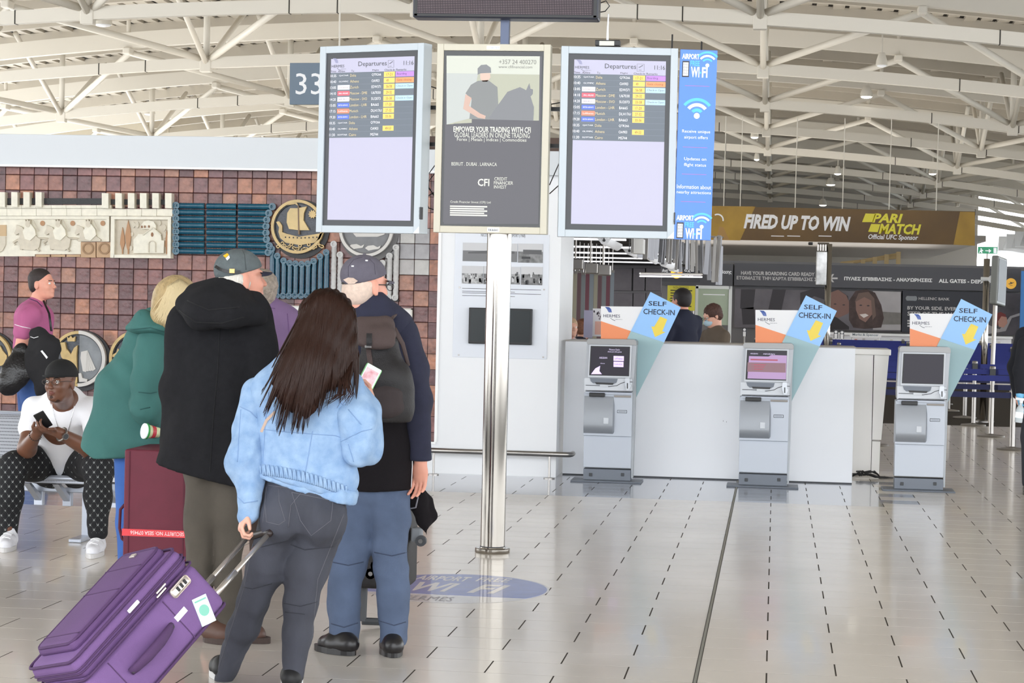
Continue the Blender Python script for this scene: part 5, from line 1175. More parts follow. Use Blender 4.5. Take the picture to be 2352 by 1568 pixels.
for j, Y in enumerate((24.3, 26.65, 29.0, 30.9, 32.8, 35, 37.4, 40, 43, 46)):
    for i, X_ in enumerate((-.35, 1.15, 2.70, 4.35)):
        if i == 0 and Y < 33: continue
        spots.append((X_+(.05 if j % 2 else -.03)*(j > 2), Y, j, i))
pro = {}
for n, (X_, Y, j, i) in enumerate(spots):
    key = (j < 2 and i == 2)
    if key not in pro: s_ = pro[key] = stanchion(1.62, key)
    else: s_ = dup(pro[key])
    s_.location = (X_, Y, 0)
    s_['label'] = ('%s of the steel belt posts, %s' % (('nearest row', 'second row', 'third row', 'fourth row', 'fifth row', 'sixth row', 'seventh row', 'eighth row', 'ninth row', 'farthest row')[j], ('left of the middle kiosk', 'behind the last kiosk', 'right of the last kiosk', 'at the right edge')[i]))
# low barrier behind the belts, reflections and posts painted as upright strips
sh = thing('low_barrier', 'long low white barrier with painted reflections and posts under the gate posters', 'stand', (P(1900, 760, 49).x, 49, 0))
obj('frame', MB().box(-1.4, 4.2, 0, .3, 0, .25).box(-1.4, 4.2, .25, .3, 0, .95).box(-1.4, 4.2, 0, .3, .9, .95), M_lt, sh)
rr = random.Random(8)
for k in range(60):
    x = -1.35+.09*k; c = rr.choice([(220, 214, 208), (226, 200, 188), (196, 190, 186), (206, 130, 110)]); obj('reflection_strip', MB().box(x, x+.06, .02, .04, .3, .30+rr.uniform(.4, .55)), mat('reflection_tone%d' % c[1], c, .5), sh)
ms = board('shop_sign', 'small white sign between the belts and the posters', 'sign', 1952, 764, 2024, 774, 47, M_lt, .02)
obj('legs', MB().tube([(.05, .03, .05), (.05, .03, -.9)], .012, 6).tube([(ms['w']-.05, .03, .05), (ms['w']-.05, .03, -.9)], .012, 6), M_steelb, ms)
btext(ms, 'lettering', [('Marks & Spencer', 1958, 765, 2018, 772)], mat('sign_slate', (90, 110, 120), .5))
# small symbols of people on the glass, and bollard figures
for i, (x, y) in enumerate(((1710, 760), (1920, 765), (1934, 766))):
    t = board('pictogram_sticker', ('white standing person pictogram right of the partition', 'left one of two white person pictograms behind the middle kiosk', 'right one of two white person pictograms behind the middle kiosk')[i], 'sticker', x-5, y-7, x+5, y+12, 46, mat('glass_dark', (58, 58, 66), .2), .01)
    obj('post', MB().tube([(t['w']/2, .03, .1), (t['w']/2, .03, -.88)], .015, 6), M_steelb, t)
    q = PL(t, x, y-3); b = MB().disc(q[0], q[1], .03, .03, -.003, 0, 12); z = PL(t, x, y+12); b.box(q[0]-.03, q[0]+.03, -.003, 0, z[1], q[1]-.04); obj('figure', b, M_lt, t)
# ================================================================== PEOPLE
from mathutils.bvhtree import BVHTree
def J(x, y, Y): return tuple(P(x, y, Y))
def nrm(v): v = np.array(v, float); return v/np.linalg.norm(v)
def frame(f, u=(0, 0, 1)):
    f = nrm(f); u = np.array(u, float); u = nrm(u-f*(u@f)); r = np.cross(f, u); return r, f, u
def head(c, f, u=(0, 0, 1), s=1.0, neck=None, face=True):
    r, f, u = frame(f, u); R = np.array([r, f, u]); c = np.array(c, float)
    q = lambda a, b, d: c+(a*r+b*f+d*u)*s
    E_ = lambda a, b, d, x, y, z, k=.02, sub=0: ell(q(a, b, d), (x*s, y*s, z*s), R, k=k*s, sub=sub)
    L = [E_(0, -.012, .03, .078, .098, .087), E_(0, .03, -.04, .063, .070, .072, .04), E_(0, .048, -.088, .043, .044, .034, .035)]
    for k in (-1, 1):
        L += [E_(k*.080, -.008, -.012, .009, .020, .033, .008), E_(k*.082, -.004, -.038, .007, .01, .010, .006)]
        if face: L += [E_(k*.036, .073, -.028, .021, .018, .022, .02), E_(k*.012, .112, -.031, .008, .010, .007, .006)]
    if face:
        L += [cap(q(0, .094, .008), q(0, .116, -.026), .008*s, .0115*s, k=.012), cap(q(-.040, .083, .024), q(.040, .083, .024), .010*s, k=.015),
              E_(0, .097, -.057, .024, .010, .006, .006), E_(0, .096, -.067, .021, .011, .007, .006), E_(0, .085, -.098, .02, .018, .014, .015)]
        for k in (-1, 1): L.append(E_(k*.033, .101, .002, .019, .012, .011, .012, 1))
        L.append(E_(0, .110, -.062, .024, .010, .002, .004, 1))
    if neck is not None: L.append(cap(q(0, -.025, -.07), neck, .056*s, .064*s, k=.03))
    return L, q, R
def hand(w, d, n, t, s=1.0, curl=.5, spread=0.0, thumb=.5):
    """w wrist, d finger direction, n palm normal (fingers curl to it), t thumb side"""
    d = nrm(d); n = nrm(np.array(n, float)-d*(np.array(n, float)@d)); t0 = np.cross(d, n); t = t0 if t0@np.array(t, float) > 0 else -t0; w = np.array(w, float)
    L = [cap(w, w+d*.03*s, .026*s, .03*s, k=.015, fl=n, ff=.7), ell(w+d*.055*s, (.040*s, .046*s, .015*s), np.array([t, d, n]), k=.015)]
    for i, (o, ln) in enumerate(((.029, .070), (.0095, .078), (-.010, .073), (-.028, .057))):
        a = 0; p = w+d*(.088-.006*abs(i-1))*s+t*o*s
        for k, fr in enumerate((.45, .32, .23)):
            a += curl*(.75 if k == 0 else 1.0); dd = d*math.cos(a)+n*math.sin(a)+t*(.12*spread*(1.5-i)); e = p+dd*ln*fr*1.05*s
            L.append(cap(p, e, (.0088-.0007*k)*s, (.0081-.0007*k)*s, k=.004)); p = e
    p = w+d*.028*s+t*.028*s; e = p+(d*.6+t*(.8-.5*thumb)+n*.5*thumb)*.038*s; g = e+(d*.85+n*.6*thumb+t*.1)*.030*s
    L += [cap(p, e, .0135*s, .0105*s, k=.01), cap(e, g, .010*s, .0085*s, k=.004)]
    return L
def surf(o):
    M = wm(o); return BVHTree.FromPolygons([M@v.co for v in o.data.vertices], [tuple(p.vertices) for p in o.data.polygons])
def hit(bv, x, y, off=.002):
    d = ray(x, y).normalized(); h = bv.ray_cast(CP, d); return None if h[0] is None else h[0]-d*off
def trace(bv, pts, step=6, off=.002):
    out = []
    for i in range(len(pts)-1):
        a, b = pts[i], pts[i+1]; n = max(1, int(math.hypot(b[0]-a[0], b[1]-a[1])/step))
        for k in range(n+(i == len(pts)-2)):
            h = hit(bv, a[0]+(b[0]-a[0])*k/n, a[1]+(b[1]-a[1])*k/n, off)
            if h is not None and (not out or (h-out[-1]).length < .08): out.append(h)
    return out
def seams(name, parent, lines, m, r=.0016, off=.001, step=6, n=5, sx=1.0):
    bv = surf(parent) if not isinstance(parent, tuple) else surf(parent[0]); par = parent if not isinstance(parent, tuple) else parent[1]
    b = MB()
    for l in lines:
        p = trace(bv, l, step, off)
        if len(p) > 1: b.tube(p, r, n, sx=sx)
    if b.v: return obj(name, b, m, par, world=True, sm=True)
def ribbon(name, bv, pts, w, th, m, parent, off=.003, step=5):
    """flat strap lying on a surface"""
    p = trace(bv, pts, step, off); b = MB()
    if len(p) < 2: return
    v = []; f = []
    for i, q in enumerate(p):
        t = (p[min(i+1, len(p)-1)]-p[max(i-1, 0)]).normalized(); d = (q-CP).normalized(); s = t.cross(d).normalized()
        for a, c in ((-1, 0), (1, 0), (1, 1), (-1, 1)): v.append(q+s*w*.5*a-d*th*c)
    for i in range(len(p)-1):
        for k in range(4): k2 = (k+1) % 4; f.append((i*4+k, i*4+k2, i*4+4+k2, i*4+4+k))
    f += [(3, 2, 1, 0), tuple((len(p)-1)*4+k for k in range(4))]; b.add(v, f); return obj(name, b, m, parent, world=True)
def shoe(h, toe, s=1.0, hi=.07):
    h = np.array(h, float); toe = np.array(toe, float); d = nrm([toe[0]-h[0], toe[1]-h[1], 0]); z0 = .0
    H = np.array([h[0], h[1], z0]); T = np.array([toe[0], toe[1], z0]); L = np.linalg.norm(T-H); r = np.cross(d, [0, 0, 1.])
    up_ = [cap(H+[0, 0, .05], H+d*L*.45+[0, 0, .045], .040*s, .044*s, k=.02), cap(H+d*L*.45+[0, 0, .042], T-d*.04+[0, 0, .036], .044*s, .034*s, k=.03), cap(H+[0, 0, .05]+d*.02, H+d*.03+[0, 0, hi], .04*s, .036*s, k=.02)]
    so = MB(); n = 20; v = []; 
    for k in range(n):
        a = 2*math.pi*k/n; x = math.cos(a); w_ = .048*s*(1.0-.12*abs(x)); q = H+d*(L*.5-.005+x*(L*.5+.028))+r*math.sin(a)*w_
        v.append((q[0], q[1], 0.001)); 
    v2 = [(a, b, .028) for a, b, c in v]; so.add(v+v2, [tuple(range(n-1, -1, -1)), tuple(range(n, 2*n))]+[(k, (k+1) % n, (k+1) % n+n, k+n) for k in range(n)])
    return up_, so, [cut(H+[0, 0, .02], (0, 0, -1))]
def add_shoe(t, h, toe, m, ms, s=1.0, hi=.07, label=None, laces=False):
    u_, so, cu = shoe(h, toe, s, hi); o = sobj('shoe', u_, m, t, .008, cuts=cu, label=label); obj('sole', so, ms, o, world=True)
    if laces:
        h = Vector(h); h.z = 0; T = Vector(toe); T.z = 0; d = (T-h).normalized(); r = d.cross(Vector((0, 0, 1))); L = (T-h).length; bv = surf(o); b = MB()
        for k in range(5):
            c = h+d*(L*(.30+.10*k)); pts = []
            for a in (-.026, -.013, 0, .013, .026):
                hh = bv.ray_cast(c+r*a+Vector((0, 0, .4))+d*(.012 if k % 2 else -.006)*(1 if a > 0 else -1), Vector((0, 0, -1)))
                if hh[0] is not None: pts.append(hh[0]+Vector((0, 0, .003)))
            if len(pts) > 2: b.tube(pts, .0035, 5)
        obj('laces', b, mat('lace_white', (245, 245, 248), .6), o, world=True, sm=True)
    return o
def ballcap(t, q, R, m, s=1.0, brim=1, mb=None, tilt=0, strap=True, label=None, back=False):
    """baseball cap in the head frame q(right, front, up)"""
    r, f, u = R; n = u*math.cos(tilt)+f*math.sin(tilt)*-1
    L = [ell(q(0, -.010, .042), (.088*s, .109*s, .090*s), R, k=.01)]
    cu = [cut(q(0, 0, .030), -n)]
    if back: L.append(ell(q(0, -.105, .030), (.03*s, .03*s, .028*s), R, k=.003, sub=1))
    o = sobj('cap_crown', L, m, t, .0055, cuts=cu, label=label)
    if brim:
        b = MB(); N = 12; v = []
        for z in (0, 1):
            for j in range(3):
                for i in range(N+1):
                    a = math.pi*(i/N); x = -.074*math.cos(a)*(1-.05*j); y = .070+.037*j*math.sin(a)*1.0*brim; h = .034-.014*(math.cos(a)**2)-.004*j-.004*z
                    v.append(q(x*s, y*s, h))
        W_ = N+1; fs = []
        for z in (0, 1):
            for j in range(2):
                for i in range(N): a = z*3*W_+j*W_+i; fs.append((a, a+1, a+W_+1, a+W_) if z == 0 else (a+W_, a+W_+1, a+1, a))
        for i in range(N): a = 2*W_+i; fs.append((a, a+1, a+3*W_+1, a+3*W_))
        b.add([tuple(p) for p in v], fs); obj('brim', b, mb or m, o, world=True, sm=True)
    bt = MB().tube([tuple(q(0, -.01, .131)), tuple(q(0, -.01, .137))], [.009, .006], 8); obj('top_button', bt, mb or m, o, world=True, sm=True)
    return o
SK1 = mat('skin_fair', (222, 170, 148), .5, var=.05, vs=14); SK2 = mat('skin_pink', (226, 160, 138), .5, var=.07, vs=14); SK3 = mat('skin_brown', (110, 72, 54), .42, var=.12, vs=10)
M_eye = mat('eye_white', (235, 232, 228), .2); M_iris = mat('iris', (30, 20, 16), .15)
CY_Z = (0, 0, 1)
def locks(ha, n, top, bot, m, r=.002, seed=3, over=12):
    bv = surf(ha); rr = random.Random(seed); b = MB()
    for i in range(n):
        s = rr.random(); x0, y0 = top(s); x3, y3 = bot(s); x3 += rr.uniform(-6, 6); y3 += rr.uniform(-over, over); pts = []
        for k in range(11):
            t = k/10; X_ = x0+(x3-x0)*t**1.3+1.5*math.sin(t*8+i); Y_ = y0+(y3-y0)*t; h = hit(bv, X_, Y_, .002)
            if h is None:
                if not pts: continue
                d = ray(X_, Y_); h = CP+d*(pts[-1].y/d.y)
            if pts and (h-pts[-1]).length > .06: break
            pts.append(h)
        if len(pts) > 3: b.tube(pts, [r*(1-.75*(k/(len(pts)-1))**2) for k in range(len(pts))], 4)
    obj('hair_strands', b, m, ha, world=True, sm=True, kind='stuff')
# ---------------------------------------------------------------- girl in denim
g = thing('person', 'person seen from behind in pale denim jacket with long brown hair, holding a phone', 'person', (FL(660, 1600).x, 8.3, 0))
hc = J(757, 742, 8.34); HL, q, R = head(hc, (.25, .93, -.25), s=.93, neck=J(742, 850, 8.32))
armR = [cap(J(842, 1000, 8.32), J(851, 925, 8.52), .035, .026, k=.02)]
hd_ = hand(J(851, 928, 8.5), np.array(J(846, 880, 8.55))-np.array(J(851, 928, 8.5)), (-1, -.2, .2), (0, -1, 0), .9, .9, thumb=.8)
wl = np.array(J(571, 1172, 8.2)); hl_ = hand(wl, np.array(J(556, 1205, 8.18))-wl, (.8, .3, -.2), (.4, -.9, 0), .92, 1.0, thumb=.9)
body = [(HL, .008), (chain([J(745, 830, 8.32), J(705, 930, 8.32), J(700, 1080, 8.3), J(695, 1160, 8.3)], [.07, .12, .11, .13], .05, (0, 1, 0), .7)
       + chain([J(640, 1215, 8.3), J(582, 1378, 8.33), J(558, 1440, 8.36), J(512, 1558, 8.42)], [.05, .035, .035, .022])+chain([J(735, 1215, 8.3), J(691, 1385, 8.3), J(667, 1570, 8.3)], [.05, .035, .022]), .016), (armR+hd_, .0045), ([cap(J(570, 1140, 8.2), wl, .024, .023)]+hl_, .0045)]
sobj('body', body, SK1, g)
M_jean = mat('jean_grey', (66, 68, 78), .85, var=.22, vs=7, bump=.25, bs=420, stretch=(1, 1, .35))
pr_ = [ell(J(697, 1150, 8.3), (.160, .115, .12), k=.05), ell(J(650, 1190, 8.24), (.095, .10, .10), k=.05), ell(J(743, 1195, 8.24), (.098, .10, .10), k=.05), cap(J(697, 1085, 8.31), J(697, 1150, 8.3), .135, .158, k=.04, fl=(0, 1, 0), ff=.72)]
pr_ += chain([J(640, 1225, 8.3), J(612, 1300, 8.3), J(582, 1378, 8.33), J(560, 1440, 8.36), J(512, 1560, 8.42)], [.094, .080, .061, .061, .040], .03)
pr_ += chain([J(734, 1225, 8.3), J(709, 1300, 8.29), J(691, 1385, 8.29), J(683, 1455, 8.31), J(667, 1582, 8.3)], [.096, .083, .063, .062, .040], .03)
tr = sobj('jeans', pr_, M_jean, g, .0085, fold=[(.004, 30, 5), (.002, 80, 2)])
M_st = mat('jean_stitch', (100, 100, 108), .8)
seams('seam', tr, [[(705, 1115), (668, 1160), (662, 1210)], [(612, 1118), (604, 1200)], [(640, 1120), (641, 1150), (655, 1195), (640, 1205), (612, 1198), (608, 1150), (612, 1118)], [(670, 1130), (765, 1150), (760, 1195), (715, 1230), (690, 1195), (670, 1130)], [(600, 1112), (700, 1125), (785, 1150)], [(790, 1180), (730, 1330), (715, 1480)], [(590, 1200), (560, 1350), (500, 1540)]], M_st, .0013, .0006)
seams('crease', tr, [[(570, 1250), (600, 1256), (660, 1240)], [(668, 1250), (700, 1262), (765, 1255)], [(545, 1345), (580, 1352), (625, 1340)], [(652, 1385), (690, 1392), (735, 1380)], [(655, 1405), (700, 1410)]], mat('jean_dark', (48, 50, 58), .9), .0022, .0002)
M_den = mat('denim_pale', (134, 165, 204), .9, c2=(160, 187, 218), vs=22, bump=.35, bs=420, spec=.2)
pr_ = chain([J(705, 905, 8.32), J(702, 980, 8.31), J(697, 1070, 8.3)], [.205, .205, .19], .06, (0, 1, 0), .66)+[ell(J(640, 900, 8.32), (.10, .11, .085), k=.06), ell(J(775, 905, 8.32), (.11, .11, .085), k=.06), cap(J(735, 850, 8.34), J(730, 880, 8.33), .085, .12, k=.05)]
pr_ += [cap(J(630, 1075, 8.3), J(765, 1105, 8.3), .09, .10, k=.06, fl=(0, 1, 0), ff=.95)]
tor_cut = [cut(J(695, 1112, 8.3), (-.30, 0, -1))]
slL = chain([J(598, 908, 8.3), J(573, 985, 8.28), J(566, 1060, 8.25), J(570, 1140, 8.2)], [.074, .068, .072, .054], .05)+[cap(J(571, 1145, 8.2), J(571, 1178, 8.2), .038, .037, k=.015)]
slR = chain([J(808, 905, 8.3), J(826, 975, 8.26), J(825, 1018, 8.27)], [.078, .080, .074], .05)+chain([J(832, 1020, 8.27), J(848, 970, 8.4), J(850, 935, 8.47)], [.072, .055, .04], .04)
jk = sobj('denim_jacket', [(pr_, .0085)], M_den, g, fold=[(.008, 17, 3), (.0035, 45, 8)], cuts=tor_cut)
sl1 = sobj('sleeve', slL, M_den, g, .0085, fold=[(.008, 22, 13), (.004, 50, 4)]); sl2 = sobj('sleeve', slR, M_den, g, .0085, fold=[(.009, 22, 21), (.004, 50, 6)])
bv = surf(jk); b = MB()
for k in range(40):
    s = k/39; x = 598+195*s; y = 1083+50*s-8*math.sin(s*3.14); p = trace(bv, [(x-2+4*(k % 2), y-18), (x+2, y+4)], 5, .004)
    if len(p) > 1: b.tube(p+[p[-1]+Vector((0, .012, -.006))], .0052, 6)
obj('gathered_hem', b, M_den, jk, world=True, sm=True)
pr2 = chain([J(612, 1094, 8.3), J(700, 1118, 8.3), J(780, 1140, 8.3)], [.075, .085, .075], .04, (0, 1, 0), 1.35); obj_h = sobj('hem_band', pr2, M_den, jk, .009, cuts=[cut(J(695, 1122, 8.3), (-.28, 0, -1)), cut(J(695, 1085, 8.3), (.28, 0, 1))], fold=[(.003, 120, 3)])
M_seam = mat('denim_seam', (128, 158, 200), .8)
seams('seam', jk, [[(718, 990), (700, 1090)], [(600, 985), (640, 990), (700, 995), (770, 1000), (800, 1010)], [(775, 915), (800, 945), (825, 975)], [(617, 900), (610, 960), (603, 1070)]], M_seam, .0018)
seams('seam', (sl1, sl1), [[(553, 940), (548, 1010), (545, 1060)], [(545, 1140), (560, 1155), (592, 1150)], [(545, 930), (575, 945), (590, 960)]], M_seam, .0018); seams('seam', (sl2, sl2), [[(800, 940), (830, 975)], [(780, 1015), (830, 990), (855, 985)], [(800, 1020), (812, 1060)]], M_seam, .0018)
ribbon('bag_strap', bv, [(632, 945), (612, 965), (600, 992)], .011, .003, mat('strap_beige', (205, 178, 160), .6), g)
# hair
M_hair = mat('hair_brown', (44, 26, 19), .6, var=.3, vs=26, stretch=(3, 3, .25), spec=.12, bump=.5, bs=60)
hp_ = [ell(J(752, 728, 8.33), (.112, .118, .118), k=.03)]+chain([J(745, 730, 8.27), J(735, 790, 8.22), J(710, 850, 8.17), J(678, 892, 8.14), J(670, 930, 8.13)], [.105, .106, .112, .085, .020], .04, (0, 1, 0), .5)
hp_ += chain([J(775, 740, 8.27), J(790, 810, 8.24), J(792, 875, 8.2)], [.07, .052, .025], .04, (0, 1, 0), .8)+chain([J(700, 880, 8.14), J(708, 930, 8.12), J(700, 955, 8.12)], [.080, .035, .01], .04, (0, 1, 0), .4)
def hf(f, G):
    X, Y, Z = G; a = X*.90+Z*-.42; return f+(.0035*np.sin(a*190+3*np.sin(Z*9))+.002*np.sin(a*430+5*np.sin(Z*13+X*8))).astype(np.float32)
ha = sobj('hair', hp_, M_hair, g, .007, fn=hf); bv = surf(ha)
rr = random.Random(12)
b = MB(); NC = 46
clump = []
for c in range(NC):
    s = (c+.5)/NC; x3 = 592+222*s**.9+rr.uniform(-6, 6); env = 925+65*math.sin(min(1, s*1.6)*3.0) if s < .72 else 905
    clump.append((s, x3, env+rr.uniform(-26, 26), rr.uniform(-10, 10)))
for i in range(560):
    s, x3, y3, bend = clump[i % NC]; o_ = rr.uniform(-1, 1); x0 = 694+118*(s+o_*.05); y0 = 664+abs(s-.5)**1.5*130
    xm = x0*.55+x3*.45+o_*9+8; ym = 800+rr.uniform(-15, 15); y3 = y3-abs(o_)*16; x3 = x3+o_*2.5; pts = []
    for k in range(19):
        t = k/18; X_ = (1-t)**2*x0+2*t*(1-t)*xm+t*t*x3+bend*t*t*math.sin(t*3.1)+1.2*math.sin(t*7+i % NC); Y_ = (1-t)**2*y0+2*t*(1-t)*ym+t*t*y3
        h = hit(bv, X_, Y_, .003+.002*abs(o_))
        if h is None:
            if not pts: continue
            d = ray(X_, Y_); h = CP+d*(pts[-1].y/d.y)
        if pts and (h-pts[-1]).length > .09: break
        pts.append(h)
    if len(pts) > 3: b.tube(pts, [.0030*(1-.8*(k/(len(pts)-1))**2) for k in range(len(pts))], 4)
obj('hair_strands', b, mat('hair_strand', (46, 27, 20), .45, spec=.25), ha, world=True, sm=True, kind='stuff')
b = MB()
for i in range(26):
    x0 = 800+rr.uniform(-12, 10); x3 = 770+rr.uniform(-20, 55); p = [Vector(J(x0, 830, 8.2)), Vector(J(x0-6, 870, 8.17)), Vector(J((x0+x3)/2, 905, 8.15)), Vector(J(x3-20, 925+rr.uniform(-12, 12), 8.15))]; b.tube(p, [.003, .0025, .0016, .0006], 4)
obj('stray_locks', b, M_hair, ha, world=True, sm=True, kind='stuff')
M_sneak = mat('sneaker_black', (26, 26, 28), .6); M_sole = mat('sole_white', (226, 226, 226), .5)
add_shoe(g, J(512, 1592, 8.42), J(497, 1582, 8.60), M_sneak, M_sole, .95); add_shoe(g, J(668, 1600, 8.27), J(672, 1580, 8.5), M_sneak, M_sole, .95)
ph = thing('phone', 'white phone in a green case held up by the person in denim', 'phone', J(845, 872, 8.54), rot=(R_(-25), R_(28), R_(14)))
obj('case', MB().box(-.036, .036, -.002, .010, -.070, .070, .006), mat('case_green', (150, 222, 150), .4), ph); obj('glass', MB().box(-.032, .032, -.005, -.001, -.066, .066, .003), mat('phone_white', (235, 238, 240), .15, emit=.2), ph)
obj('picture', MB().box(-.027, .027, -.0056, -.005, -.048, .048), mat('phone_picture', (214, 150, 160), .2, c2=(236, 214, 220), vs=40, emit=.2), ph)
# ---------------------------------------------------------------- purple suitcase
a_ax = Vector(nrm(np.array(J(566, 1195, 8.2))-np.array([*(FL(172, 1650)[:2]), .02]))); nn_ = Vector((-.597, -.348, .723)); nn_ = (nn_-a_ax*nn_.dot(a_ax)).normalized(); wv = a_ax.cross(nn_).normalized()
base = FL(172, 1650); top_ = Vector(J(566, 1195, 8.2)); LT = (top_-base).length
xa, ya, za_ = wv, -nn_, a_ax     # local x across, local -y = front, local z along the case
if xa.cross(ya).dot(za_) < 0: xa = -xa
Mx = Matrix(((xa.x, ya.x, za_.x, base.x), (xa.y, ya.y, za_.y, base.y), (xa.z, ya.z, za_.z, base.z+.03), (0, 0, 0, 1)))
su = thing('suitcase', 'tilted purple fabric suitcase pulled by the person in denim', 'suitcase', M=Mx)
M_pu = mat('purple_fabric', (122, 90, 144), .8, var=.06, vs=6, bump=.35, bs=380); M_pd = mat('purple_dark', (84, 56, 98), .8, bump=.35, bs=380); M_pf = mat('purple_front', (102, 72, 120), .8, var=.06, vs=5, bump=.3, bs=380)
CWd, CH = .21, .66
obj('body', MB().box(-CWd, CWd, -.11, .11, .03, CH, .035, seg=4), M_pu, su, sm=2)
obj('lid', MB().box(-CWd+.008, CWd-.008, -.195, -.10, .04, CH-.005, .035, seg=4), M_pu, su, sm=2)
obj('front_pocket', MB().box(-CWd+.045, CWd-.045, -.235, -.18, .10, CH-.03, .030, seg=4), M_pf, su, sm=2)
def loop(y, e, z0, z1, r=.006, rad=.035):
    p = []
    for cx, cz, a0 in ((CWd-e-rad, z1-rad, 0), (-CWd+e+rad, z1-rad, 90), (-CWd+e+rad, z0+rad, 180), (CWd-e-rad, z0+rad, 270)):
        for k in range(5): a = R_(a0+22.5*k); p.append((cx+rad*math.cos(a), y, cz+rad*math.sin(a)))
    return MB().tube(p+[p[0], p[1]], r, 6)
obj('piping', loop(-.190, .012, .045, CH-.01), M_pd, su, sm=True); obj('piping', loop(-.108, -.002, .034, CH+.002, .005), M_pd, su, sm=True); obj('piping', loop(.106, .004, .036, CH-.004), M_pd, su, sm=True); obj('piping', loop(-.228, .052, .11, CH-.038), M_pd, su, sm=True)
obj('zip_line', loop(-.135, .003, .038, CH-.0, .004), M_pd, su, sm=True); obj('zip_line', loop(-.150, .003, .038, CH-.0, .004), M_pd, su, sm=True)
sgn = 1 if (wm(su).to_3x3()@Vector((1, 0, 0))).dot(CP-base) > 0 else -1
M_ch = mat('worn_chrome', (222, 214, 208), .32, .85)
XS_ = CWd*sgn
def sx_(x): return XS_+sgn*x
b = MB(); b.box(min(sx_(0), sx_(.012)), max(sx_(0), sx_(.012)), -.100, -.060, CH-.16, CH-.06, .012, seg=3); lk = obj('combination_lock', b, M_ch, su, sm=2)
for k in range(3): obj('number_wheel', MB().box(min(sx_(.010), sx_(.0145)), max(sx_(.010), sx_(.0145)), -.09, -.07, CH-.13+.02*k, CH-.118+.02*k, .002), M_black, lk)
for k in range(2): b = MB().box(min(sx_(.004), sx_(.010)), max(sx_(.004), sx_(.010)), -.135+.012*k, -.127+.012*k, CH-.20-.01*k, CH-.145-.01*k, .002); obj('zip_puller', b, M_ch, su)
obj('zip_puller', MB().box(min(sx_(.0), sx_(.008)), max(sx_(.0), sx_(.008)), -.17, -.155, CH-.33, CH-.27, .003), M_lt, su)
obj('luggage_label', MB().box(min(sx_(0), sx_(.0025)), max(sx_(0), sx_(.0025)), -.015, .008, CH-.21, CH-.15), M_lt, su)
rM = Matrix.Translation((sx_(0), .055, CH-.10))@Matrix.Rotation(R_(68)*sgn, 4, 'X')
lb = obj('luggage_sticker', MB().box(-.0015, .0028, -.032, .032, -.055, .055, M=rM), mat('sticker_pale', (216, 236, 236), .4), su)
ci = MB(); ci.add([Vector((sgn*.0036, .022*math.cos(k*math.pi/8), .022*math.sin(k*math.pi/8))) for k in range(16)], [tuple(range(16))], M=rM); ci.add([Vector((sgn*.0036, -.026+.052*a, .038+.006*c)) for a, c in ((0, 0), (1, 0), (1, 1), (0, 1))], [(0, 1, 2, 3)], M=rM); obj('print', ci, mat('print_green', (130, 200, 180), .5), lb)
hs = [(sx_(.002), 0, CH-.24), (sx_(.012), 0, CH-.26), (sx_(.030), 0, CH-.32), (sx_(.032), 0, CH-.40), (sx_(.014), 0, CH-.46), (sx_(.002), 0, CH-.48)]
sh_ = obj('side_handle', MB().tube(hs, [.012, .014, .017, .017, .014, .012], 8, sx=1.6), M_pd, su, sm=True)
for z in (CH-.245, CH-.475): obj('rivet', MB().tube([(sx_(.008), 0, z), (sx_(.018), 0, z)], .008, 10), M_black, sh_)
for z in (CH-.20, CH-.52): obj('seam', MB().box(min(sx_(-.001), sx_(.0015)), max(sx_(-.001), sx_(.0015)), -.09, .10, z-.002, z+.002), M_pd, su)
for z in (CH-.14, CH-.27, .16): obj('seam', MB().box(-CWd+.055, CWd-.055, -.2365, -.234, z-.002, z+.002), M_pd, su)
obj('badge', MB().box(-.02, .02, -.243, -.235, CH-.085, CH-.065, .002), M_ch, su)
obj('top_handle', MB().tube([(-.06, .03, CH), (-.05, .03, CH+.025), (.05, .03, CH+.025), (.06, .03, CH)], .010, 8), M_black, su, sm=True)
for s_ in (-1, 1): obj('telescopic_tube', MB().tube([(s_*.092, .085, CH-.02), (s_*.092, .085, LT-.03)], .0105, 10).tube([(s_*.092, .085, CH-.02), (s_*.092, .085, CH+.16)], .0125, 10), M_ch, su, sm=True)
obj('grip', MB().tube([(-.106, .085, LT-.04), (-.10, .085, LT-.022), (-.05, .085, LT-.018), (.05, .085, LT-.018), (.10, .085, LT-.022), (.106, .085, LT-.04)], [.011, .014, .014, .014, .014, .011], 10), mat('grip_black', (44, 34, 34), .4), su, sm=True)
for s_ in (-1, 1): obj('wheel', MB().tube([(s_*.17-.018, .09, .01), (s_*.17+.018, .09, .01)], .034, 18), M_black, su, sm=2)
obj('bottom_guard', MB().box(-CWd, CWd, .04, .115, .0, .07, .02), M_black, su)
# ---------------------------------------------------------------- man in black coat
Y = 9.33
m = thing('person', 'person in long black hooded coat and grey cap with small umbrella badge', 'person', (FL(520, 1478).x, Y, 0))
hc = J(552, 640, Y); HL, q, R = head(hc, (.78, .60, .05), s=1.03, neck=J(540, 730, Y-.02))
sobj('body', [(HL, .007), (chain([J(530, 740, Y), J(500, 900, Y), J(495, 1060, Y)], [.13, .12, .08], .05, (0, 1, 0), .7)+chain([J(470, 1090, Y), J(466, 1280, Y), J(468, 1440, Y)], [.05, .045, .035])+chain([J(525, 1090, Y), J(527, 1280, Y), J(520, 1440, Y)], [.05, .045, .035])+chain([J(430, 760, Y), J(410, 900, Y), J(405, 1010, Y+.15)], [.05, .045, .035])+chain([J(600, 770, Y), J(608, 900, Y), J(600, 980, Y+.15)], [.05, .045, .035]), .016),
   (hand(J(600, 985, Y+.17), (-.3, .5, -.8), (-.8, .2, .1), (.2, .9, .2), 1, .8)+hand(J(405, 1012, Y+.17), (.2, .8, -.6), (.8, 0, .1), (0, .6, .7), 1, .8), .006)], SK2, m)
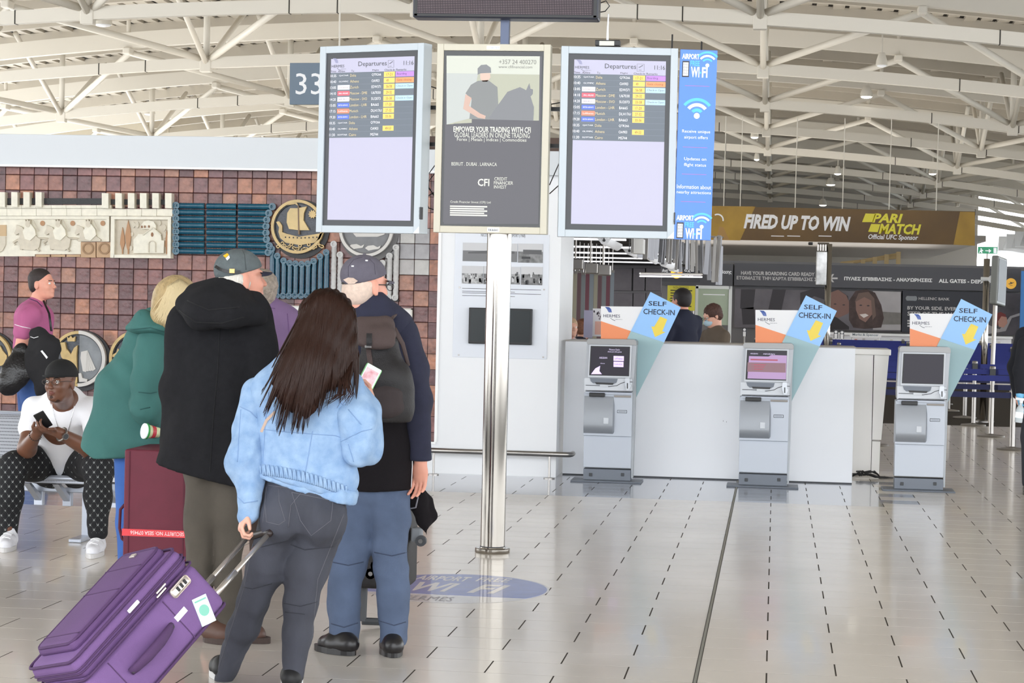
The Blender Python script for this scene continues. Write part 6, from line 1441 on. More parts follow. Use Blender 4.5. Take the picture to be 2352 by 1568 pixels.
M_wh_hair = mat('hair_white', (214, 208, 198), .5, var=.12, vs=60, bump=.6, bs=120, stretch=(1, 1, .3))
def hrf(f, G): X, Y_, Z = G; return f+(.002*np.sin((X-Y_)*420+4*np.sin(Z*30))+.0012*np.sin(X*900)).astype(np.float32)
sobj('hair', [ell(q(0, -.028, -.01), (.088, .088, .075), R), ell(q(0, -.052, -.055), (.072, .058, .06), R, k=.03)], M_wh_hair, m, .006, fn=hrf, cuts=[cut(q(0, .035, 0), R[1])])
M_cap = mat('cap_grey', (92, 100, 102), .85, var=.12, vs=30, bump=.3, bs=300); M_capn = mat('cap_navy', (36, 38, 58), .8)
cp = ballcap(m, q, R, M_cap, 1.04, 1, M_capn, tilt=.22)
bv = surf(cp); 
def patch(name, pts, mm, parent, bv, off=.003):
    c = [hit(bv, *p, off) for p in pts]
    if any(x is None for x in c): return
    b = MB(); b.add([tuple(x) for x in c], [tuple(range(len(c)))]); return obj(name, b, mm, parent, world=True)
for nm, pts, c in (('badge_red', [(510, 580), (516, 573), (522, 580), (512, 586)], (210, 50, 48)), ('badge_yellow', [(512, 587), (522, 581), (526, 585), (518, 592)], (240, 190, 40)), ('badge_white', [(518, 593), (526, 586), (528, 592), (522, 598)], (240, 240, 238))): patch(nm, pts, mat(nm, c, .6), cp, bv)
ribbon('strap', bv, [(494, 611), (505, 618), (520, 623), (538, 625), (552, 624)], .014, .003, M_black, cp, .004); 
seams('seam', cp, [[(495, 600), (500, 575), (515, 560), (533, 556)], [(565, 620), (562, 585), (550, 563), (535, 556)]], mat('cap_seam', (66, 72, 74), .8), .0012)
bb = MB(); h_ = hit(bv, 533, 622, .008)
if h_ is not None: bb.box(h_.x-.012, h_.x+.012, h_.y-.002, h_.y+.003, h_.z-.010, h_.z+.010, .001); obj('buckle', bb, mat('brass', (200, 160, 100), .3, .8), cp, world=True)
M_coat = mat('coat_black', (34, 34, 37), .95, var=.1, vs=30, bump=.5, bs=500, spec=.2)
pr_ = [cap(J(520, 735, Y), J(500, 850, Y), .155, .208, k=.06, fl=(0, 1, 0), ff=.68), cap(J(500, 850, Y), J(484, 1085, Y), .208, .258, k=.08, fl=(0, 1, 0), ff=.66), ell(J(440, 740, Y), (.085, .11, .09), k=.08), ell(J(590, 745, Y), (.07, .11, .09), k=.08)]
pr_ += chain([J(430, 765, Y-.02), J(412, 890, Y-.02), J(400, 1010, Y+.05)], [.080, .072, .06], .04)+chain([J(595, 770, Y), J(606, 890, Y), J(596, 985, Y+.14)], [.080, .072, .06], .04)
co = sobj('coat', pr_, M_coat, m, .011, fold=[(.013, 11, 31), (.005, 30, 5)], cuts=[cut(J(436, 1082, Y), (-.22, 0, -1))])
ho = chain([J(425, 700, Y-.12), J(465, 722, Y-.2), J(530, 720, Y-.2), J(590, 722, Y-.1), J(610, 745, Y+.02)], [.05, .060, .058, .045, .03], .05)+[ell(J(500, 690, Y-.08), (.15, .12, .085), k=.06), cap(J(450, 672, Y-.05), J(520, 655, Y-.06), .05, .045, k=.05), cap(J(540, 672, Y-.06), J(590, 715, Y), .04, .035, k=.05)]
hd2 = sobj('hood', ho, M_coat, m, .009, fold=[(.006, 18, 8)], cuts=[])
seams('seam', co, [[(505, 745), (500, 850), (490, 960), (482, 1085)]], mat('coat_seam', (24, 24, 26), .9), .002); seams('hem_fold', hd2, [[(412, 712), (450, 740), (510, 742), (560, 728)], [(430, 690), (480, 712), (550, 705)]], mat('coat_seam', (24, 24, 26), .9), .003)
M_tr = mat('trousers_olive', (80, 74, 66), .9, var=.12, vs=8, bump=.3, bs=300)
sobj('trousers', chain([J(470, 1060, Y), J(464, 1200, Y), J(459, 1330, Y), J(464, 1445, Y+.02)], [.105, .076, .068, .066], .015)+chain([J(525, 1060, Y), J(530, 1200, Y), J(525, 1330, Y), J(522, 1445, Y+.02)], [.105, .078, .070, .068], .015), M_tr, m, .01, fold=[(.008, 20, 4), (.003, 50, 9)], cuts=[cut(J(500, 1458, Y), (0, 0, -1))])
M_br = mat('shoe_brown', (88, 62, 52), .5); M_brs = mat('sole_brown', (60, 44, 38), .6)
add_shoe(m, J(482, 1468, 9.33), J(548, 1470, 9.29), M_br, M_brs, 1.05); add_shoe(m, J(552, 1462, 9.40), J(610, 1470, 9.36), M_br, M_brs, 1.05)
# ---------------------------------------------------------------- man with rucksack
Y = 9.220
m = thing('person', 'person in navy jacket, grey cap and blue jeans carrying a brown rucksack', 'person', (FL(850, 1504).x, Y, 0))
hc = J(838, 655, Y); HL, q, R = head(hc, (.62, .78, -.03), s=1.03, neck=J(845, 745, Y))
wr = np.array(J(966, 1058, Y-.02)); hh = hand(wr, (-.02, .05, -1), (-.35, -.8, .1), (-1, .3, 0), 1.05, .35, .4, .3)
sobj('body', [(HL, .0065), (chain([J(860, 760, Y), J(860, 950, Y), J(858, 1080, Y)], [.13, .11, .08], .05, (0, 1, 0), .7)+chain([J(815, 1140, Y), J(800, 1300, Y), J(797, 1450, Y)], [.05, .045, .035])+chain([J(893, 1140, Y), J(899, 1300, Y), J(902, 1450, Y)], [.05, .045, .035])+chain([J(800, 770, Y), J(780, 900, Y), J(800, 960, Y+.25)], [.05, .045, .035]), .016), (chain([J(922, 775, Y), J(955, 910, Y), tuple(wr)], [.045, .038, .028])+hh, .005),
   (hand(J(800, 960, Y+.26), (.3, .8, .2), (.5, 0, -.5), (.2, .3, .9), 1, .7), .006)], SK2, m)
sobj('hair', [ell(q(0, -.022, -.01), (.083, .085, .075), R), ell(q(0, -.045, -.05), (.068, .052, .05), R, k=.03)], mat('hair_short_white', (220, 196, 180), .6, var=.08, vs=60, bump=.4, bs=200), m, .006, cuts=[cut(q(0, .02, 0), R[1])])
M_cap2 = mat('cap_slate', (98, 94, 106), .85, var=.08, vs=30, bump=.3, bs=300)
cp = ballcap(m, q, R, M_cap2, 1.04, 1, M_cap2, tilt=.30, back=False); bv = surf(cp)
ribbon('strap', bv, [(785, 648), (800, 655), (820, 655), (838, 648), (850, 638)], .013, .003, M_black, cp, .004)
patch('strap_opening', [(788, 642), (800, 637), (812, 638), (822, 645), (814, 651), (800, 652)], mat('hair_short_white', (220, 196, 180), .6), cp, bv, .007)
for xy in ((810, 611), (842, 598)): 
    h_ = hit(bv, *xy, .003)
    if h_ is not None: obj('eyelet', MB().lathe([(.006, -.003), (.006, .003)], tuple(h_), 8), M_lt, cp, world=True)
seams('seam', cp, [[(800, 635), (800, 612), (812, 596), (832, 590)], [(862, 630), (860, 606), (848, 594)]], mat('cap2_seam', (74, 70, 82), .8), .0012)
gl2 = MB()
for k in (-1, 1): gl2.tube([tuple(q(k*.080, .0, .004)), tuple(q(k*.078, .07, .006)), tuple(q(k*.055, .112, .004))], .0022, 6)
for k in (-1, 1):
    pts = [tuple(q(k*.033+.023*math.cos(a), .118, .0+.017*math.sin(a))) for a in [i*math.pi/8 for i in range(17)]]; gl2.tube(pts, .0015, 5)
obj('glasses', gl2, M_black, m, world=True)
M_nv = mat('jacket_navy', (38, 40, 60), .9, var=.1, vs=20, bump=.3, bs=400); M_bk = mat('coat_dark', (28, 25, 28), .95, bump=.4, bs=400, spec=.2)
pr_ = chain([J(855, 745, Y), J(860, 830, Y), J(862, 970, Y)], [.14, .175, .165], .06, (0, 1, 0), .66)+[ell(J(905, 745, Y), (.09, .10, .07), k=.05), ell(J(805, 745, Y), (.09, .10, .07), k=.05), cap(J(848, 700, Y), J(850, 735, Y), .075, .095, k=.03)]
nv = sobj('jacket', pr_, M_nv, m, .009, fold=[(.003, 25, 4)])
sv = sobj('sleeve', chain([J(920, 765, Y), J(945, 840, Y), J(960, 920, Y-.01), J(967, 1050, Y-.02)], [.078, .068, .060, .048], .04), M_nv, m, .008, fold=[(.004, 28, 14)], cuts=[cut(tuple(wr), (0, 0, -1))]); sobj('sleeve', chain([J(800, 770, Y), J(778, 890, Y), J(800, 955, Y+.24)], [.075, .065, .05], .04), M_nv, m, .011)
lc = sobj('long_coat', chain([J(866, 950, Y), J(868, 1030, Y), J(868, 1120, Y)], [.160, .157, .155], .04, (0, 1, 0), .72)+[cap(J(868, 960, Y), J(868, 1110, Y), .12, .14, k=.03)], M_bk, m, .009, fold=[(.003, 18, 2)], cuts=[cut(J(868, 1124, Y), (0.03, 0, -1))])
seams('white_piping', lc, [[(944, 955), (947, 1000), (947, 1070), (944, 1128)]], M_lt, .0025, .002)
M_jb = mat('jeans_blue', (84, 98, 124), .9, var=.14, vs=7, bump=.3, bs=420)
tr = sobj('jeans', chain([J(825, 1100, Y), J(810, 1200, Y), J(798, 1310, Y), J(792, 1400, Y), J(790, 1466, Y)], [.100, .086, .070, .070, .072], .02)+chain([J(886, 1110, Y), J(898, 1200, Y), J(899, 1310, Y), J(903, 1400, Y), J(904, 1466, Y)], [.088, .080, .068, .067, .066], .02)+[ell(J(856, 1120, Y), (.140, .10, .10), k=.04)], M_jb, m, .009, fold=[(.007, 22, 9), (.003, 55, 3)], cuts=[cut(J(850, 1478, Y), (0, 0, -1))])
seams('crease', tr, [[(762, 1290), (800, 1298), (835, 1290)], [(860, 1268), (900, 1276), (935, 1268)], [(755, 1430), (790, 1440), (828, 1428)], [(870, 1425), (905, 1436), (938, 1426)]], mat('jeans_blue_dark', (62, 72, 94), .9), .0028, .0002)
M_sb = mat('shoe_black', (30, 28, 30), .35)
add_shoe(m, J(803, 1492, 9.150), J(733, 1482, 9.250), M_sb, M_sb, 1.1); add_shoe(m, J(904, 1492, 9.150), J(892, 1475, 9.330), M_sb, M_sb, 1.1)
ba = thing('rucksack', 'brown and black drawstring rucksack on the back of the person in navy', 'backpack', J(875, 860, 9.010))
M_bkb = mat('rucksack_brown', (78, 64, 62), .8, bump=.3, bs=300); M_bkk = mat('rucksack_black', (30, 28, 30), .55, bump=.3, bs=200, var=.3, vs=9)
bp_ = sobj('main_bag', [cap(J(872, 800, 8.990), J(878, 880, 8.970), .085, .115, k=.05, fl=(0, 1, 0), ff=.75), cap(J(878, 880, 8.970), J(880, 935, 8.970), .120, .122, k=.05, fl=(0, 1, 0), ff=.72), ell(J(835, 900, 8.970), (.055, .07, .11), k=.05), ell(J(915, 900, 8.970), (.055, .07, .11), k=.05)], M_bkk, ba, .008, fold=[(.005, 35, 3)], cuts=[cut(J(878, 968, 8.970), (0, 0, -1))])
fl_ = sobj('flap', [ell(J(860, 768, 8.950), (.10, .07, .052), k=.03), cap(J(830, 750, 8.970), J(885, 748, 8.990), .045, .045, k=.03), ell(J(860, 785, 8.900), (.085, .04, .035), k=.03)], M_bkb, ba, .007, fold=[(.003, 50, 2)])
obj('pocket', MB(), M_bkb, ba) if False else None
bvb = surf(bp_)
ribbon('front_strap', surf(fl_), [(848, 765), (848, 782), (848, 794)], .024, .003, M_bkk, ba); ribbon('centre_strap', bvb, [(846, 800), (850, 830), (852, 870), (854, 905)], .022, .003, M_bkb, ba, .005)
sobj('pocket', [cap(J(868, 905, 8.905), J(908, 905, 8.910), .036, .036, k=.03), cap(J(866, 935, 8.905), J(910, 935, 8.910), .036, .036, k=.03), cap(J(887, 905, 8.900), J(887, 940, 8.900), .04, .04, k=.03)], mat('rucksack_pocket', (54, 45, 46), .8, bump=.3, bs=300), ba, .007); patch('pocket_band', [(850, 898), (925, 898), (925, 904), (850, 904)], M_bkk, ba, surf(ba.children[-1]), .003)
obj('shoulder_strap', MB().tube([J(893, 750, 9.000), J(898, 732, 9.070), J(905, 728, 9.150), J(925, 750, 9.330)], [.022]*4, 8, sx=.3).tube([J(905, 755, 8.990), J(925, 790, 9.020), J(938, 840, 9.070)], [.014, .012, .01], 8, sx=.4), M_bkb, ba, world=True, sm=True)
bk = MB(); q_ = P(846, 796, 8.870); bk.box(q_.x-.014, q_.x+.014, q_.y-.006, q_.y, q_.z-.005, q_.z+.006, .001); obj('buckle', bk, M_steelb, ba, world=True)
hj = thing('jacket', 'black jacket hanging from the hand of the person with the rucksack', 'jacket', J(965, 1150, 9.290))
sobj('cloth', chain([J(960, 1112, 9.290), J(966, 1150, 9.290), J(974, 1195, 9.290), J(980, 1232, 9.290)], [.022, .04, .032, .006], .02, (0, 1, 0), .6)+chain([J(966, 1115, 9.310), J(982, 1150, 9.310), J(991, 1185, 9.310), J(984, 1205, 9.310)], [.018, .026, .018, .006], .02, (0, 1, 0), .6)+chain([J(950, 1118, 9.300), J(945, 1145, 9.300), J(958, 1170, 9.300)], [.02, .03, .02], .03), M_bk, hj, .007, fold=[(.006, 40, 2)])
obj('strap', MB().tube([J(952, 1120, 9.250), J(960, 1142, 9.250), J(955, 1165, 9.250), J(940, 1168, 9.250)], .004, 6), mat('strap_grey', (120, 120, 128), .6), hj, world=True, sm=True)
# luggage trolley and bag behind the legs
lg = thing('suitcase', 'black suitcase lying behind the legs of the person in blue jeans', 'suitcase', (P(860, 1300, 9.95).x, 9.95, 0))
A, B = P(760, 1300, 9.95), P(950, 1150, 9.95)
obj('shell', MB().box(A.x-lg.location.x+.05, B.x-lg.location.x, -.12, .16, .20, B.z, .03, seg=3), mat('case_black', (34, 32, 34), .6, bump=.2, bs=200), lg, sm=2)
for (x, y) in ((965, 1243), (862, 1300), (850, 1318)):
    q_ = P(x, y, 9.82)-lg.location
    hs_ = obj('wheel_fork', MB().box(q_.x-.05, q_.x+.0, -.10, -.04, q_.z-.01, q_.z+.06, .01), mat('fork_grey', (120, 124, 130), .5), lg); obj('caster', MB().tube([(q_.x, -.12, q_.z), (q_.x, -.09, q_.z)], .026, 14), M_dark, hs_, sm=2); obj('hub', MB().tube([(q_.x, -.124, q_.z), (q_.x, -.119, q_.z)], .011, 10), M_steelb, hs_)
obj('support_leg', MB().tube([(-.05, 0, .22), (-.05, -.02, .03)], .02, 8).tube([(.1, .05, .22), (.1, .05, .02)], .02, 8).tube([(-.05, -.02, .03), (.1, .05, .02)], .018, 8), M_dark, lg)
q_ = P(756, 1296, 9.85)-lg.location; obj('blue_wheel', MB().tube([(q_.x, -.14, q_.z), (q_.x, -.10, q_.z)], .026, 14), mat('wheel_blue', (40, 90, 190), .4), lg, sm=2)
# ---------------------------------------------------------------- woman in green
Y = 10.75
m = thing('person', 'person with blond bobbed hair in a flared green hooded coat', 'person', (P(330, 1300, Y).x, Y, 0))
hc = J(410, 688, Y); HL, q, R = head(hc, (.78, .62, -.2), s=.95, neck=J(375, 765, Y))
wr = J(350, 992, Y-.05)
sobj('body', [(HL, .008), (chain([J(350, 790, Y), J(330, 900, Y), J(325, 1030, Y)], [.12, .13, .14], .05, (0, 1, 0), .7)+chain([J(305, 1050, Y), J(300, 1200, Y), J(300, 1370, Y)], [.075, .05, .04])+chain([J(350, 1050, Y), J(350, 1200, Y), J(350, 1370, Y)], [.075, .05, .04])+chain([J(400, 800, Y), J(410, 900, Y), J(400, 960, Y+.1)], [.045, .04, .03]), .016), ([cap(J(335, 930, Y-.1), wr, .035, .026)]+hand(wr, (.5, -.1, -.6), (.5, .5, 0), (0, -.8, .4), .9, .9), .006)], SK1, m)
M_bl = mat('hair_blond', (178, 154, 112), .45, var=.18, vs=40, bump=.5, bs=90, stretch=(1, 1, .2))
sobj('hair', [ell(J(405, 682, Y-.01), (.112, .118, .118), k=.04), cap(J(392, 690, Y-.05), J(372, 728, Y-.14), .09, .055, k=.05, fl=(0, 1, 0), ff=.9), cap(J(372, 700, Y-.08), J(360, 718, Y-.14), .05, .03, k=.03), cap(J(420, 700, Y-.06), J(400, 748, Y-.16), .09, .04, k=.05, fl=(0, 1, 0), ff=.8)], M_bl, m, .007, fn=hrf); locks(m.children[-1], 240, lambda s: (385+55*s, 640+abs(s-.5)*34), lambda s: (352+78*s, 728+26*s), mat('hair_blond_lock', (214, 194, 152), .5), .0030, 3, 16)
M_gr = mat('coat_green', (62, 108, 104), .8, var=.1, vs=4, bump=.2, bs=300, spec=.3)
pr_ = [cap(J(350, 770, Y), J(322, 900, Y), .15, .20, k=.08, fl=(0, 1, 0), ff=.7), cap(J(322, 900, Y), J(300, 1040, Y), .20, .245, k=.08, fl=(0, 1, 0), ff=.75), ell(J(320, 778, Y), (.07, .10, .06), k=.08), ell(J(395, 780, Y), (.10, .11, .07), k=.07), cap(J(395, 800, Y), J(405, 930, Y+.08), .08, .07, k=.05)]
co = sobj('coat', pr_, M_gr, m, .011, fold=[(.016, 9, 3), (.009, 20, 15)], cuts=[cut(J(290, 1048, Y), (.05, 0, -1)), cut(J(212, 1035, Y), (-.55, 0, -1))])
sl = sobj('sleeve', chain([J(350, 790, Y-.12), J(338, 870, Y-.17), J(335, 935, Y-.17), J(350, 985, Y-.08)], [.085, .078, .078, .058], .05), M_gr, m, .009, fold=[(.005, 28, 7), (.003, 50, 2)])
hd2 = sobj('hood', [ell(J(348, 752, Y-.10), (.12, .11, .040), k=.04), cap(J(292, 752, Y-.12), J(330, 738, Y-.13), .008, .055, k=.04, fl=(0, 1, 0), ff=.9), cap(J(330, 738, Y-.12), J(392, 762, Y-.10), .050, .035, k=.04)], M_gr, m, .008, fold=[(.003, 25, 7)])
M_grs = mat('coat_green_seam', (38, 82, 80), .8)
seams('seam', sl, [[(318, 900), (345, 903), (360, 900)], [(322, 940), (345, 935)]], M_grs, .003, .0005); seams('seam', hd2, [[(300, 757), (345, 752), (388, 765)]], M_grs, .002)
sobj('jeans', chain([J(305, 1040, Y), J(300, 1200, Y), J(300, 1372, Y)], [.10, .075, .06], .03)+chain([J(350, 1040, Y), J(350, 1200, Y), J(350, 1372, Y)], [.10, .075, .06], .03), mat('jeans_bright', (58, 98, 168), .9, var=.1), m, .012)
add_shoe(m, (P(300, 1380, Y).x, Y, 0), (P(300, 1380, Y).x+.1, Y+.2, 0), M_sb, M_sb); add_shoe(m, (P(350, 1380, Y).x, Y, 0), (P(350, 1380, Y).x+.1, Y+.2, 0), M_sb, M_sb)
cu = thing('paper_cup', 'paper ice cream cup with a white lid held by the person in green', 'cup', J(344, 991, Y-.27), rot=Vector((-.72, -.66, .12)).to_track_quat('Z', 'Y').to_euler())
obj('cup', MB().lathe([(.026, -.05), (.030, -.02), (.037, .02)], n=24), mat('cup_print', (206, 214, 170), .5, var=.2, vs=30), cu, sm=2); obj('green_rim', MB().lathe([(.038, .014), (.041, .016), (.041, .026), (.038, .028)], n=24), mat('cup_green', (60, 160, 80), .5), cu, sm=2)
obj('lid', MB().lathe([(.040, .026), (.040, .034), (.034, .036), (.030, .032), (.001, .032)], n=24), M_wh, cu, sm=2); obj('red_band', MB().lathe([(.0300, -.026), (.0345, -.004)], n=24), mat('cup_red', (190, 60, 70), .5), cu)
# ---------------------------------------------------------------- purple shirt
Y = 11.6
m = thing('person', 'person with curly grey hair in a purple shirt, mostly hidden behind the black coat', 'person', (P(620, 1300, Y).x, Y, 0))
hc = J(598, 668, Y); HL, q, R = head(hc, (-.35, .93, 0), s=.98, neck=J(612, 730, Y))
sobj('body', [(HL, .009), (chain([J(625, 770, Y), J(625, 900, Y), J(625, 1030, Y)], [.13, .13, .14], .05, (0, 1, 0), .7)+chain([J(600, 1050, Y), J(600, 1180, Y), J(600, 1310, Y)], [.075, .05, .04])+chain([J(650, 1050, Y), J(650, 1180, Y), J(650, 1310, Y)], [.075, .05, .04])+chain([J(570, 760, Y), J(560, 880, Y), J(580, 930, Y+.2)], [.045, .04, .03])+chain([J(680, 760, Y), J(695, 880, Y), J(670, 930, Y+.2)], [.045, .04, .03]), .016), (hand(J(580, 930, Y+.2), (.4, .8, 0), (0, 0, -1), (1, 0, 0), .95, .6)+hand(J(670, 930, Y+.2), (-.4, .8, 0), (0, 0, -1), (-1, 0, 0), .95, .6), .007)], SK2, m)
def cf(f, G): X, Y_, Z = G; return f+(.004*np.sin(X*150+2*np.sin(Z*60))*np.sin(Z*130+2*np.sin(X*50))).astype(np.float32)
sobj('hair', [ell(q(0, -.02, .03), (.098, .110, .100), R), ell(q(0, -.05, -.04), (.078, .06, .06), R, k=.03)], mat('hair_grey', (142, 130, 118), .6, var=.25, vs=50, bump=.6, bs=90), m, .007, fn=cf, cuts=[cut(q(0, .06, 0), R[1])])
ls_ = sobj('shirt', chain([J(622, 755, Y), J(625, 860, Y), J(625, 1020, Y)], [.17, .19, .19], .06, (0, 1, 0), .66)+[ell(J(665, 740, Y), (.085, .10, .07), k=.06), ell(J(580, 740, Y), (.085, .10, .07), k=.06), cap(J(610, 705, Y), J(612, 730, Y), .075, .09, k=.03)]+chain([J(675, 755, Y), J(690, 870, Y), J(672, 925, Y+.18)], [.07, .065, .045], .04)+chain([J(572, 755, Y), J(560, 870, Y), J(580, 925, Y+.18)], [.07, .065, .045], .04), mat('shirt_purple', (116, 92, 128), .9, var=.06, vs=8, bump=.2, bs=300), m, .01, fold=[(.005, 20, 2)])
seams('seam', ls_, [[(660, 720), (665, 780), (672, 830)], [(590, 712), (612, 706), (632, 708)]], mat('shirt_seam', (100, 72, 114), .9), .002)
sobj('trousers', chain([J(600, 1010, Y), J(600, 1180, Y), J(600, 1315, Y)], [.10, .075, .06], .03)+chain([J(650, 1010, Y), J(650, 1180, Y), J(650, 1315, Y)], [.10, .075, .06], .03), mat('trousers_dark', (72, 58, 54), .9), m, .012)
add_shoe(m, (P(600, 1320, Y).x, Y, 0), (P(600, 1320, Y).x-.05, Y+.22, 0), M_sb, M_sb); add_shoe(m, (P(650, 1320, Y).x, Y, 0), (P(650, 1320, Y).x+.05, Y+.22, 0), M_sb, M_sb)
# red case
rc = thing('suitcase', 'tall dark red suitcase with a security tape, standing behind the purple suitcase', 'suitcase', (P(355, 1400, 10.25).x, 10.25, 0))
A, B = PL(rc, 278, 1420), PL(rc, 436, 1036); B2 = PL(rc, 286, 1036)
M_red = mat('case_red', (100, 28, 48), .65, var=.08, vs=8, bump=.2, bs=350)
b = MB(); zt_ = B[1]; b.box(A[0], B[0], 0, .50, .05, zt_, .012, seg=3); o = obj('shell', b, M_red, rc, sm=2)
for v in o.data.vertices: v.co.x += (B2[0]-A[0])*.6*max(0, (v.co.z-.3)/zt_)*(1 if v.co.x < (A[0]+B[0])/2 else 0)
M_rd = mat('case_red_dark', (84, 22, 42), .7)
obj('piping', MB().box(A[0]+.026, A[0]+.032, -.003, .0, .06, zt_-.01).box(B[0]-.03, B[0]-.024, -.003, .0, .06, zt_-.01), M_rd, rc)
b = MB().tube([PLp for PLp in [(PL(rc, 277, 1160)[0]+.005, .06, PL(rc, 277, 1160)[1]), (PL(rc, 268, 1172)[0], .06, PL(rc, 268, 1172)[1]), (PL(rc, 266, 1215)[0], .06, PL(rc, 266, 1215)[1]), (PL(rc, 272, 1240)[0], .06, PL(rc, 272, 1240)[1]), (PL(rc, 280, 1248)[0]+.005, .06, PL(rc, 280, 1248)[1])]], .008, 8)
obj('side_handle', b, M_rd, rc, sm=True)
z1_, z0_ = PL(rc, 350, 1216)[1], PL(rc, 350, 1232)[1]
tp = obj('security_tape', MB().box(A[0]-.003, B[0]+.003, -.004, .503, z0_, z1_), mat('tape_red', (224, 58, 66), .35), rc)
x0_, x1_ = PL(rc, 300, 1224)[0], PL(rc, 423, 1224)[0]; b = MB(); b.text('SECURITY NO: SESA 079456', x0_, x1_, z0_+.008, z1_-.008, -.0052, rot=math.pi, bold=.01); obj('tape_lettering', b, mat('tape_white_ink', (244, 214, 214), .5), tp)
for s_ in (.06, .44):
    for x_ in (A[0]+.04, B[0]-.04): obj('wheel', MB().tube([(x_-.012, s_, .028), (x_+.012, s_, .028)], .028, 14), M_black, rc, sm=2)
# ---------------------------------------------------------------- seated man
t = thing('person', 'person sitting on the metal bench in white t-shirt, black cap and glasses', 'person', (P(140, 1260, 12.6).x, 12.6, 0))
hc = J(139, 876, 12.32); HL, q, R = head(hc, (-.22, -.97, -.02), s=1.02, neck=J(148, 925, 12.55))
wL, wR = np.array(J(84, 995, 12.24)), np.array(J(132, 992, 12.22))
aL = chain([J(78, 945, 12.6), J(62, 1030, 12.40), tuple(wL)], [.062, .055, .031], .03)+hand(wL, np.array(J(104, 975, 12.18))-wL, (.3, -.1, .9), (.2, -.6, .8), 1.05, .85, .2, .6)
aR = chain([J(216, 950, 12.6), J(212, 1035, 12.42), tuple(wR)], [.064, .058, .033], .03)+hand(wR, np.array(J(103, 988, 12.17))-wR, (-.2, .2, .95), (0, -.3, .95), 1.05, .7, .2, -.2)
sobj('body', [(HL, .0055), (chain([J(148, 925, 12.55), J(146, 970, 12.65), J(145, 1070, 12.92)], [.10, .15, .14], .05, (0, 1, 0), .8)+chain([J(118, 1080, 12.9), J(30, 1075, 12.38), J(20, 1215, 12.38)], [.075, .05, .036])+chain([J(175, 1080, 12.9), J(226, 1080, 12.36), J(222, 1212, 12.24)], [.075, .05, .036]), .014), (aL, .005), (aR, .005)], SK3, t)
for k in (-1, 1):
    c = q(k*.033, .0845, .003); e = obj('eye', MB().lathe([(.0005, -.012), (.008, -.009), (.0118, 0), (.008, .009), (.0005, .012)], tuple(c), 12), M_eye, t, world=True, sm=True)
    obj('iris', MB().lathe([(.0005, -.005), (.0052, -.0025), (.006, 0), (.0052, .0025), (.0005, .005)], tuple(c+np.array(R[1])*.0085), 10), M_iris, e, world=True, sm=True)
    obj('eyebrow', MB().tube([tuple(q(k*.016, .101, .024)), tuple(q(k*.033, .099, .029)), tuple(q(k*.050, .087, .024))], [.003, .004, .002], 6), mat('brow_black', (24, 18, 16), .8), t, world=True, sm=True)
obj('lips', MB().tube([tuple(q(-.022, .098, -.062)), tuple(q(-.008, .107, -.0585)), tuple(q(.008, .107, -.0585)), tuple(q(.022, .098, -.062))], [.003, .0065, .0065, .003], 6).tube([tuple(q(-.018, .099, -.067)), tuple(q(0, .107, -.070)), tuple(q(.018, .099, -.067))], [.003, .007, .003], 6), mat('lips_brown', (122, 74, 66), .4), t, world=True, sm=True)
sobj('beard', [ell(q(0, .050, -.096), (.045, .046, .028), R, k=.02), ell(q(0, .094, -.089), (.015, .012, .014), R, k=.01)], mat('stubble', (62, 40, 32), .7), t, .005)
M_bcap = mat('cap_black', (18, 18, 20), .8, bump=.3, bs=300)
cpb = ballcap(t, q, R, M_bcap, 1.06, 0, M_bcap, tilt=.05)
b = MB(); N = 10
for k in range(1): b.prism([(0, 0)]*3, 0, 0) if False else None
lip = [tuple(q(-.075+.15*i/8, .072+.032*math.sin(math.pi*i/8), .036)) for i in range(9)]; obj('cap_edge', MB().tube(lip, .006, 6), M_bcap, cpb, world=True, sm=True)
g_ = MB()
for k in (-1, 1):
    g_.tube([tuple(q(k*.033+.023*math.cos(a), .112, .002+.016*math.sin(a))) for a in [i*math.pi/8 for i in range(17)]], .0018, 5); g_.tube([tuple(q(k*.056, .110, .006)), tuple(q(k*.080, .05, .008)), tuple(q(k*.082, -.01, .002))], .002, 5)
g_.tube([tuple(q(-.010, .114, .004)), tuple(q(.010, .114, .004))], .0018, 5); obj('glasses', g_, mat('glasses_frame', (70, 60, 56), .3), t, world=True, sm=True)
obj('earring', MB().lathe([(.001, -.006), (.006, 0), (.001, .006)], tuple(q(.088, .0, -.046)), 8), M_lt, t, world=True)
M_tee = mat('tee_white', (244, 244, 248), .85, bump=.15, bs=200)
ts_ = [cap(J(147, 945, 12.60), J(146, 1000, 12.72), .17, .175, k=.06, fl=(0, 1, 0), ff=.72), cap(J(146, 1000, 12.72), J(146, 1060, 12.88), .165, .165, k=.05, fl=(0, 1, 0), ff=.8), ell(J(96, 940, 12.6), (.085, .09, .07), k=.05), ell(J(200, 942, 12.6), (.085, .09, .07), k=.05)]
ts_ += [cap(J(120, 1030, 12.80), J(172, 1030, 12.80), .10, .10, k=.05)]; ts_ += [cap(J(80, 940, 12.6), J(68, 985, 12.5), .082, .074, k=.03), cap(J(216, 942, 12.6), J(217, 985, 12.5), .084, .076, k=.03), ell(J(143, 922, 12.46), (.055, .07, .05), k=.02, sub=1)]
te = sobj('t_shirt', ts_, M_tee, t, .0085, fold=[(.004, 22, 5), (.002, 45, 2)])
b = MB(); bvt = surf(te)
for l in ([(118, 918), (122, 945), (135, 985), (146, 1010)], [(172, 915), (168, 945), (158, 985), (148, 1010)]):
    pts = trace(bvt, l, 5, .003)
    if len(pts) > 2: b.tube(pts, .0022, 5)
obj('necklace', b, mat('silver_chain', (226, 226, 230), .2, 1), t, world=True, sm=True)
M_pat = mat('trousers_black', (20, 20, 24), .85, bump=.2, bs=300)
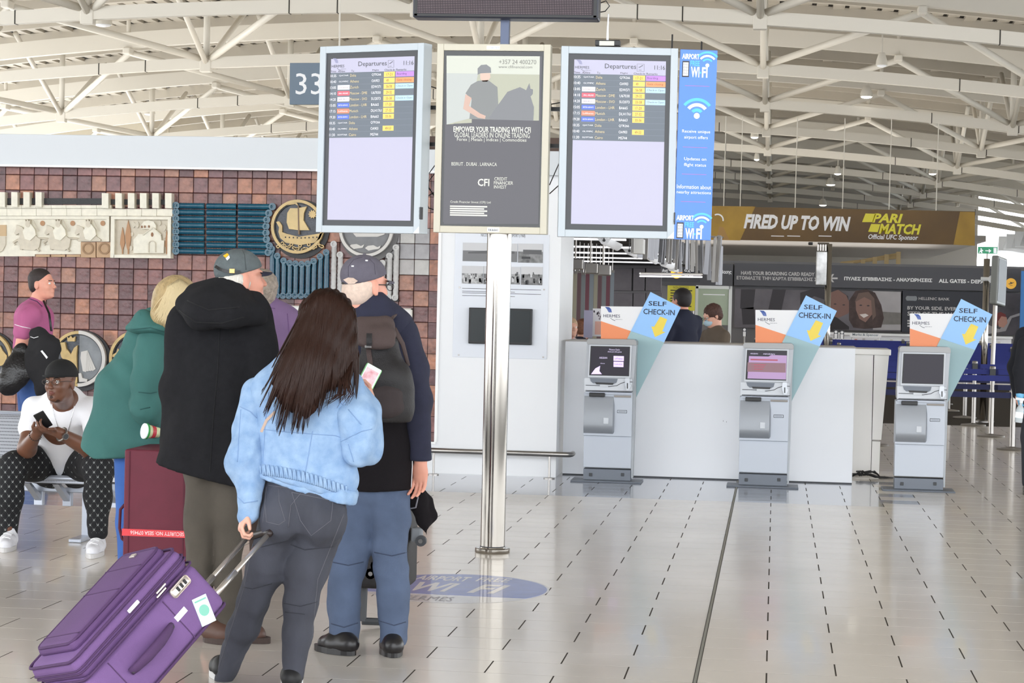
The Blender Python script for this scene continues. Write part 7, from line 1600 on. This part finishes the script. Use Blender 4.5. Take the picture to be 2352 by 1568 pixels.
pt = chain([J(118, 1080, 12.9), J(70, 1062, 12.62), J(28, 1072, 12.38)], [.115, .105, .085], .05)+chain([J(28, 1072, 12.38), J(24, 1140, 12.36), J(20, 1205, 12.40)], [.088, .080, .055], .04)+[cap(J(20, 1200, 12.40), J(18, 1222, 12.40), .052, .056, k=.02)]
pt += chain([J(172, 1080, 12.9), J(205, 1062, 12.62), J(226, 1076, 12.36)], [.115, .105, .088], .05)+chain([J(226, 1076, 12.36), J(224, 1140, 12.3), J(223, 1200, 12.26)], [.09, .080, .056], .04)+[cap(J(223, 1198, 12.26), J(224, 1222, 12.26), .055, .058, k=.02), ell(J(146, 1070, 12.9), (.17, .14, .11), k=.06)]
tr = sobj('trousers', pt, M_pat, t, .0085, fold=[(.004, 30, 5)]); bvt = surf(tr); b = MB(); d2 = MB()
sv, sf, sa, sb_, sc_, sd_ = text_geo('U', .02, 0)
row = 0; y = 1040
while y < 1222:
    x = -5+(8.5 if row % 2 else 0)
    while x < 262:
        d = ray(x, y).normalized(); h = bvt.ray_cast(CP, d)
        if h[0] is not None:
            n = h[1]; n = -n if n.dot(d) > 0 else n; rr_ = CU.cross(n).normalized(); uu = n.cross(rr_)
            if n.dot(-d) > .25: b.add([h[0]+n*.0012+rr_*((v[0]-sa)/(sb_-sa)-.5)*.009+uu*((v[1]-sc_)/(sd_-sc_)-.5)*.012 for v in sv], sf)
            for k in (1.3, 2.6):
                for sg in (-1, 1):
                    d = ray(x+sg*8.5*k/4, y+11*k/4).normalized(); h2 = bvt.ray_cast(CP, d)
                    if h2[0] is None: continue
                    n = h2[1]; n = -n if n.dot(d) > 0 else n
                    if n.dot(-d) < .3: continue
                    rr_ = CU.cross(n).normalized(); uu = n.cross(rr_); c = h2[0]+n*.001; d2.add([c+rr_*.0009+uu*.0009, c-rr_*.0009+uu*.0009, c-rr_*.0009-uu*.0009, c+rr_*.0009-uu*.0009], [(0, 1, 2, 3)])
        x += 17
    y += 11; row += 1
obj('letter_print', b, mat('print_pale', (214, 220, 218), .7), tr, world=True); obj('dotted_print', d2, mat('print_dots', (160, 168, 166), .7), tr, world=True, kind='stuff')
M_sn = mat('sneaker_white', (226, 226, 232), .6, var=.08, vs=30)
for h_, to_ in ((J(226, 1240, 12.30), J(210, 1262, 12.02)), (J(24, 1235, 12.42), J(10, 1250, 12.14))): add_shoe(t, h_, to_, M_sn, mat('rubber_white', (210, 208, 208), .5), 1.12, .12, laces=True)
b = MB()
for k in range(18): a = k*math.pi/9; wv_ = nrm(np.array(J(62, 1030, 12.40))-wL); e1 = nrm(np.cross(wv_, [0, 0, 1])); e2 = np.cross(wv_, e1); c = wL+wv_*.03+(e1*math.cos(a)+e2*math.sin(a))*.036; b.lathe([(.0005, -.005), (.005, 0), (.0005, .005)], tuple(c), 6)
obj('bead_bracelet', b, M_black, t, world=True, sm=True)
wv_ = nrm(np.array(J(212, 1035, 12.42))-wR); c = wR+wv_*.035; e1 = nrm(np.cross(wv_, [0, 0, 1])); e2 = np.cross(wv_, e1)
w_ = obj('watch', MB().tube([tuple(c+(e1*math.cos(a)+e2*math.sin(a))*.039) for a in [k*math.pi/10 for k in range(21)]], .006, 6, sx=1.6), M_steelb, t, world=True, sm=True)
cd_ = nrm(np.array(CP)-c); cd_ = nrm(cd_-wv_*(cd_@wv_)); obj('watch_face', MB().tube([tuple(c+cd_*.040), tuple(c+cd_*.052)], .021, 18), M_steelb, w_, world=True, sm=2); obj('dial', MB().tube([tuple(c+cd_*.052), tuple(c+cd_*.0535)], .016, 18), M_dark, w_, world=True)
ph = thing('phone', 'black phone held by the seated person in the white t-shirt', 'phone', J(101, 968, 12.16), rot=(R_(35), R_(-28), R_(10)))
obj('case', MB().box(-.034, .034, -.005, .005, -.05, .075, .005), M_black, ph); obj('screen', MB().box(-.03, .03, .005, .0058, -.045, .07), mat('phone_black', (30, 30, 40), .1), ph)
# ---------------------------------------------------------------- bench
be = thing('metal_bench', 'row of perforated grey metal seats against the ceramic wall', 'bench', (P(140, 1150, 12.9).x, 12.95, 0))
bx0 = be.location.x
M_perf = bpy.data.materials.new('perforated_metal'); M_perf.use_nodes = True
n_ = M_perf.node_tree.nodes; l_ = M_perf.node_tree.links; pb_ = n_['Principled BSDF']; pb_.inputs['Metallic'].default_value = .5; pb_.inputs['Roughness'].default_value = .4
vt = n_.new('ShaderNodeTexVoronoi'); vt.inputs['Scale'].default_value = 95; vt.inputs['Randomness'].default_value = 0; tc_ = n_.new('ShaderNodeTexCoord'); l_.new(tc_.outputs['Object'], vt.inputs['Vector'])
cr_ = n_.new('ShaderNodeValToRGB'); cr_.color_ramp.elements[0].position = .30; cr_.color_ramp.elements[0].color = lin((70, 74, 84)); cr_.color_ramp.elements[1].position = .36; cr_.color_ramp.elements[1].color = lin((190, 194, 204)); l_.new(vt.outputs['Distance'], cr_.inputs[0]); l_.new(cr_.outputs[0], pb_.inputs['Base Color'])
M_bm = mat('bench_metal', (182, 187, 198), .35, .5)
X_l = P(-140, 1100, 12.9).x-bx0; X_r = P(281, 1100, 12.9).x-bx0; nS = 2; wS = (X_r-X_l)/nS
zs = .425; zb_ = P(100, 949, 13.3).z
def prof(pts, x0, x1, th):
    v = []; f = []; n = len(pts)
    for y, z in pts: v += [(x0, y, z), (x1, y, z)]
    for y, z in pts: v += [(x0, y+th*.6, z-th), (x1, y+th*.6, z-th)]
    for i in range(n-1): a = 2*i; f += [(a, a+1, a+3, a+2), (2*n+a+2, 2*n+a+3, 2*n+a+1, 2*n+a), (a+2, a, 2*n+a, 2*n+a+2), (a+1, a+3, 2*n+a+3, 2*n+a+1)]
    f += [(0, 2*n, 2*n+1, 1), (2*n-2, 2*n-1, 4*n-1, 4*n-2)]; return MB().add(v, f)
for k in range(nS):
    x0 = X_l+wS*k+.012; x1 = X_l+wS*(k+1)-.012
    obj('seat', prof([(-.26, zs-.045), (-.262, zs-.02), (-.245, zs), (-.1, zs-.012), (.06, zs-.02), (.14, zs-.005)], x0, x1, .006), M_perf, be)
    obj('front_lip', MB().tube([(x0, -.255, zs-.018), (x1, -.255, zs-.018)], .017, 10), M_bm, be, sm=2)
    obj('backrest', prof([(.14, zs+.02), (.19, zs+.08), (.25, zs+.2), (.31, zb_-.03), (.34, zb_)], x0, x1, .006), M_perf, be)
    obj('top_lip', MB().tube([(x0, .34, zb_), (x1, .34, zb_)], .011, 8), M_bm, be, sm=2)
obj('beam', MB().box(X_l, X_r+.02, -.02, .06, zs-.13, zs-.06, .006), M_bm, be)
for x in (X_l+.1, -.17, .02, X_r-.06):
    b = MB()
    b.add([(x-.02, -.22, zs-.06), (x+.02, -.22, zs-.06), (x+.02, .02, zs-.20), (x-.02, .02, zs-.20), (x-.02, -.18, zs-.06), (x+.02, -.18, zs-.06), (x+.02, .06, zs-.18), (x-.02, .06, zs-.18)], [(0, 1, 2, 3), (7, 6, 5, 4), (0, 4, 5, 1), (1, 5, 6, 2), (2, 6, 7, 3), (3, 7, 4, 0)])
    b.box(x-.028, x+.028, .0, .05, zs-.22, zs-.06, .003); obj('bracket', b, M_bm, be)
for x in (X_l+.3, X_r-.25): obj('leg', MB().box(x-.03, x+.03, -.0, .05, .02, zs-.1, .004).box(x-.04, x+.04, -.22, .26, 0, .025, .006), M_bm, be)
# ---------------------------------------------------------------- walking man
Y = 16.4
t = thing('person', 'person walking past the ceramic wall in a pink t-shirt, carrying black bags', 'person', (P(75, 1130, Y).x, Y, 0))
hc = J(97, 652, Y); HL, q, R = head(hc, (.98, -.18, .04), s=1.0, neck=J(83, 705, Y))
wr = J(112, 822, Y-.32)
sobj('body', [(HL, .0065), (chain([J(82, 715, Y), J(75, 800, Y), J(75, 880, Y)], [.11, .12, .12], .05, (1, 0, 0), .75)+chain([J(75, 890, Y-.09), J(85, 1000, Y-.09), J(62, 1105, Y-.09)], [.07, .05, .04])+chain([J(72, 890, Y+.09), J(70, 1000, Y+.09), J(98, 1105, Y+.09)], [.07, .05, .04]), .016), (chain([J(60, 730, Y-.2), J(48, 800, Y-.25), wr], [.06, .048, .03], .02)+hand(wr, (.9, -.1, -.3), (0, .1, -1), (0, 1, 0), 1, .8), .0065),
   (chain([J(80, 730, Y+.2), J(80, 800, Y+.25), J(105, 830, Y+.2)], [.06, .048, .03], .02), .012)], SK2, t)
sobj('hair', [ell(q(0, -.022, .042), (.083, .100, .088), R), ell(q(0, -.05, -.02), (.078, .058, .06), R, k=.03), cap(q(-.08, .03, .02), q(-.08, .02, -.02), .006, .004, k=.01), ell(q(0, .10, .01), (.09, .03, .05), R, k=.01, sub=1)], mat('hair_dark', (46, 36, 34), .6, var=.2, vs=40, bump=.4, bs=150), t, .0065)
for k in (-1, 1):
    obj('eye', MB().lathe([(.0005, -.011), (.008, -.008), (.0115, 0), (.008, .008), (.0005, .011)], tuple(q(k*.033, .0845, .003)), 10), M_eye, t, world=True, sm=True); obj('eyebrow', MB().tube([tuple(q(k*.016, .099, .024)), tuple(q(k*.05, .087, .024))], .003, 6), mat('brow_dark', (50, 38, 34), .8), t, world=True)
M_pk = mat('tee_pink', (184, 98, 142), .85, var=.05, vs=10, bump=.2, bs=300)
ts_ = [cap(J(78, 730, Y), J(76, 800, Y), .15, .14, k=.05, fl=(0, 1, 0), ff=1.35), cap(J(76, 800, Y), J(74, 868, Y), .14, .135, k=.05, fl=(0, 1, 0), ff=1.25), ell(J(68, 722, Y-.17), (.085, .07, .08), k=.05), ell(J(78, 722, Y+.17), (.085, .07, .08), k=.05), cap(J(84, 698, Y), J(82, 712, Y), .068, .09, k=.03)]
te = sobj('t_shirt', ts_+[cap(J(60, 728, Y-.21), J(52, 762, Y-.24), .075, .070, k=.03), cap(J(80, 728, Y+.2), J(80, 762, Y+.24), .075, .068, k=.03)], M_pk, t, .009, fold=[(.004, 25, 5)])
seams('sleeve_trim', te, [[(34, 745), (50, 750), (70, 754)]], M_lt, .003, .002, 4); seams('collar_trim', te, [[(68, 686), (85, 692), (97, 704)]], mat('trim_navy', (50, 44, 78), .8), .004, .002, 4)
sobj('jeans', chain([J(75, 880, Y-.09), J(85, 1000, Y-.09), J(62, 1105, Y-.09)], [.12, .085, .065], .03)+chain([J(72, 880, Y+.09), J(70, 1000, Y+.09), J(98, 1105, Y+.09)], [.12, .085, .065], .03), mat('jeans_mid', (62, 92, 150), .9, var=.15, bump=.2, bs=300), t, .012)
xs_ = P(62, 1120, Y-.09).x; add_shoe(t, (xs_-.02, Y-.09, 0), (xs_+.2, Y-.1, 0), M_sb, M_sole); xs_ = P(98, 1120, Y+.09).x; add_shoe(t, (xs_-.02, Y+.09, 0), (xs_+.2, Y+.1, 0), M_sb, M_sole)
M_lea = mat('leather_black', (22, 20, 22), .3, bump=.4, bs=60)
bg_ = thing('bag', 'glossy black leather bag hanging low behind the walking person in pink', 'bag', J(30, 860, Y-.35)); sobj('pouch', chain([J(48, 812, Y-.32), J(40, 850, Y-.36), J(22, 878, Y-.38)], [.075, .12, .11], .05, (0, 1, 0), .5)+chain([J(20, 870, Y-.36), J(4, 872, Y-.36), J(32, 900, Y-.36)], [.05, .03, .02], .03, (0, 1, 0), .6), M_lea, bg_, .010, fold=[(.008, 30, 2), (.003, 70, 4)])
obj('strap', MB().tube([J(100, 690, Y-.1), J(113, 720, Y-.14), J(118, 760, Y-.2)], .010, 6, sx=.5), M_lea, bg_, world=True, sm=True)
jk_ = thing('jacket', 'black jacket draped over the forearm of the walking person in pink', 'jacket', J(100, 820, Y-.35)); sobj('cloth', chain([J(90, 770, Y-.33), J(108, 800, Y-.35), J(112, 860, Y-.36), J(95, 895, Y-.36)], [.075, .10, .10, .06], .05, (0, 1, 0), .6)+[cap(J(80, 775, Y-.34), J(78, 850, Y-.36), .05, .08, k=.05, fl=(0, 1, 0), ff=.6)], mat('cloth_black', (26, 25, 28), .85, bump=.3, bs=300), jk_, .009, fold=[(.010, 24, 6), (.004, 60, 1)])
bvj = surf(jk_.children[0]); patch('white_stripe', [(93, 806), (97, 804), (110, 820), (107, 824)], M_lt, jk_.children[0], bvj, .004)
b = MB(); z_ = P(62, 776, Y-.46); b.text('AXON', z_.x, z_.x+.085, z_.z-.02, z_.z+.006, z_.y, shear=.2) if False else None
seams('white_mark', jk_.children[0], [[(64, 770), (70, 773), (78, 776), (88, 773)]], M_lt, .003, .003, 3)
# ---------------------------------------------------------------- generic standing people
def stand(label, x, Y, Hh, f, hair, top, leg, skin, hairfn=None, lean=0.0, longh=0, mask=None, s=None, armf=.0, cat='person', glass=False, headf=None, hcurl=None, collar=True, dx=0.0):
    X = x+dx; s = Hh/1.75; f = nrm(f); r = np.array([f[1], -f[0], 0.]); B = lambda a, b_, z: np.array([X, Y, 0])+(r*a+f*(b_+lean*max(0, z-.9)))*s+np.array([0, 0, z*s])
    t = thing('person', label, cat, (X, Y, 0)); hf_ = nrm(headf) if headf is not None else f
    HL, q, R = head(B(0, .03+.02, 1.63), hf_, s=s, neck=B(0, 0, 1.42))
    L = [(HL, .0075)]
    arms = []; hands_ = []
    for k in (-1, 1):
        el = B(k*.25, -.02+armf*.3, 1.12); wr_ = B(k*.22, .05+armf*.9, .88+armf*.35); arms.append((B(k*.19, 0, 1.40), el, wr_))
        L.append((chain([B(k*.19, 0, 1.40), el, wr_], [.05*s, .04*s, .028*s], .02)+hand(wr_, nrm(wr_-el), -r*k*.8+f*.1-np.array([0, 0, .2]), f, s, .5), .007))
        L.append((chain([B(k*.09, 0, .9), B(k*.10, .02, .5), B(k*.10, -.02, .08)], [.07*s, .05*s, .035*s]), .016))
    L.append((chain([B(0, 0, 1.38), B(0, 0, 1.15), B(0, 0, .95)], [.11*s, .10*s, .12*s], .05, f, .7), .016))
    sobj('body', L, skin, t)
    hp = [ell(q(0, -.02, .03), (.092*s, .108*s, .098*s), R), ell(q(0, -.05, -.03), (.078*s, .06*s, .06*s), R, k=.03)]
    if longh: hp += [cap(q(0, -.07, 0), q(0, -.09, -longh), .075*s, .05*s, k=.04)]
    sobj('hair', hp+[ell(q(0, .115, -.02), (.07*s, .05*s, .075*s), R, k=.02, sub=1)], hair, t, .0075, fn=hcurl)
    for k in (-1, 1): obj('eye', MB().lathe([(.0005, -.011), (.008, -.008), (.0115, 0), (.008, .008), (.0005, .011)], tuple(q(k*.033, .084, .003)), 8), M_eye, t, world=True, sm=True)
    tp = chain([B(0, 0, 1.36), B(0, 0, 1.15), B(0, .01, .86)], [.17*s, .165*s, .175*s], .06, f, .66)+[ell(B(k*.13, 0, 1.38), (.08*s, .08*s, .07*s), k=.06) for k in (-1, 1)]+[cap(B(0, -.01, 1.42), B(0, -.01, 1.47), .08*s, .062*s, k=.03)]
    for a_, e_, w_ in arms: tp += chain([tuple(a_), tuple(e_), tuple(w_)], [.07*s, .062*s, .045*s], .04)
    o = sobj('top', tp, top, t, .010, fold=[(.004, 25, 7)])
    sobj('trousers', [p_ for k in (-1, 1) for p_ in chain([B(k*.085, 0, .92), B(k*.10, .02, .5), B(k*.10, -.02, .10)], [.11*s, .08*s, .065*s], .03)], leg, t, .013)
    for k in (-1, 1): h_ = B(k*.10, -.04, 0); add_shoe(t, h_, h_+f*.2, M_sb, M_sb, 1)
    if mask: sobj('face_mask', [ell(q(0, .070, -.052), (.060*s, .048*s, .045*s), R), ell(q(0, .105, -.045), (.03*s, .022*s, .035*s), R, k=.02)], mask, t, .0055)
    if glass:
        g_ = MB()
        for k in (-1, 1): g_.tube([tuple(q(k*.033+.022*math.cos(a), .116, .002+.016*math.sin(a))) for a in [i*math.pi/6 for i in range(13)]], .002, 5).tube([tuple(q(k*.056, .112, .006)), tuple(q(k*.085, -.01, .004))], .002, 5)
        obj('glasses', g_, M_black, t, world=True)
    return t, q, R
Yp = 22.4
stand('person in a dark navy suit behind the counter, dark hair, turned away', P(1572, 700, Yp).x, Yp, 1.74, (-.75, .66, 0), mat('hair_black', (34, 30, 32), .6), mat('suit_navy', (34, 38, 58), .9, bump=.2, bs=300), M_dark, SK2, glass=True, armf=.25, mask=mat('mask_white', (226, 232, 238), .8))
Yp = 20.9
stand('person with curly brown hair and a pale face mask looking down behind the counter', P(1645, 740, Yp).x, Yp, 1.58, (-.85, -.5, 0), mat('hair_curly', (74, 48, 40), .7, var=.3, vs=60), mat('hoodie_brown', (104, 92, 80), .95, bump=.3, bs=300), M_dark, SK1, hcurl=cf, mask=mat('mask_blue', (178, 204, 218), .8), glass=True, armf=.3, headf=(-.80, -.45, -.42))
hx = P(1318, 742, 20.6).x
stand('person with blond hair in a pale pink top at the left end behind the counter', P(1306, 760, 20.6).x, 20.6, 1.42, (.5, -.8, 0), mat('hair_ash', (190, 160, 130), .6, var=.2, vs=40), mat('top_pale_pink', (226, 200, 206), .9), M_dark, SK1, armf=.5)
stand('person with reddish short hair leaning over the counter beside the leaflet card', P(1334, 760, 21.3).x, 21.3, 1.40, (.6, .6, 0), mat('hair_red', (128, 84, 64), .6, var=.25, vs=50), M_nv, M_dark, SK1, armf=.4)
te_, q, R = stand('person in black at the right edge with a blue glove and spray bottle', P(2352, 1130, 18.6).x+.14, 18.6, 1.72, (-.2, -1, 0), mat('hair_black', (34, 30, 32), .6), mat('jacket_black', (26, 27, 34), .9, bump=.2, bs=300), mat('trousers_charcoal', (48, 50, 56), .9), SK2)
gw = P(2343, 905, 18.45); M_glv = mat('glove_blue', (110, 186, 230), .4)
sobj('glove', hand((gw.x, gw.y, gw.z), (.05, 0, -1), (.8, -.2, 0), (-.5, -.8, 0), 1.25, .6, thumb=.6)+[cap((gw.x, gw.y, gw.z+.05), (gw.x, gw.y, gw.z), .036, .036)], M_glv, te_, .006)
sobj('forearm_sleeve', chain([J(2354, 790, 18.5), J(2343, 850, 18.45), (gw.x, gw.y, gw.z+.03)], [.065, .058, .045], .03), mat('jacket_black', (26, 27, 34), .9), te_, .009)
sp = thing('spray_bottle', 'clear spray bottle held by the blue glove at the right edge', 'bottle', (P(2339, 970, 18.36).x, 18.36, P(2339, 970, 18.36).z), rot=(0, R_(6), 0))
obj('bottle', MB().lathe([(.030, 0), (.033, .006), (.033, .11), (.028, .13), (.012, .15), (.012, .17)], n=20), mat('bottle_clear', (214, 222, 226), .2, alpha=.85), sp, sm=2); obj('trigger_head', MB().lathe([(.016, .17), (.016, .19), (.01, .2)], n=12).box(-.05, .02, -.01, .01, .19, .212, .003), M_lt, sp); obj('label', MB().lathe([(.0335, .04), (.0335, .09)], n=20), M_wh, sp)
